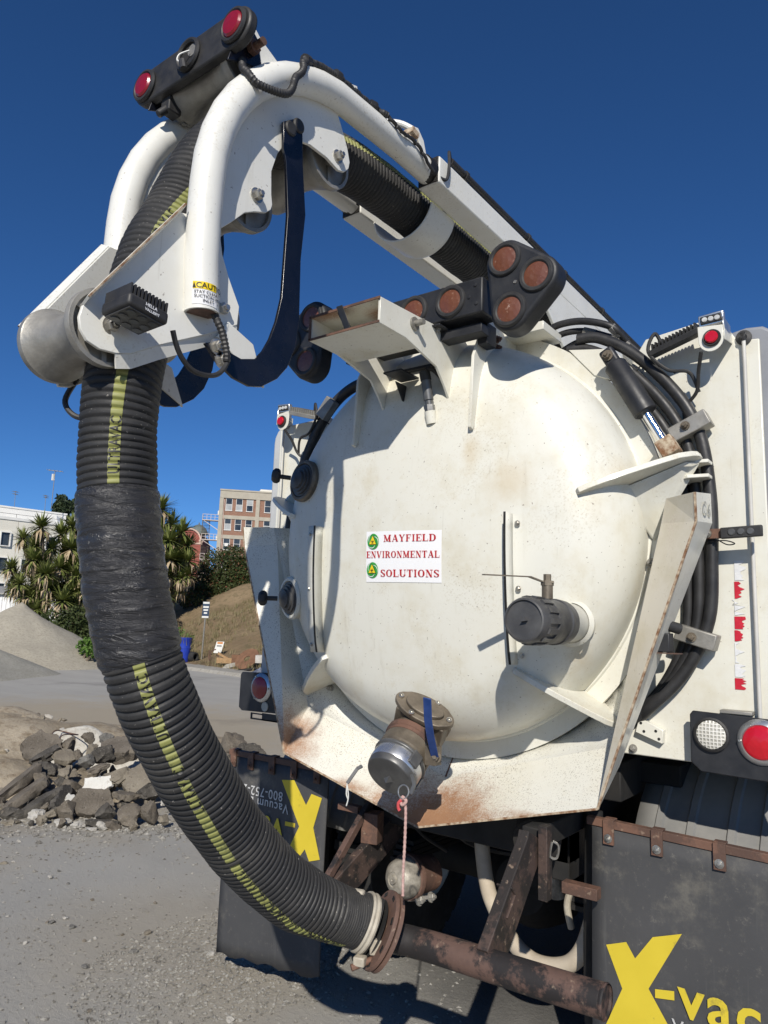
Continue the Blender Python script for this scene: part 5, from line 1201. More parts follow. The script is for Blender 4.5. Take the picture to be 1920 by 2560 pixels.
# slope beyond the far kerb
random.seed(11)
def kerb_pt(t): return (27-.739*t, -7.4+.674*t)        # d, s along the kerb; t grows to the right
def hill_z(nn_, t):
    z = .10+.08*nn_ if nn_ < 1.8 else (.244+.55*(nn_-1.8) if nn_ < 9. else 4.204+.05*(nn_-9.))
    f = min(1, max(0, (t+27)/8.)); f = f*f*(3-2*f)
    w = noise.noise((nn_*.3, t*.3, 0))*.5+noise.noise((nn_*.9, t*.9, 3))*.16
    return (z+w*min(1, nn_*.4))*f if nn_ > 0 else 0.
def hp_(t, nn_, dz=0.):
    d, s = kerb_pt(t); return G(d+.674*nn_, s+.739*nn_, hill_z(nn_, t)+dz)
b = MB(); ns = [-.1, 0.02]+[.25+.35*i for i in range(40)]+[14.5+2.5*i for i in range(12)]+[50, 65, 90, 140]
ts = [-60, -40, -32]+[-28+i for i in range(14)]+[-14+.5*i for i in range(60)]+[18, 24, 34, 50]
b.sheet([[hp_(t, q, -.03 if q < .05 else 0) for t in ts] for q in ns]); tag(b.build('hillside', 'hill', None, 60), kind='structure')
b = MB(); ro = []
for i in range(90):
    t = -7+.2*i; d, s = kerb_pt(t); w = .04*noise.noise((t*2.1, 0, 0)); h = .10+.03*noise.noise((t*3, 4, 0))
    ro.append([G(d-(.55+w)*.674, s-(.55+w)*.739, -.02), G(d-(.45+w)*.674, s-(.45+w)*.739, h), G(d, s, h+.05), G(d+.25, s+.25, h)])
b.sheet(ro); tag(b.build('kerb', 'kerb', None, 40), kind='structure')
# dry grass on the slope and weeds at its foot
def leaf_mat(name, a, b_, sc=3.):
    k = NT(name); c = k.mix(k.step(k.noise(sc, 3), .35, .65), a, b_); c = k.mix(k.math('MULTIPLY', k.noise(sc*9, 2), .5), c, a)
    k.b.inputs['Subsurface Weight'].default_value = 0.
    return k.out(c, .6, spec=.25)
M['dry_grass'] = leaf_mat('dry_grass_blades', (.25, .20, .11), (.16, .15, .07))
M['yucca'] = leaf_mat('yucca_leaves', (.12, .15, .036), (.27, .29, .10), 2.2)
M['dead_leaf'] = leaf_mat('dead_yucca_leaves', (.33, .25, .15), (.48, .39, .26), 4.)
M['bush'] = leaf_mat('dark_bush_leaves', (.03, .046, .014), (.068, .082, .026), 2.)
M['bush_red'] = leaf_mat('reddish_bush_leaves', (.15, .055, .028), (.10, .06, .025), 3.)
M['weed'] = leaf_mat('green_weeds', (.055, .12, .02), (.12, .20, .04), 5.)
M['pine'] = leaf_mat('distant_tree_leaves', (.022, .038, .018), (.045, .062, .026), .8)
M['bark'] = plain('bark', (.09, .07, .05), (.17, .135, .10), 6, .9, bs=.6, bd=.02)
def blades(b, p, n, hgt, wid, lean=.5):
    for _ in range(n):
        a = random.uniform(0, 6.28); l = random.uniform(0, lean); h = hgt*random.uniform(.5, 1.2)
        q = vadd(p, (random.gauss(0, .06), random.gauss(0, .06), 0)); t = (q[0]+math.cos(a)*l*h, q[1]+math.sin(a)*l*h, q[2]+h)
        e = (-math.sin(a)*wid, math.cos(a)*wid, 0); b.add([vsub(q, e), vadd(q, e), t], [(0, 1, 2)])
b = MB()
for _ in range(2600):
    t, q = random.uniform(-6, 9), random.uniform(.2, 9.5); dens = noise.noise((t*.45, q*.45, 7))
    if dens < -.15 and random.random() < .75: continue
    blades(b, hp_(t, q, -.02), random.randint(5, 11), random.uniform(.12, .34), .012, .7)
tag(b.build('dry_grass', 'dry_grass', None, 0, recalc=False), kind='stuff')
def weed_clump(p, n, r, hgt, mat, nm, label):
    b = MB()
    for _ in range(n):
        a = random.uniform(0, 6.28); q = r*random.random()**.5; c0 = (math.cos(a)*q, math.sin(a)*q, hgt*random.random()*(1-.5*q/r))
        e = Vector((random.gauss(0, 1), random.gauss(0, 1), random.gauss(.4, .6))).normalized(); f = e.cross(Vector((random.gauss(0, 1), random.gauss(0, 1), random.gauss(0, 1)))).normalized()
        s_ = random.uniform(.05, .10); b.add([tuple(Vector(c0)-e*s_), tuple(Vector(c0)+f*s_*.45), tuple(Vector(c0)+e*s_), tuple(Vector(c0)-f*s_*.45)], [(0, 1, 2, 3)])
    o = b.build(nm, mat, None, 0, recalc=False); o.location = p; tag(o, label, 'plant'); return o
random.seed(5)
wp = Vector((-21.5327, 15.0180, 1.0433)); weed_clump((wp.x, wp.y, wp.z-.5), 900, .8, 1.0, 'weed', 'weed_clump', 'bright green weed clump at the foot of the slope behind the blue barrel')
wp = Vector((-20.1000, 13.9069, 0.0000)); weed_clump((wp.x, wp.y, 0), 260, .5, .5, 'weed', 'weed_clump', 'low green weeds just behind the hose above the blue barrel') if False else None

# gravel piles and the tan dirt mound
def pile(name, c, rad, h, mat, label, seed, sq=1., sharp=1.):
    b = MB(); n, mm = 26, 72; rows = []
    for i in range(n+1):
        q = i/n; row = []
        for j in range(mm+1):
            a = 2*math.pi*j/mm; rr_ = rad*q*(1+.16*noise.noise((math.cos(a)*1.3, math.sin(a)*1.3, seed)))
            x, y = math.cos(a)*rr_, math.sin(a)*rr_*sq
            z = h*max(0., (1-q**sharp))*(1+.10*noise.noise((x*.9, y*.9, seed)))+.05*noise.noise((x*3, y*3, seed+2))*(1-q)-.02*q
            row.append((x, y, z))
        rows.append(row)
    b.sheet(rows); o = b.build(name, mat, None, 60); o.location = (c[0], c[1], -.01); tag(o, label, 'pile'); return o
pile('gravel_pile', G(25.5, -12.35), 3.7, 2.06, 'gravel_tan', 'tall tan conical gravel pile in front of the spiky palms', 1.3, 1., .95)
pile('gravel_pile', G(20.0, -12.25), 3.3, 1.45, 'gravel_grey', 'lower grey gravel pile at the left edge in front of the tan one', 4.1, 1., .95)
def heap(name, c, ax, ay, h, mat, seed, kind, ang=0.):
    b = MB(); n, mm = 16, 56; rows = []
    for i in range(n+1):
        q = i/n; row = []
        for j in range(mm+1):
            a = 2*math.pi*j/mm; k_ = 1+.28*noise.noise((math.cos(a)*1.7, math.sin(a)*1.7, seed))
            x, y = math.cos(a)*ax*q*k_, math.sin(a)*ay*q*k_
            xr, yr = x*math.cos(ang)-y*math.sin(ang), x*math.sin(ang)+y*math.cos(ang)
            z = h*(1-q*q)**1.3*(1+.5*noise.noise((xr*1.5, yr*1.5, seed)))+.05*noise.noise((xr*5, yr*5, seed))*(1-q)-.012
            row.append((xr, yr, z))
        rows.append(row)
    b.sheet(rows); o = b.build(name, mat, None, 60); o.location = (c[0], c[1], 0); tag(o, kind=kind); return o
heap('dirt_mound', G(9.2, -5.1), 2.6, 2.1, .46, 'dirt', 2.2, 'structure', .6)
heap('dirt_mound', G(10.4, -3.5), 1.7, .9, .16, 'dirt', 5.2, 'structure', .64)
heap('rubble_bed', G(7.15, -3.3), 1.45, .80, .24, 'dirt', 8.2, 'structure', .647)
heap('powder_patch', G(8.25, -3.05), 1.05, .32, .40, 'white_powder', 9.2, 'structure', .64)
# pebbles and grit
random.seed(21)
def stone_mat(name, a, b_): return plain(name, a, b_, 9, .95, bs=.3, bd=.01, spec=.2)
M['pebble'] = earth('pebble_stone', (.20, .19, .17), (.30, .285, .25), (.38, .36, .32), 14)
b = MB(); bp_ = MB()
OCT = [(1,0,0),(-1,0,0),(0,1,0),(0,-1,0),(0,0,1),(0,0,-1)]; OF = [(0,2,4),(2,1,4),(1,3,4),(3,0,4),(2,0,5),(1,2,5),(3,1,5),(0,3,5)]
def pebble(b, p, r):
    a = random.uniform(0, 6.28); sx, sy, sz = r*random.uniform(.7, 1.5), r*random.uniform(.6, 1.1), r*random.uniform(.35, .8); vs = []
    for v in OCT:
        x, y, z = v[0]*sx*random.uniform(.7, 1.2), v[1]*sy*random.uniform(.7, 1.2), v[2]*sz
        x += random.uniform(-.3, .3)*r; y += random.uniform(-.3, .3)*r
        vs.append((p[0]+x*math.cos(a)-y*math.sin(a), p[1]+x*math.sin(a)+y*math.cos(a), p[2]+z))
    b.add(vs, OF)
for _ in range(16000):
    d = 2.2+6.2*random.random()**1.4; s = d*random.uniform(-.60, .12)
    p = G(d, s); dens = noise.noise((p[0]*.9, p[1]*.9, 3.))
    if random.random() > .5+dens*.9: continue
    pebble(bp_ if random.random() < .3 else b, (p[0], p[1], .002), random.choice((.003, .004, .005, .006, .007, .009, .011))*(1 if random.random() > .03 else 1.9))
for _ in range(3500):                                   # drift of gravel beside the left mud flap
    a, q = random.uniform(0, 6.28), random.random()**.6
    c0 = (-1.3175, -0.0006, 0.0000); p = (c0[0]+math.cos(a)*.55*q, c0[1]+math.sin(a)*.75*q, .003); pebble(bp_ if random.random() < .6 else b, p, random.choice((.004, .005, .006, .008, .010)))
for _ in range(1500):                                   # fines along the foot of the rubble
    d = 6.12+random.gauss(0, .2); s = random.uniform(-3.4, -1.0); p = G(d, s); pebble(bp_ if random.random() < .5 else b, (p[0], p[1], .004), random.choice((.006, .008, .011, .015, .02)))
M['pebble_pale'] = earth('pale_pebble_stone', (.36, .345, .31), (.46, .44, .395), (.52, .50, .45), 14)
tag(b.build('pebbles', 'pebble', None, 0, recalc=False), kind='stuff')
tag(bp_.build('pale_pebbles', 'pebble_pale', None, 0, recalc=False), kind='stuff')

# ------------------------------------------------------------------ rubble: broken asphalt, one object a chunk
def chunk_mat(name, a, b_, dark):
    k = NT(name)
    c = k.mix(k.step(k.noise(5, 6, .7), .35, .65), a, b_); c = k.mix(k.step(k.noise(22, 6, .75), .55, .70), c, dark)
    c = k.mix(k.math('MULTIPLY', k.step(k.noise(75, 3, .7), .62, .70), .6), c, (.40, .37, .32))
    return k.out(c, .95, bump=k.noise(30, 7, .75), bs=.9, bd=.02, spec=.15)
M['chunk_brown'] = chunk_mat('brown_asphalt', (.13, .112, .09), (.20, .175, .142), (.06, .052, .043))
M['chunk_dark'] = chunk_mat('dark_asphalt', (.065, .06, .054), (.125, .115, .10), (.03, .028, .026))
M['chunk_grey'] = chunk_mat('grey_asphalt', (.15, .146, .134), (.225, .215, .195), (.08, .075, .067))
M['chunk_tan'] = chunk_mat('tan_topped_asphalt', (.19, .165, .13), (.265, .235, .185), (.11, .095, .075))
M['chunk_pale'] = chunk_mat('pale_concrete', (.40, .38, .335), (.52, .50, .46), (.30, .27, .23))
M['chunk_white'] = chunk_mat('white_painted_asphalt', (.66, .65, .60), (.74, .73, .69), (.48, .45, .40))
CAMG = Vector((CAM.x, CAM.y, 0))
def rock_mesh(dims, seed, rough=.16):
    bm = bmesh.new(); rnd = random.Random(seed)
    for _ in range(16):
        v = Vector((rnd.gauss(0, 1), rnd.gauss(0, 1), rnd.gauss(0, 1))).normalized()
        k = rnd.uniform(.78, 1.0); bm.verts.new((v.x*dims[0]*k, v.y*dims[1]*k, v.z*dims[2]*k))
    bmesh.ops.convex_hull(bm, input=bm.verts)
    for v in [v for v in bm.verts if not v.link_faces]: bm.verts.remove(v)
    bmesh.ops.subdivide_edges(bm, edges=bm.edges, cuts=3, use_grid_fill=True); bmesh.ops.triangulate(bm, faces=bm.faces)
    bmesh.ops.smooth_vert(bm, verts=bm.verts, factor=.12, use_axis_x=True, use_axis_y=True, use_axis_z=True)
    sc = max(dims)
    for v in bm.verts:
        w = noise.noise(v.co/sc*2.6+Vector((seed, 0, 0)))*.6+noise.noise(v.co/sc*6.5+Vector((0, seed, 0)))*.4+noise.noise(v.co/sc*15+Vector((0, seed, 5)))*.3
        v.co += v.co.normalized()*w*rough*sc
    me = bpy.data.meshes.new('asphalt_chunk'); bm.to_mesh(me); bm.free(); return me
def slab_mesh(w, l, t, seed):
    bm = bmesh.new(); rnd = random.Random(seed); n = rnd.choice((6, 7, 8)); out = []
    for i in range(n):
        a = 2*math.pi*(i+rnd.uniform(-.28, .28))/n; k = 1/max(abs(math.cos(a)), abs(math.sin(a)))**.7*rnd.uniform(.82, 1.06)
        out.append((math.cos(a)*k*w, math.sin(a)*k*l))
    o2 = []
    for i in range(n):                                  # ragged broken edge
        a, c = out[i], out[(i+1) % n]
        for q in range(4):
            f = q/4; o2.append((a[0]+(c[0]-a[0])*f+rnd.gauss(0, .015*(w+l))*(q > 0), a[1]+(c[1]-a[1])*f+rnd.gauss(0, .015*(w+l))*(q > 0)))
    lay = []
    for z, k in ((t/2, 1.), (t*.18, 1.02), (-t*.25, .99), (-t/2, .93)):
        lay.append([bm.verts.new((x*k+rnd.gauss(0, t*.10), y*k+rnd.gauss(0, t*.10), z+rnd.gauss(0, t*.06)*(z < t*.4))) for x, y in o2])
    top = bm.faces.new(lay[0]); bm.faces.new(lay[-1][::-1]); mm = len(o2)
    for a, c in zip(lay, lay[1:]):
        for i in range(mm): bm.faces.new((a[i], c[i], c[(i+1) % mm], a[(i+1) % mm])).material_index = 1
    bm.faces.ensure_lookup_table(); bm.faces[1].material_index = 1
    me = bpy.data.meshes.new('asphalt_chunk'); bm.to_mesh(me); bm.free(); return me
def place(me, p, mats, rot, label, cat='rubble', group=None, name='asphalt_chunk'):
    me.materials.clear()
    for q in mats: me.materials.append(M[q])
    me.polygons.foreach_set('use_smooth', [True]*len(me.polygons)); me.set_sharp_from_angle(angle=R(30))
    o = bpy.data.objects.new(name, me); COL.objects.link(o); o.location = p; o.rotation_euler = rot
    return tag(o, label, cat, group)
RX = yaw                                                # chunks are turned with the view's heading
S_, K_ = 'slab', 'rock'
CH = [  # kind, place, half sizes, rotation, materials, label
 (S_, (-4.9569, 0.8165, 0.1642), (.085, .25, .075), (.50, -.32, -.55), ('chunk_brown', 'chunk_dark'), 'long brown slab leaning at the far left end of the rubble'),
 (S_, (-4.6871, 0.7468, 0.1109), (.075, .22, .08), (.48, -.25, -.62), ('chunk_brown', 'chunk_dark'), 'second long slab with dark broken side, in front of the leftmost slab'),
 (S_, (-4.4976, 0.7743, 0.0733), (.07, .20, .075), (.45, -.1, -.75), ('chunk_dark', 'chunk_dark'), 'dark narrow slab lying right of the two long left slabs'),
 (S_, (-5.5335, 1.3303, 0.3362), (.17, .17, .09), (.62, .35, .1), ('chunk_brown', 'chunk_dark'), 'large ridged brown slab at the back left of the rubble'),
 (S_, (-5.3246, 1.2483, 0.3042), (.05, .15, .07), (.4, .2, -.7), ('chunk_dark', 'chunk_dark'), 'dark upright sliver against the back left slab'),
 (K_, (-5.0764, 1.1447, 0.2236), (.12, .09, .075), (.2, .3, .4), ('chunk_dark',), 'dark pitted block below the back left slab'),
 (K_, (-5.4644, 1.5633, 0.3587), (.085, .08, .10), (.3, .1, .9), ('chunk_brown',), 'reddish brown upright rock on the back ridge beside the bent wire'),
 (S_, (-5.2172, 1.3943, 0.2904), (.11, .085, .05), (.55, .15, .5), ('chunk_tan', 'chunk_dark'), 'flat tan-topped slab tilted under the reddish rock'),
 (K_, (-5.4823, 1.7882, 0.3971), (.075, .07, .07), (.1, .5, .2), ('chunk_brown',), 'pointed brown rock at the top of the rubble ridge'),
 (K_, (-5.3286, 1.9046, 0.3957), (.11, .09, .07), (.2, .2, 1.2), ('chunk_grey',), 'grey rock behind the ridge near the hose'),
 (S_, (-4.9073, 1.7995, 0.3557), (.20, .17, .11), (.35, -.1, .25), ('chunk_brown', 'chunk_brown'), 'widest brown block on the ridge touching the hose in the view'),
 (K_, (-4.8790, 1.5796, 0.3310), (.125, .10, .10), (.4, .2, .8), ('chunk_dark',), 'round dark boulder in the middle of the ridge'),
 (K_, (-5.0468, 1.5723, 0.3552), (.06, .06, .07), (.1, .2, .3), ('chunk_tan',), 'small tan rock tucked left of the round dark boulder'),
 (K_, (-4.8741, 1.4060, 0.2972), (.085, .07, .07), (.5, .1, .3), ('chunk_grey',), 'blue-grey rock below the round dark boulder'),
 (K_, (-5.0741, 1.4339, 0.3226), (.06, .05, .05), (.5, .6, .3), ('chunk_brown',), 'small brown rock between the tan slab and the grey rock'),
 (K_, (-4.6529, 1.3936, 0.2680), (.11, .06, .055), (.2, -.4, .5), ('chunk_brown',), 'wedge of brown asphalt lying above the white-painted piece'),
 (K_, (-4.7538, 1.1422, 0.2238), (.085, .09, .08), (.3, .3, .3), ('chunk_tan',), 'tan gritty rock left of the middle hollow'),
 (K_, (-4.6551, 1.0420, 0.1773), (.085, .06, .055), (.1, .7, .2), ('chunk_dark',), 'dark rock low on the left below the gritty tan rock'),
 (K_, (-4.8481, 0.9791, 0.1879), (.09, .07, .065), (.3, .9, .5), ('chunk_brown',), 'pinkish brown rock between the long left slabs and the hollow'),
 (S_, (-4.4194, 1.2559, 0.1823), (.115, .055, .05), (1.1, .0, .15), ('chunk_white', 'chunk_grey'), 'white-painted piece of asphalt in the middle of the rubble'),
 (S_, (-4.1463, 1.0341, 0.1016), (.155, .125, .06), (.72, .12, .35), ('chunk_brown', 'chunk_dark'), 'large five-sided slab tilted forward in the front middle'),
 (S_, (-4.3454, 0.9594, 0.0971), (.055, .05, .05), (.9, .5, .5), ('chunk_white', 'chunk_dark'), 'small white triangle of painted asphalt beside the front slab'),
 (S_, (-4.3892, 0.8973, 0.1157), (.055, .20, .06), (.5, .9, .55), ('chunk_dark', 'chunk_dark'), 'dark thin slab on edge running down to the front slab'),
 (K_, (-4.5836, 1.0988, 0.1633), (.10, .085, .075), (.1, .4, .2), ('chunk_brown',), 'brown lump in the hollow left of the white-painted piece'),
 (K_, (-4.3781, 1.4276, 0.2155), (.14, .12, .12), (.4, .1, .4), ('chunk_tan',), 'rough tan conglomerate block right of the white-painted piece'),
 (S_, (-4.1662, 1.5220, 0.2333), (.13, .19, .085), (.62, .42, -.35), ('chunk_tan', 'chunk_dark'), 'big slab with tan top and dark side beside the hose'),
 (K_, (-3.9570, 1.4435, 0.1850), (.13, .11, .10), (.2, .2, .7), ('chunk_dark',), 'dark speckled block in front of the big tan-topped slab'),
 (S_, (-4.0286, 1.2765, 0.1401), (.11, .05, .045), (.1, .1, .2), ('chunk_brown', 'chunk_dark'), 'flat brown ledge under the tan conglomerate block'),
 (K_, (-3.8792, 0.9950, 0.0747), (.09, .085, .085), (.2, .3, .3), ('chunk_dark',), 'dark brown rock under the right edge of the front slab'),
 (S_, (-3.7794, 0.9075, 0.0319), (.125, .03, .035), (.15, .05, .1), ('chunk_dark', 'chunk_dark'), 'thin black slab lying flat along the front foot'),
 (K_, (-3.6785, 1.0706, 0.0870), (.105, .10, .115), (.4, .3, .1), ('chunk_brown',), 'brown block with a dark notch at the front right'),
 (K_, (-3.5633, 1.1816, 0.0938), (.095, .09, .105), (.1, .1, .9), ('chunk_brown',), 'rounded brown boulder at the front right nearest the hose'),
 (K_, (-4.3063, 0.6554, 0.0384), (.085, .07, .06), (.1, .1, .3), ('chunk_pale',), 'pale concrete lump at the front left foot'),
 (K_, (-4.2272, 0.7382, 0.0438), (.05, .06, .075), (.3, .2, .3), ('chunk_tan',), 'upright tan stone right of the pale concrete lump'),
 (K_, (-4.1704, 0.8256, 0.0693), (.095, .08, .085), (.2, .2, .5), ('chunk_brown',), 'brown shaded lump left of the front slab'),
 (K_, (-4.0278, 0.7214, 0.0242), (.085, .05, .035), (.1, .1, .2), ('chunk_pale',), 'pale flat stone at the front foot, third from the left'),
 (K_, (-3.8963, 0.7720, 0.0207), (.07, .05, .03), (.1, .1, .7), ('chunk_pale',), 'pale flat stone beside the thin black slab'),
 (K_, (-3.7634, 0.7997, 0.0160), (.055, .04, .025), (.1, .2, .1), ('chunk_pale',), 'small white stone in front of the thin black slab'),
 (K_, (-3.7131, 0.8581, 0.0349), (.055, .035, .03), (.1, .4, .2), ('chunk_pale',), 'white wedge of stone leaning on the thin black slab'),
 (K_, (-4.5186, 0.5568, 0.0341), (.10, .07, .06), (.1, .1, .2), ('chunk_dark',), 'dark lump at the left frame edge below the long slabs'),
 (K_, (-4.3616, 0.4715, 0.0128), (.08, .05, .035), (.1, .1, .4), ('chunk_tan',), 'tan flat stone at the bottom left of the rubble'),
 (K_, (-3.4100, 1.2035, 0.0683), (.055, .05, .05), (.1, .3, .2), ('chunk_tan',), 'small tan stone just right of the rounded boulder'),
 (K_, (-3.6117, 1.4065, 0.1386), (.08, .06, .07), (.1, .3, .2), ('chunk_pale',), 'pale broken piece right beside the hose'),
 (K_, (-4.0378, 2.4060, 0.4431), (.20, .16, .16), (.3, .1, .4), ('chunk_brown',), 'big rough boulder standing right of the hose by the truck'),
 (K_, (-3.7347, 2.3897, 0.4003), (.16, .12, .10), (.2, .2, .4), ('chunk_dark',), 'dark boulder right of the big rough one beside the mud flap'),
 (K_, (-3.7787, 2.1125, 0.3508), (.08, .07, .10), (.2, .5, .1), ('chunk_tan',), 'tan stone in front of the big rough boulder'),
 (K_, (-4.2586, 2.2263, 0.3675), (.14, .10, .10), (.3, .1, 1.0), ('chunk_grey',), 'grey rock half hidden behind the hose'),
]
for i, (kd, p, dm, rt, ms, lb) in enumerate(CH):
    dm = tuple(v*1.08 for v in dm)
    me = slab_mesh(dm[0], dm[1], dm[2], 100+i) if kd == S_ else rock_mesh(dm, 100+i, .22)
    place(me, p, ms, (rt[0], rt[1], RX+rt[2]), lb)
random.seed(31)
for i in range(170):
    u = random.uniform(0, 1); d = random.uniform(6.0, 7.7); s = -3.95+2.2*u+(d-6.4)*-.22
    if d > 7.3 and u < .15: continue
    h = .36*max(0, 1-abs((d-7.25)/1.35))*(1-.5*abs(u-.5))
    rd = random.choice((.03, .04, .05, .055, .065)); p = G(d, s, max(.01, h*.55))
    place(rock_mesh((rd*1.2, rd, rd*.8), 300+i, .2), p, (random.choice(('chunk_brown', 'chunk_brown', 'chunk_dark', 'chunk_tan', 'chunk_grey', 'chunk_tan')),), (random.random()*3, random.random()*3, random.random()*6), 'fist-sized broken asphalt piece filling the gaps of the rubble heap', group='small broken pieces in the rubble heap')
for i in range(26):
    d = random.uniform(3.0, 5.2); s = d*random.uniform(-.5, -.16); rd = random.choice((.012, .014, .018, .022))
    place(rock_mesh((rd*1.4, rd, rd*.6), 500+i, .2), G(d, s, rd*.3), (random.choice(('chunk_pale', 'chunk_tan', 'chunk_grey')),), (0, 0, random.random()*6), 'flat pale stone lying loose on the asphalt in front of the rubble', 'stone', 'loose stones on the asphalt', 'loose_stone')
for i in range(60):
    d = random.uniform(7.9, 10.6); s = -4.9+(d-9.2)*-.55+random.gauss(0, .75); rd = random.choice((.02, .03, .04, .05, .07)); z_ = .46*max(0, 1-(((d-9.2)/2.0)**2+((s+5.1)/2.5)**2))**1.3
    place(rock_mesh((rd*1.3, rd, rd*.7), 700+i, .22), G(d, s, z_), (random.choice(('dirt', 'chunk_tan', 'chunk_pale')),), (random.random()*3, random.random(), random.random()*6), 'dry tan clod lying on the dirt mound behind the rubble', 'clod', 'clods on the dirt mound', 'dirt_clod')
b = MB(); b.tube(catmull([(-5.5086, 1.4971, 0.3831), (-5.4985, 1.4938, 0.4384), (-5.5518, 1.5785, 0.4480), (-5.6450, 1.7681, 0.4165), (-5.8851, 1.8447, 0.3952), (-6.0653, 1.8343, 0.4013), (-6.0191, 1.7380, 0.4229), (-5.9543, 1.6639, 0.4038), (-5.8629, 1.6118, 0.3744)], 6), .006, 7)
tag(b.build('bent_wire', 'rust', None), 'bent rusty steel wire looping up from the back of the rubble', 'wire')

# ------------------------------------------------------------------ things along the far kerb
def D2(p): return (p[0], p[1], p[2])
pb = (-20.3738, 14.6769, 0.1379)
barrel = thing('barrel', 'blue plastic barrel tapering to its foot below the slope', 'barrel', (pb[0], pb[1], pb[2]))
M['blue_plastic'] = plain('blue_plastic', (.012, .035, .30), (.018, .05, .38), 5, .4)
b = MB(); b.lathe([(0, .0), (.17, 0), (.185, .02), (.20, .25), (.235, .55), (.262, .84), (.268, .85), (.268, .875), (.255, .88), (.245, .86), (.24, .5), (0, .5)], (0, 0, 0), (0, 0, 1), 32); b.build('barrel_body', 'blue_plastic', barrel)
b = MB(); b.lathe([(.262, .86), (.272, .862), (.272, .885), (.258, .888)], (0, 0, 0), (0, 0, 1), 32); b.build('barrel_rim', 'blue_plastic', barrel)
random.seed(8); b = MB()
for _ in range(16): blades(b, (random.gauss(0, .07), random.gauss(0, .07), .55), 9, .62, .012, .9)
o = b.build('dry_plant', 'dry_grass', None, 0, recalc=False); o.location = pb; tag(o, 'dry straw-coloured plant sprouting out of the blue barrel', 'plant')
p0, p1 = (-20.1746, 15.3291, 0.1675), (-19.8662, 15.1336, 2.3322)
sp = thing('sign_post', 'thin grey post with a narrow dark blue sign at the foot of the slope', 'sign', p0)
M['sign_blue'] = plain('sign_blue', (.02, .045, .085), (.03, .06, .11), 9, .5)
q1 = vsub(p1, p0)
b = MB(); b.tube([(0, 0, 0), vmul(q1, .995)], .03, 8); b.build('post', 'cast', sp)
ax = vnorm(q1); w_ = tuple(RGT); nb = vnorm(vcross(w_, ax))
def sg_(f, dx, dy=-.035): return tuple(q1[j]*f+w_[j]*dx+FWD[j]*dy for j in range(3))
b = MB(); b.obox(vmul(vadd(sg_(.735, 0, -.035), sg_(1.0, 0, -.035)), .5), vmul(w_, .125), vmul(nb, .004), vmul(ax, .30)); pn = b.build('sign_panel', 'sign_blue', sp, 0)
for f, h, wd in ((.985, .035, .115), (.915, .035, .10), (.865, .03, .085), (.815, .03, .06), (.748, .035, .12)):
    b = MB(); b.obox(sg_(f, 0, -.042), vmul(w_, wd), vmul(nb, .001), vmul(ax, h)); b.build('sign_print', 'white_plastic', pn, 0)
def small(nm, mat, label, cat, fn, loc=(0, 0, 0)):
    b = MB(); fn(b); o = b.build(nm, mat, None, 30); o.location = loc; return tag(o, label, cat)
def loc_(p): return tuple(p)
pw = (-19.7564, 15.7572, 0.2417)
nb_ = thing('notice_board', 'small white notice with orange top leaning on a stake', 'sign', pw)
rx = tuple(RGT); fx = tuple(FWD)
b = MB(); b.obox((0, 0, .46), vmul(rx, .14), vmul(fx, .006), vadd((0, 0, .21), vmul(rx, .05))); bd_ = b.build('board_face', 'white_plastic', nb_, 0)
M['orange_paint'] = plain('orange_print', (.5, .17, .03), (.6, .25, .06), 9, .5)
b = MB(); b.obox(vadd((0, 0, .62), vadd(vmul(fx, -.008), vmul(rx, .035))), vmul(rx, .10), vmul(fx, .002), (0, 0, .035)); b.build('orange_print', 'orange_paint', bd_, 0)
b = MB(); b.obox(vadd((0, 0, .51), vadd(vmul(fx, -.008), vmul(rx, .012))), vmul(rx, .09), vmul(fx, .002), (0, 0, .018)); b.build('dark_print', 'ink', bd_, 0)
b = MB(); b.tube([(0, 0, -.02), (0, 0, .3)], .02, 6); b.build('stake', 'rust', nb_)
small('bent_post', 'rust', 'bent dark metal post between the sign post and the white notice', 'post', lambda b: b.tube(catmull([(0, 0, 0), vadd(vmul(rx, .09), (0, 0, .12)), vadd(vmul(rx, .11), (0, 0, .38)), vadd(vmul(rx, .28), (0, 0, .47))], 6), .022, 7), loc_((-19.5994, 15.1280, 0.1736)))
small('short_post', 'rust', 'short straight rusty post right of the blue sign post', 'post', lambda b: b.tube([(0, 0, 0), (0, 0, .42)], .022, 7), loc_((-19.7240, 15.2867, 0.1784)))
small('trash_bin', 'tyre', 'small dark round bin lying on its side beside the blue barrel', 'bin', lambda b: b.lathe([(.10, -.10), (.12, .12), (.17, .12), (.2, -.12), (.0, -.12)], (0, 0, .19), vnorm(vadd(rx, vmul(fx, -.5))), 24), loc_((-20.1370, 14.9174, 0.1472)))
M['wood'] = plain('raw_wood', (.28, .17, .08), (.40, .26, .13), 12, .8)
M['brown_metal'] = plain('brown_rusted_plate', (.13, .065, .035), (.21, .11, .06), 5, .85)
pk = (-17.9271, 14.4943, 0.1425)
small('wooden_box', 'wood', 'broken light wooden box among the scrap on the kerb', 'box', lambda b: (b.obox((0, 0, .20), vmul(rx, .26), vmul(fx, .18), (0, 0, .09)), b.obox(vadd((0, 0, .33), vmul(rx, -.04)), vadd(vmul(rx, .20), (0, 0, -.10)), vmul(fx, .09), vadd((0, 0, .03), vmul(rx, .015)))), loc_(pk))
small('plank', 'chassis', 'dark plank leaning behind the wooden box', 'plank', lambda b: b.obox(vadd((0, 0, .26), vmul(rx, .34)), vadd(vmul(rx, .16), (0, 0, .14)), vmul(fx, .02), vmul(vnorm(vadd(vmul(rx, -.6), (0, 0, .8))), .05)), loc_(pk))
pr_ = (-16.4354, 14.0999, 0.1360)
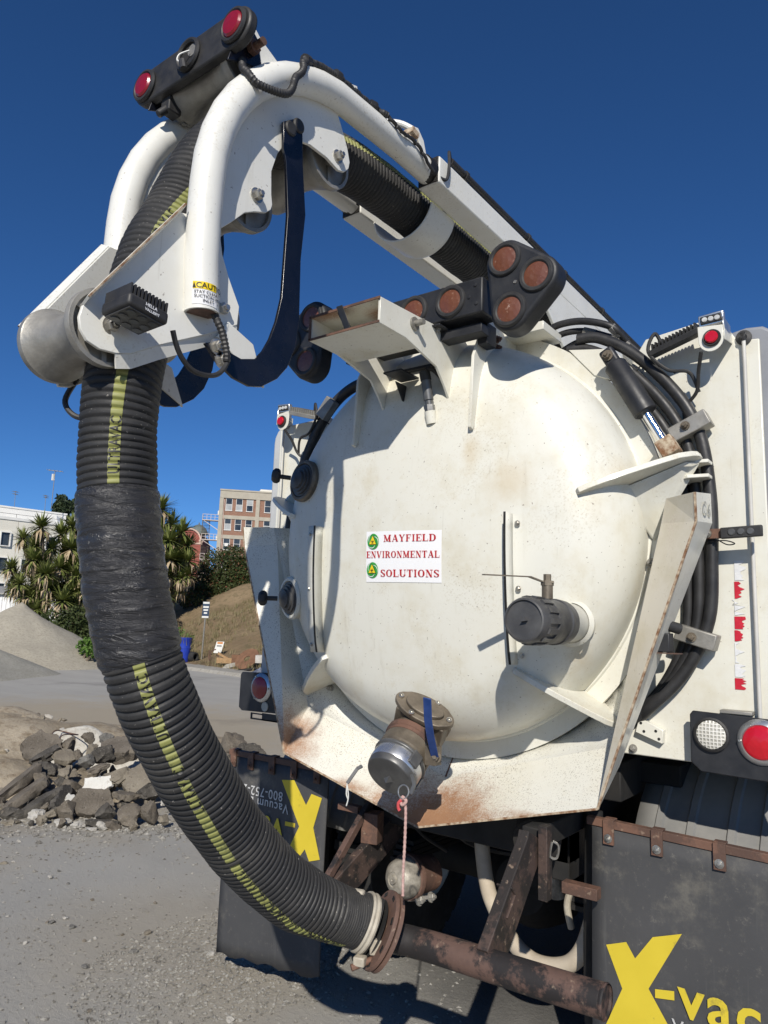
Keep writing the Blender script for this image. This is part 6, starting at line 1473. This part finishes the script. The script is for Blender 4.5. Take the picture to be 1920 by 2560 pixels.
small('rusty_disc', 'brown_metal', 'large round rusty brown plate lying tilted on the scrap', 'plate', lambda b: b.lathe([(.11, -.012), (.42, -.012), (.42, .012), (.11, .012), (.11, -.012)], (0, 0, .34), vnorm(vadd(vadd(vmul(fx, -.62), (0, 0, .62)), vmul(rx, -.35))), 32), loc_(pr_))
small('steel_sheet', 'kerb', 'pale crumpled sheet in front of the scrap', 'sheet', lambda b: b.obox(vadd((0, 0, .14), vmul(rx, .0)), vadd(vmul(rx, .26), (0, 0, .06)), vmul(fx, .03), vadd((0, 0, .09), vmul(rx, .10))), loc_((-17.2168, 14.1536, 0.0872)))
small('dark_board', 'chassis', 'long dark board lying under the rusty disc', 'board', lambda b: b.obox((0, 0, .12), vadd(vmul(rx, .55), (0, 0, .10)), vmul(fx, .25), (0, 0, .02)), loc_((-16.0772, 13.8774, 0.0633)))
small('white_block', 'chunk_pale', 'white broken concrete block behind the rusty disc', 'block', lambda b: b.obox((0, 0, .35), vmul(rx, .24), vmul(fx, .2), (0, 0, .12)), loc_((-15.6317, 14.0677, 0.1608)))
small('plastic_bag', 'alu', 'crumpled grey plastic bag at the right end of the scrap', 'bag', lambda b: b.sheet([[vadd(vadd(vmul(rx, -.3+.075*i), vmul(fx, -.16+.05*j)), (0, 0, .05+.16*math.sin(math.pi*i/8)*math.sin(math.pi*j/6)*(1+.8*noise.noise((i*.9, j*.9, 2))))) for i in range(9)] for j in range(7)]), loc_((-14.9790, 13.3134, 0.0530)))
small('brown_box', 'brown_metal', 'small brown lump of scrap left of the rusty disc', 'scrap', lambda b: b.obox((0, 0, .26), vmul(rx, .12), vmul(fx, .1), (0, 0, .15)), loc_((-17.2603, 14.3605, 0.1580)))

# ------------------------------------------------------------------ spiky palm-like yuccas, bush, distant trees
random.seed(17)
def rosette(bg, bd, c, r, n=130, dead=20):
    r = r*1.32
    for i in range(n):
        a = random.uniform(0, 6.28); el = random.gauss(.35, .55); el = max(-.7, min(1.45, el)); L = r*random.uniform(.75, 1.15)
        dr = Vector((math.cos(a)*math.cos(el), math.sin(a)*math.cos(el), math.sin(el))); e = dr.cross(Vector((0, 0, 1))).normalized()*r*.055
        p0, p1 = Vector(c), Vector(c)+dr*L*.5; p2 = Vector(c)+dr*L+Vector((0, 0, -.10*L*math.cos(el)))
        bg.add([tuple(p0-e*.7), tuple(p0+e*.7), tuple(p1+e), tuple(p1-e), tuple(p2)], [(0, 1, 2, 3), (3, 2, 4)])
    for i in range(dead):
        a = random.uniform(0, 6.28); L = r*random.uniform(.5, 1.05); q = random.uniform(.15, .5)
        p0 = Vector(c)+Vector((math.cos(a)*r*.12, math.sin(a)*r*.12, -.1*r)); p1 = p0+Vector((math.cos(a)*r*q, math.sin(a)*r*q, -.35*L)); p2 = p0+Vector((math.cos(a)*r*q*1.1, math.sin(a)*r*q*1.1, -L))
        e = Vector((-math.sin(a), math.cos(a), 0))*r*.06; bd.add([tuple(p0-e), tuple(p0+e), tuple(p1+e), tuple(p1-e), tuple(p2)], [(0, 1, 2, 3), (3, 2, 4)])
def yucca(base, heads, label):
    t = thing('yucca_tree', label, 'tree', base); tb, gb, db = MB(), MB(), MB()
    for (p, r) in heads:
        q = vsub(p, base); mid = (q[0]*.35, q[1]*.35, q[2]*.5); tb.tube(catmull([(random.gauss(0, .1), random.gauss(0, .1), 0), mid, q], 5), [.16-.006*i for i in range(11)], 7)
        rosette(gb, db, q, r)
        for k in (1, 2): rosette(gb, db, vadd(lerp(mid, q, .98-.25*k), (random.gauss(0, .25), random.gauss(0, .25), -.1)), r*.9, 90, 14)
    tb.build('trunk', 'bark', t); gb.build('crown', 'yucca', t, 0, recalc=False); db.build('dead_leaf_skirt', 'dead_leaf', t, 0, recalc=False)
yucca(G(34.5, -15.6), [((-31.4422, 14.7354, 5.6755), .62), ((-32.5574, 14.5032, 5.1561), .5), ((-32.2919, 13.9701, 3.7344), .5), ((-31.2642, 14.4171, 4.1163), .6), ((-30.4802, 14.6272, 3.4834), .62), ((-31.6031, 14.1266, 3.0089), .5), ((-31.6840, 15.4954, 4.7590), .55), ((-31.6639, 14.4380, 2.4855), .55), ((-32.5882, 15.2725, 4.9981), .6), ((-31.8698, 15.4595, 4.2309), .6), ((-31.7964, 14.9477, 3.2512), .6), ((-30.8060, 15.0432, 2.7020), .6), ((-32.8017, 14.4107, 3.4092), .5)], 'spiky yucca at the left with several heads in front of the white building')
yucca(G(35.5, -13.6), [((-32.1608, 16.1181, 5.5625), .6), ((-32.1699, 16.6541, 6.0248), .6), ((-30.9739, 16.0257, 4.7899), .72), ((-30.8690, 15.5319, 3.8390), .6), ((-30.4870, 16.1394, 3.5098), .62), ((-30.1310, 15.3742, 2.3244), .68), ((-30.9511, 16.6253, 4.4118), .65), ((-29.9711, 16.4011, 2.8743), .6), ((-31.7963, 16.9905, 5.7512), .6), ((-31.2073, 17.3156, 6.3565), .7), ((-29.9263, 17.2977, 4.9260), .7), ((-29.8644, 16.9793, 3.5657), .7), ((-31.9347, 16.3699, 4.5121), .7), ((-31.6360, 15.8363, 3.2197), .6), ((-31.4633, 16.5478, 4.1302), .65), ((-30.4969, 16.0266, 2.7602), .65)], 'tallest spiky yucca directly behind the hose')
yucca(G(36, -11.0), [((-28.6246, 19.1374, 7.0098), .72), ((-29.4605, 19.0755, 6.6963), .7), ((-27.5394, 19.6745, 5.8743), .66), ((-27.5807, 18.9825, 5.3661), .7), ((-27.2594, 18.8954, 4.4685), .7), ((-27.2355, 19.9246, 4.4884), .62), ((-28.6839, 18.8844, 4.8563), .7), ((-28.4820, 19.7601, 6.3315), .62), ((-29.6742, 18.5754, 5.8435), .7), ((-27.2392, 19.5834, 3.6339), .5), ((-27.9344, 18.7956, 3.6784), .62), ((-28.7791, 18.3776, 3.8487), .7), ((-28.7310, 19.2798, 5.8845), .75), ((-28.5552, 19.1617, 4.5881), .75), ((-27.9107, 19.7969, 5.1205), .7), ((-27.6759, 20.2016, 5.2540), .6), ((-27.8999, 19.1458, 3.3234), .65), ((-27.5739, 19.7584, 4.0367), .6)], 'spiky yucca just right of the hose above the slope')
def leaf_ball(name, lumps, n, size, mats, label, base, cat='bush', trunk=0.):
    t = thing(name, label, cat, base); bs_ = [MB() for _ in mats]
    tot = sum(r[1]**2 for r in lumps)
    for (c, r, sq) in lumps:
        q = vsub(c, base)
        for _ in range(int(n*r*r/tot)):
            v = Vector((random.gauss(0, 1), random.gauss(0, 1), random.gauss(0, 1))).normalized()*r*random.random()**.3; v.z *= sq
            v *= 1+.25*noise.noise(v*2.2/r+Vector(c))
            e = Vector((random.gauss(0, 1), random.gauss(0, 1), random.gauss(0, 1))).normalized(); f = e.cross(Vector((random.gauss(0, 1), random.gauss(0, 1), random.gauss(0, 1)))).normalized(); s_ = size*random.uniform(.6, 1.3)
            p = Vector(q)+v; k = 0 if len(mats) == 1 or random.random() > .11 else 1
            bs_[k].add([tuple(p-e*s_), tuple(p+f*s_*.5), tuple(p+e*s_), tuple(p-f*s_*.5)], [(0, 1, 2, 3)])
    for k, m_ in enumerate(mats): bs_[k].build('foliage' if k == 0 else 'reddish_leaves', m_, t, 0, recalc=False)
    b = MB()
    for (c, r, sq) in lumps[:5]: q = vsub(c, base); b.tube([(0, 0, -.2), (q[0]*.5, q[1]*.5, q[2]*.4), q], [.07+trunk, .05+trunk*.7, .02], 6)
    b.build('trunk', 'bark', t)
    return t
hb_ = hp_(4.2, 10.6)
leaf_ball('hill_bush', [((-29.2222, 22.4581, 3.9776), .75, .8), ((-28.8990, 23.2002, 4.6677), .95, .85), ((-28.4993, 24.0800, 4.9531), 1.0, .8), ((-28.3891, 23.2463, 3.8163), .9, .7), ((-28.9531, 22.1756, 3.2275), .6, .7), ((-27.7444, 24.7067, 4.6679), 1.1, .8), ((-27.8527, 23.8559, 4.0660), .85, .7), ((-26.8029, 25.4309, 4.6029), 1.2, .8), ((-28.4621, 22.5624, 3.1468), .8, .7), ((-27.8052, 23.0732, 3.0734), .8, .7), ((-28.5061, 21.3541, 2.6732), .7, .7), ((-27.3917, 24.0323, 3.6525), .9, .7)], 26000, .062, ('bush', 'bush_red'), 'broad dark green bush with reddish leaves on top of the slope', (-28.9549, 24.0671, 3.2796))
leaf_ball('dark_shrub', [((-27.4857, 14.7767, 1.3364), .9, .9), ((-27.5717, 14.1460, 0.9894), .7, .9), ((-26.9777, 15.2549, 0.8593), .9, .9), ((-28.4277, 14.0568, 1.3786), .6, .9), ((-27.1885, 16.3293, 1.0374), 1.0, .9)], 5200, .085, ('bush',), 'dark shrub in the shade under the yuccas', G(31, -12.2))
leaf_ball('low_shrub', [((-25.9713, 16.5725, 1.2490), 1.0, .8), ((-25.6983, 17.3741, 1.4457), .8, .8), ((-26.8633, 17.6264, 2.1351), 1.1, .9)], 4200, .085, ('bush',), 'dark low shrub at the foot of the yucca right of the hose', G(31.5, -10.2))
leaf_ball('garden_yellow_shrub', [((-20.7414, 11.1160, 0.6999), .35, .8), ((-20.4211, 11.1344, 0.5473), .3, .8)], 700, .07, ('weed',), 'small yellow-green shrub beside the tan gravel pile near the hose', G(24, -9.6))
leaf_ball('distant_tree', [((-112.0656, 60.4322, 18.3774), 1.6, 1.), ((-111.9794, 60.2416, 19.6693), 1.2, 1.), ((-112.4639, 59.9180, 19.4550), .9, 1.), ((-111.4641, 60.6520, 19.5629), 1.1, 1.), ((-111.9758, 60.0786, 20.5068), .9, 1.), ((-111.8381, 60.7041, 17.8720), 1.5, 1.)], 2600, .30, ('pine',), 'dark conifer standing behind the white building roof', (-112.2201, 60.9288, 15.2790), 'tree', .12)
leaf_ball('distant_tree', [((-114.5454, 64.5328, 20.2471), 1.5, 1.), ((-114.4459, 64.4743, 20.9224), .9, 1.), ((-114.0176, 64.9802, 20.0017), 1.4, 1.), ((-114.9679, 64.3368, 19.6249), 1.0, 1.)], 1800, .30, ('pine',), 'distant dark tree peeking out beside the hose above the roof', (-114.7781, 65.2090, 15.9431), 'tree', .12)

# ------------------------------------------------------------------ buildings
M['stucco'] = plain('cream_stucco', (.66, .63, .54), (.72, .69, .60), .6, .9, bs=.05)
M['stucco_white'] = plain('white_stucco', (.70, .69, .65), (.76, .75, .71), .5, .9, bs=.05)
M['glass'] = plain('dark_window_glass', (.02, .025, .032), (.05, .06, .07), .8, .12)
M['glass_pale'] = plain('window_with_blind', (.30, .31, .31), (.42, .43, .42), .8, .3)
M['frame'] = plain('window_frame_white', (.62, .61, .57), (.7, .69, .65), 3, .6)
M['concrete_band'] = plain('tan_concrete', (.36, .325, .26), (.43, .39, .315), .8, .9, bs=.1)
def brick_wall(name, a, b_, mo, sc):
    k = NT(name); x = k.n('ShaderNodeTexBrick'); s_ = k.n('ShaderNodeSeparateXYZ'); k.t.links.new(k.tc, s_.inputs[0]); cmb = k.n('ShaderNodeCombineXYZ')
    k.t.links.new(s_.outputs[0], cmb.inputs[0]); k.t.links.new(s_.outputs[2], cmb.inputs[1]); k.t.links.new(cmb.outputs[0], x.inputs[0])
    x.inputs['Color1'].default_value = (*a, 1); x.inputs['Color2'].default_value = (*b_, 1); x.inputs['Mortar'].default_value = (*mo, 1); x.inputs['Scale'].default_value = sc
    x.inputs['Mortar Size'].default_value = .012
    c = k.mix(k.math('MULTIPLY', k.noise(1.2, 5, .7), .35), x.outputs[0], tuple(v*.6 for v in a))
    return k.out(c, .9)
M['brick'] = brick_wall('brown_brick', (.24, .115, .075), (.30, .16, .105), (.33, .28, .22), 2.2)
M['red_brick'] = brick_wall('red_brick', (.27, .065, .05), (.33, .085, .065), (.34, .22, .18), 2.2)
M['rose_trim'] = plain('pinkish_trim', (.50, .35, .28), (.58, .42, .34), 2, .9)
M['slate'] = plain('grey_green_dome', (.10, .12, .11), (.15, .17, .155), 2, .6)
M['shed_wall'] = plain('white_corrugated_metal', (.66, .67, .66), (.74, .75, .74), 1.5, .5)
M['shed_roof'] = plain('grey_shed_roof', (.28, .27, .25), (.36, .35, .32), 2, .7)
M['iron'] = plain('pale_iron', (.50, .42, .36), (.58, .50, .44), 5, .6)
def frame_obj(name, label, cat, org, e1):   # empty at the building corner, x along the facade, y away from the viewer
    t = thing(name, label, cat, org); t.rotation_euler = (0, 0, math.atan2(e1[1], e1[0])); return t
# brick block on the hill
bo = (-98.7198, 81.9009, 24.9523); e1 = RGT*math.cos(R(10))+FWD*math.sin(R(10)); TOP = bo[2]; BB = 0.
bk = frame_obj('brick_building', 'four-storey brown brick building with concrete bands and an outside stair', 'building', (bo[0], bo[1], BB), e1)
H = TOP-BB; WB = 20.8; DBK = 16.
b = MB(); b.box((.0, .25, 0), (WB, DBK, H-.3)); b.build('brick_wall', 'brick', bk, 0)
b = MB(); b.box((-.02, .02, H-1.55), (WB, .26, H)); b.box((-.02, .02, H-.3), (WB, DBK, H)); b.box((-.08, -.08, H-.25), (WB, .02, H+.02)); b.build('parapet', 'concrete_band', bk, 0)
b = MB()
for r_ in range(6):
    z = H-4.62-3.5*r_; b.box((.0, .12, z-.65), (WB, .27, z))
b.build('floor_band', 'concrete_band', bk, 0)
for x in (-.05, 6.3, 13.1, 20.0):
    b = MB(); b.box((x, .05, 0), (x+.68, .26, H-1.5)); b.build('pilaster', 'concrete_band', bk, 0)
b = MB(); b.cyl((.78, .1, 0), (.78, .1, H-1.8), .07, 8); b.build('drain_pipe', 'rose_trim', bk)
b = MB(); b.box((-.03, .25, 0), (.0, DBK, H-.3)); b.build('side_wall', 'concrete_band', bk, 0)
win = None; rnd = random.Random(4)
for r_ in range(5):
    for bay in range(3):
        for x in (1.03, 2.82, 4.66):
            xx = x+6.8*bay; z1 = H-1.6-3.5*r_; z0 = z1-2.1
            b = MB(); b.box((xx, .20, z0), (xx+.07, .30, z1)); b.box((xx+1.08, .20, z0), (xx+1.15, .30, z1)); b.box((xx+.07, .20, z1-.07), (xx+1.08, .30, z1)); b.box((xx-.05, .14, z0-.12), (xx+1.2, .30, z0)); b.box((xx+.07, .21, (z0+z1)/2-.03), (xx+1.08, .27, (z0+z1)/2+.03))
            w = b.build('window', 'frame', bk, 0)
            up_ = rnd.random() < .22
            b = MB(); b.box((xx+.07, .235, (z0+z1)/2+.03), (xx+1.08, .246, z1-.07)); b.build('pane', 'glass_pale' if up_ else 'glass', w, 0)
            b = MB(); b.box((xx+.07, .235, z0), (xx+1.08, .246, (z0+z1)/2-.03)); b.build('pane', 'glass_pale' if rnd.random() < .3 else 'glass', w, 0)
            if (r_, bay, x) == (2, 0, 1.03): b = MB(); b.box((xx+.25, -.1, z0+.55), (xx+.9, .24, z0+1.1)); b.build('air_conditioner', 'frame', w, 0)
b = MB(); b.prism([(6.4, 4, H), (7.0, 4, H+1.1), (16, 4, H+1.1), (16, 4, H)], (0, 6, 0)); b.build('roof_house', 'stucco', bk, 0)
fe_ = MB()
for r_ in range(4):
    z = H-5.45-3.5*r_
    fe_.box((-2.9, 1.2, z-.12), (-.02, 2.6, z)); fe_.prism([(-2.8, 1.3, z-.1), (-2.65, 1.3, z-.1), (-.05, 1.3, z-1.7), (-.05, 1.3, z-1.85)], (0, .1, 0))
fe_ = fe_.build('fire_escape', 'iron', bk, 0)
for r_ in range(4):
    z = H-5.45-3.5*r_; b = MB()
    for x in (-2.85, -2.15, -1.45, -.75): b.box((x, 1.2, z), (x+.07, 1.27, z+1.0))
    b.box((-2.85, 1.2, z+.93), (-.02, 1.27, z+1.0)); b.box((-2.85, 1.2, z+.45), (-.02, 1.25, z+.5)); b.box((-2.88, 1.2, z), (-2.81, 2.6, z+1.0)); b.build('railing', 'iron', fe_, 0)
    b = MB()
    for k in range(14): b.box((-2.9+.0*k, 2.7, z-3.4+.25*k), (-1.7, 3.0, z-3.36+.25*k))
    b.box((-2.95, 2.65, z-3.5), (-2.85, 3.0, z)); b.box((-1.7, 2.65, z-3.5), (-1.6, 3.0, z)); b.build('stair_flight', 'bark', fe_, 0)
b = MB(); b.box((-.3, 1.6, H-4.5), (0, 2.0, H-3.7)); b.box((-.35, 1.6, H-9.1), (0, 2.1, H-8.1)); b.build('wall_unit', 'frame', bk, 0)
# red brick hall with a rounded gable
ro_ = (-120.0892, 92.5460, 17.8172); rb = frame_obj('red_hall', 'red brick hall with a rounded pale-edged gable and a small dome', 'building', (ro_[0], ro_[1], 0.), RGT)
RH = ro_[2]; gr = 2.3
b = MB(); gp = [(gr*math.cos(R(a)), 0, RH+gr*math.sin(R(a))) for a in range(0, 181, 10)]
b.prism([(-gr-.3, 0, 0), (gr+.3, 0, 0), (gr+.3, 0, RH)]+gp[1:-1]+[(-gr-.3, 0, RH)], (0, 8, 0)); b.build('brick_wall', 'red_brick', rb, 0)
b = MB(); b.sheet([[((gr+.02)*math.cos(R(a)), -.12, RH+(gr+.02)*math.sin(R(a))) for a in range(0, 181, 10)], [((gr+.32)*math.cos(R(a)), -.12, RH+(gr+.32)*math.sin(R(a))) for a in range(0, 181, 10)]]); b.build('gable_trim', 'rose_trim', rb, 0, solid=.4)
b = MB(); b.box((-gr-.35, -.15, RH-.65), (gr+.5, 0, RH-.3)); b.box((-gr-.35, -.15, RH-5.6), (gr+.5, 0, RH-5.2)); b.box((gr-.2, -.2, RH-.3), (gr+.6, 0, RH+.3)); b.build('cornice', 'rose_trim', rb, 0)
b = MB(); b.lathe([(2.0, 0), (1.9, .5), (1.5, 1.3), (.8, 1.9), (.15, 2.15), (.12, 2.5), (0, 2.6)], (1.1, 3, RH+gr-.6), (0, 0, 1), 24); b.build('dome_roof', 'slate', rb)
b = MB(); b.box((.1, -.06, RH-3.3), (1.0, .02, RH-1.4)); w = b.build('window', 'frame', rb, 0)
b = MB(); b.box((.18, -.08, RH-3.2), (.92, -.06, RH-1.5)); b.build('pane', 'glass', w, 0)
# long white building at the left
wo = (-89.7736, 40.1667, 13.5356); e1w = (RGT*.72+FWD*.69).normalized()
wb = frame_obj('white_building', 'long white building with deep-framed windows and a penthouse on its flat roof', 'building', (wo[0], wo[1], 0), e1w)
WT = wo[2]
b = MB(); b.box((-30, 0, 0), (22, 18, WT)); b.build('wall', 'stucco', wb, 0)
b = MB(); b.box((-30.1, -.12, WT-.32), (22.1, 18, WT+.02)); b.build('roof_edge', 'stucco_white', wb, 0)
b = MB(); b.box((-30, 3.5, WT), (9.2, 14, WT+1.75)); b.box((-30, 3.4, WT+1.62), (9.3, 14.1, WT+1.82)); b.build('penthouse', 'stucco_white', wb, 0)
b = MB(); b.cyl((11.8, 5, WT), (11.8, 5, WT+2.1), 1.5, 20); b.build('roof_tank', 'alu', wb)
b = MB()
for x in (-5, -1.5, 2., 5.5, 9.): b.cyl((x, .4, WT), (x, .4, WT+.55), .03, 6)
b.cyl((-8, .4, WT+.5), (10, .4, WT+.5), .03, 6); b.build('roof_rail', 'cast', wb)
for r_ in range(4):
    for x in (-9.9, -7.2, -4.5, -1.85, .85, 3.5, 6.2, 8.9, 11.6, 14.3, 17):
        z1 = WT-1.95-3.12*r_; z0 = z1-1.6
        b = MB(); b.box((x-.62, -.28, z0-.1), (x-.5, .02, z1+.1)); b.box((x+.5, -.28, z0-.1), (x+.62, .02, z1+.1)); b.box((x-.5, -.28, z1), (x+.5, .02, z1+.1)); b.box((x-.5, -.28, z0-.1), (x+.5, .02, z0))
        w = b.build('window', 'stucco_white', wb, 0)
        b = MB(); b.box((x-.5, -.02, z0), (x+.5, -.006, z1)); b.build('pane', 'glass', w, 0)
b = MB()
for x in (-5.85, -3.2, -.5, 2.2, 4.9): b.box((x-.02, -.015, 0), (x+.02, -.001, WT-.4))
b.build('wall_joint', 'concrete_band', wb, 0)
def mast(p_top, p_bot, r, label, arms):
    t = thing('antenna_mast', label, 'antenna', p_bot); q = vsub(p_top, p_bot); b = MB(); b.tube([(0, 0, 0), q], r, 6); pole = b.build('pole', 'cast', t)
    for (f, l, tilt) in arms:
        c = vmul(q, f); b = MB(); b.tube([vadd(c, vadd(vmul(tuple(RGT), -l), (0, 0, l*tilt))), vadd(c, vadd(vmul(tuple(RGT), l), (0, 0, -l*tilt)))], r*.8, 6)
        for k in (-.9, -.5, 0, .5, .9): e = vadd(c, vadd(vmul(tuple(RGT), l*k), (0, 0, -l*tilt*k))); b.tube([vadd(e, vmul(tuple(FWD), -.5)), vadd(e, vmul(tuple(FWD), .5))], r*.5, 5)
        b.build('antenna_boom', 'cast', t)
    return t
mm = mast((-89.6855, 46.4730, 20.4727), (-90.4357, 46.8919, 15.4934), .05, 'tallest thin antenna mast with a horizontal aerial on the white building', [(.99, 1.0, .08)])
b = MB(); q = vsub((-89.9537, 46.4461, 19.5850), (-90.4357, 46.8919, 15.4934)); b.obox(q, (.14, 0, 0), (0, .14, 0), (0, 0, .42)); b.build('relay_drum', 'frame', mm)
mast((-93.0190, 43.2865, 17.4385), (-93.3521, 43.5323, 14.9255), .03, 'short thin antenna left of the tall mast on the roof', [(.97, .28, 0), (.85, .2, 0)])
mast((-89.9005, 45.7164, 17.0642), (-90.2268, 45.9471, 14.6535), .03, 'short thin antenna right beside the tall mast', [(.97, .2, 0), (.88, .2, 0)])
# corrugated shed
so = (-44.5316, 18.0620, 3.0135); sh = frame_obj('corrugated_shed', 'low white corrugated metal shed below the white building', 'shed', (so[0], so[1], 0), (RGT*.97+FWD*.24).normalized())
SHH = so[2]-.15
b = MB(); pr = []
for i in range(34): pr += [(i*.24, 0), (i*.24+.02, -.035), (i*.24+.05, -.035), (i*.24+.07, 0)]
b.sheet([[(x, y, z) for x, y in pr] for z in (0, SHH)]); b.box((0, .01, 0), (8.1, 7, SHH-.05)); b.build('corrugated_wall', 'shed_wall', sh, 20)
b = MB(); b.prism([(-.2, -.25, SHH-.04), (8.3, -.25, SHH-.04), (8.3, 4, SHH+.5), (-.2, 4, SHH+.5)], (0, 0, .08)); b.build('shed_roof', 'shed_roof', sh, 0)
b = MB(); b.box((1.1, -.06, 0), (2.05, -.036, 1.75)); dr = b.build('door', 'stucco_white', sh, 0)
b = MB(); b.cyl((1.9, -.1, .95), (1.9, -.06, .95), .03, 8); b.build('handle', 'steel', dr)
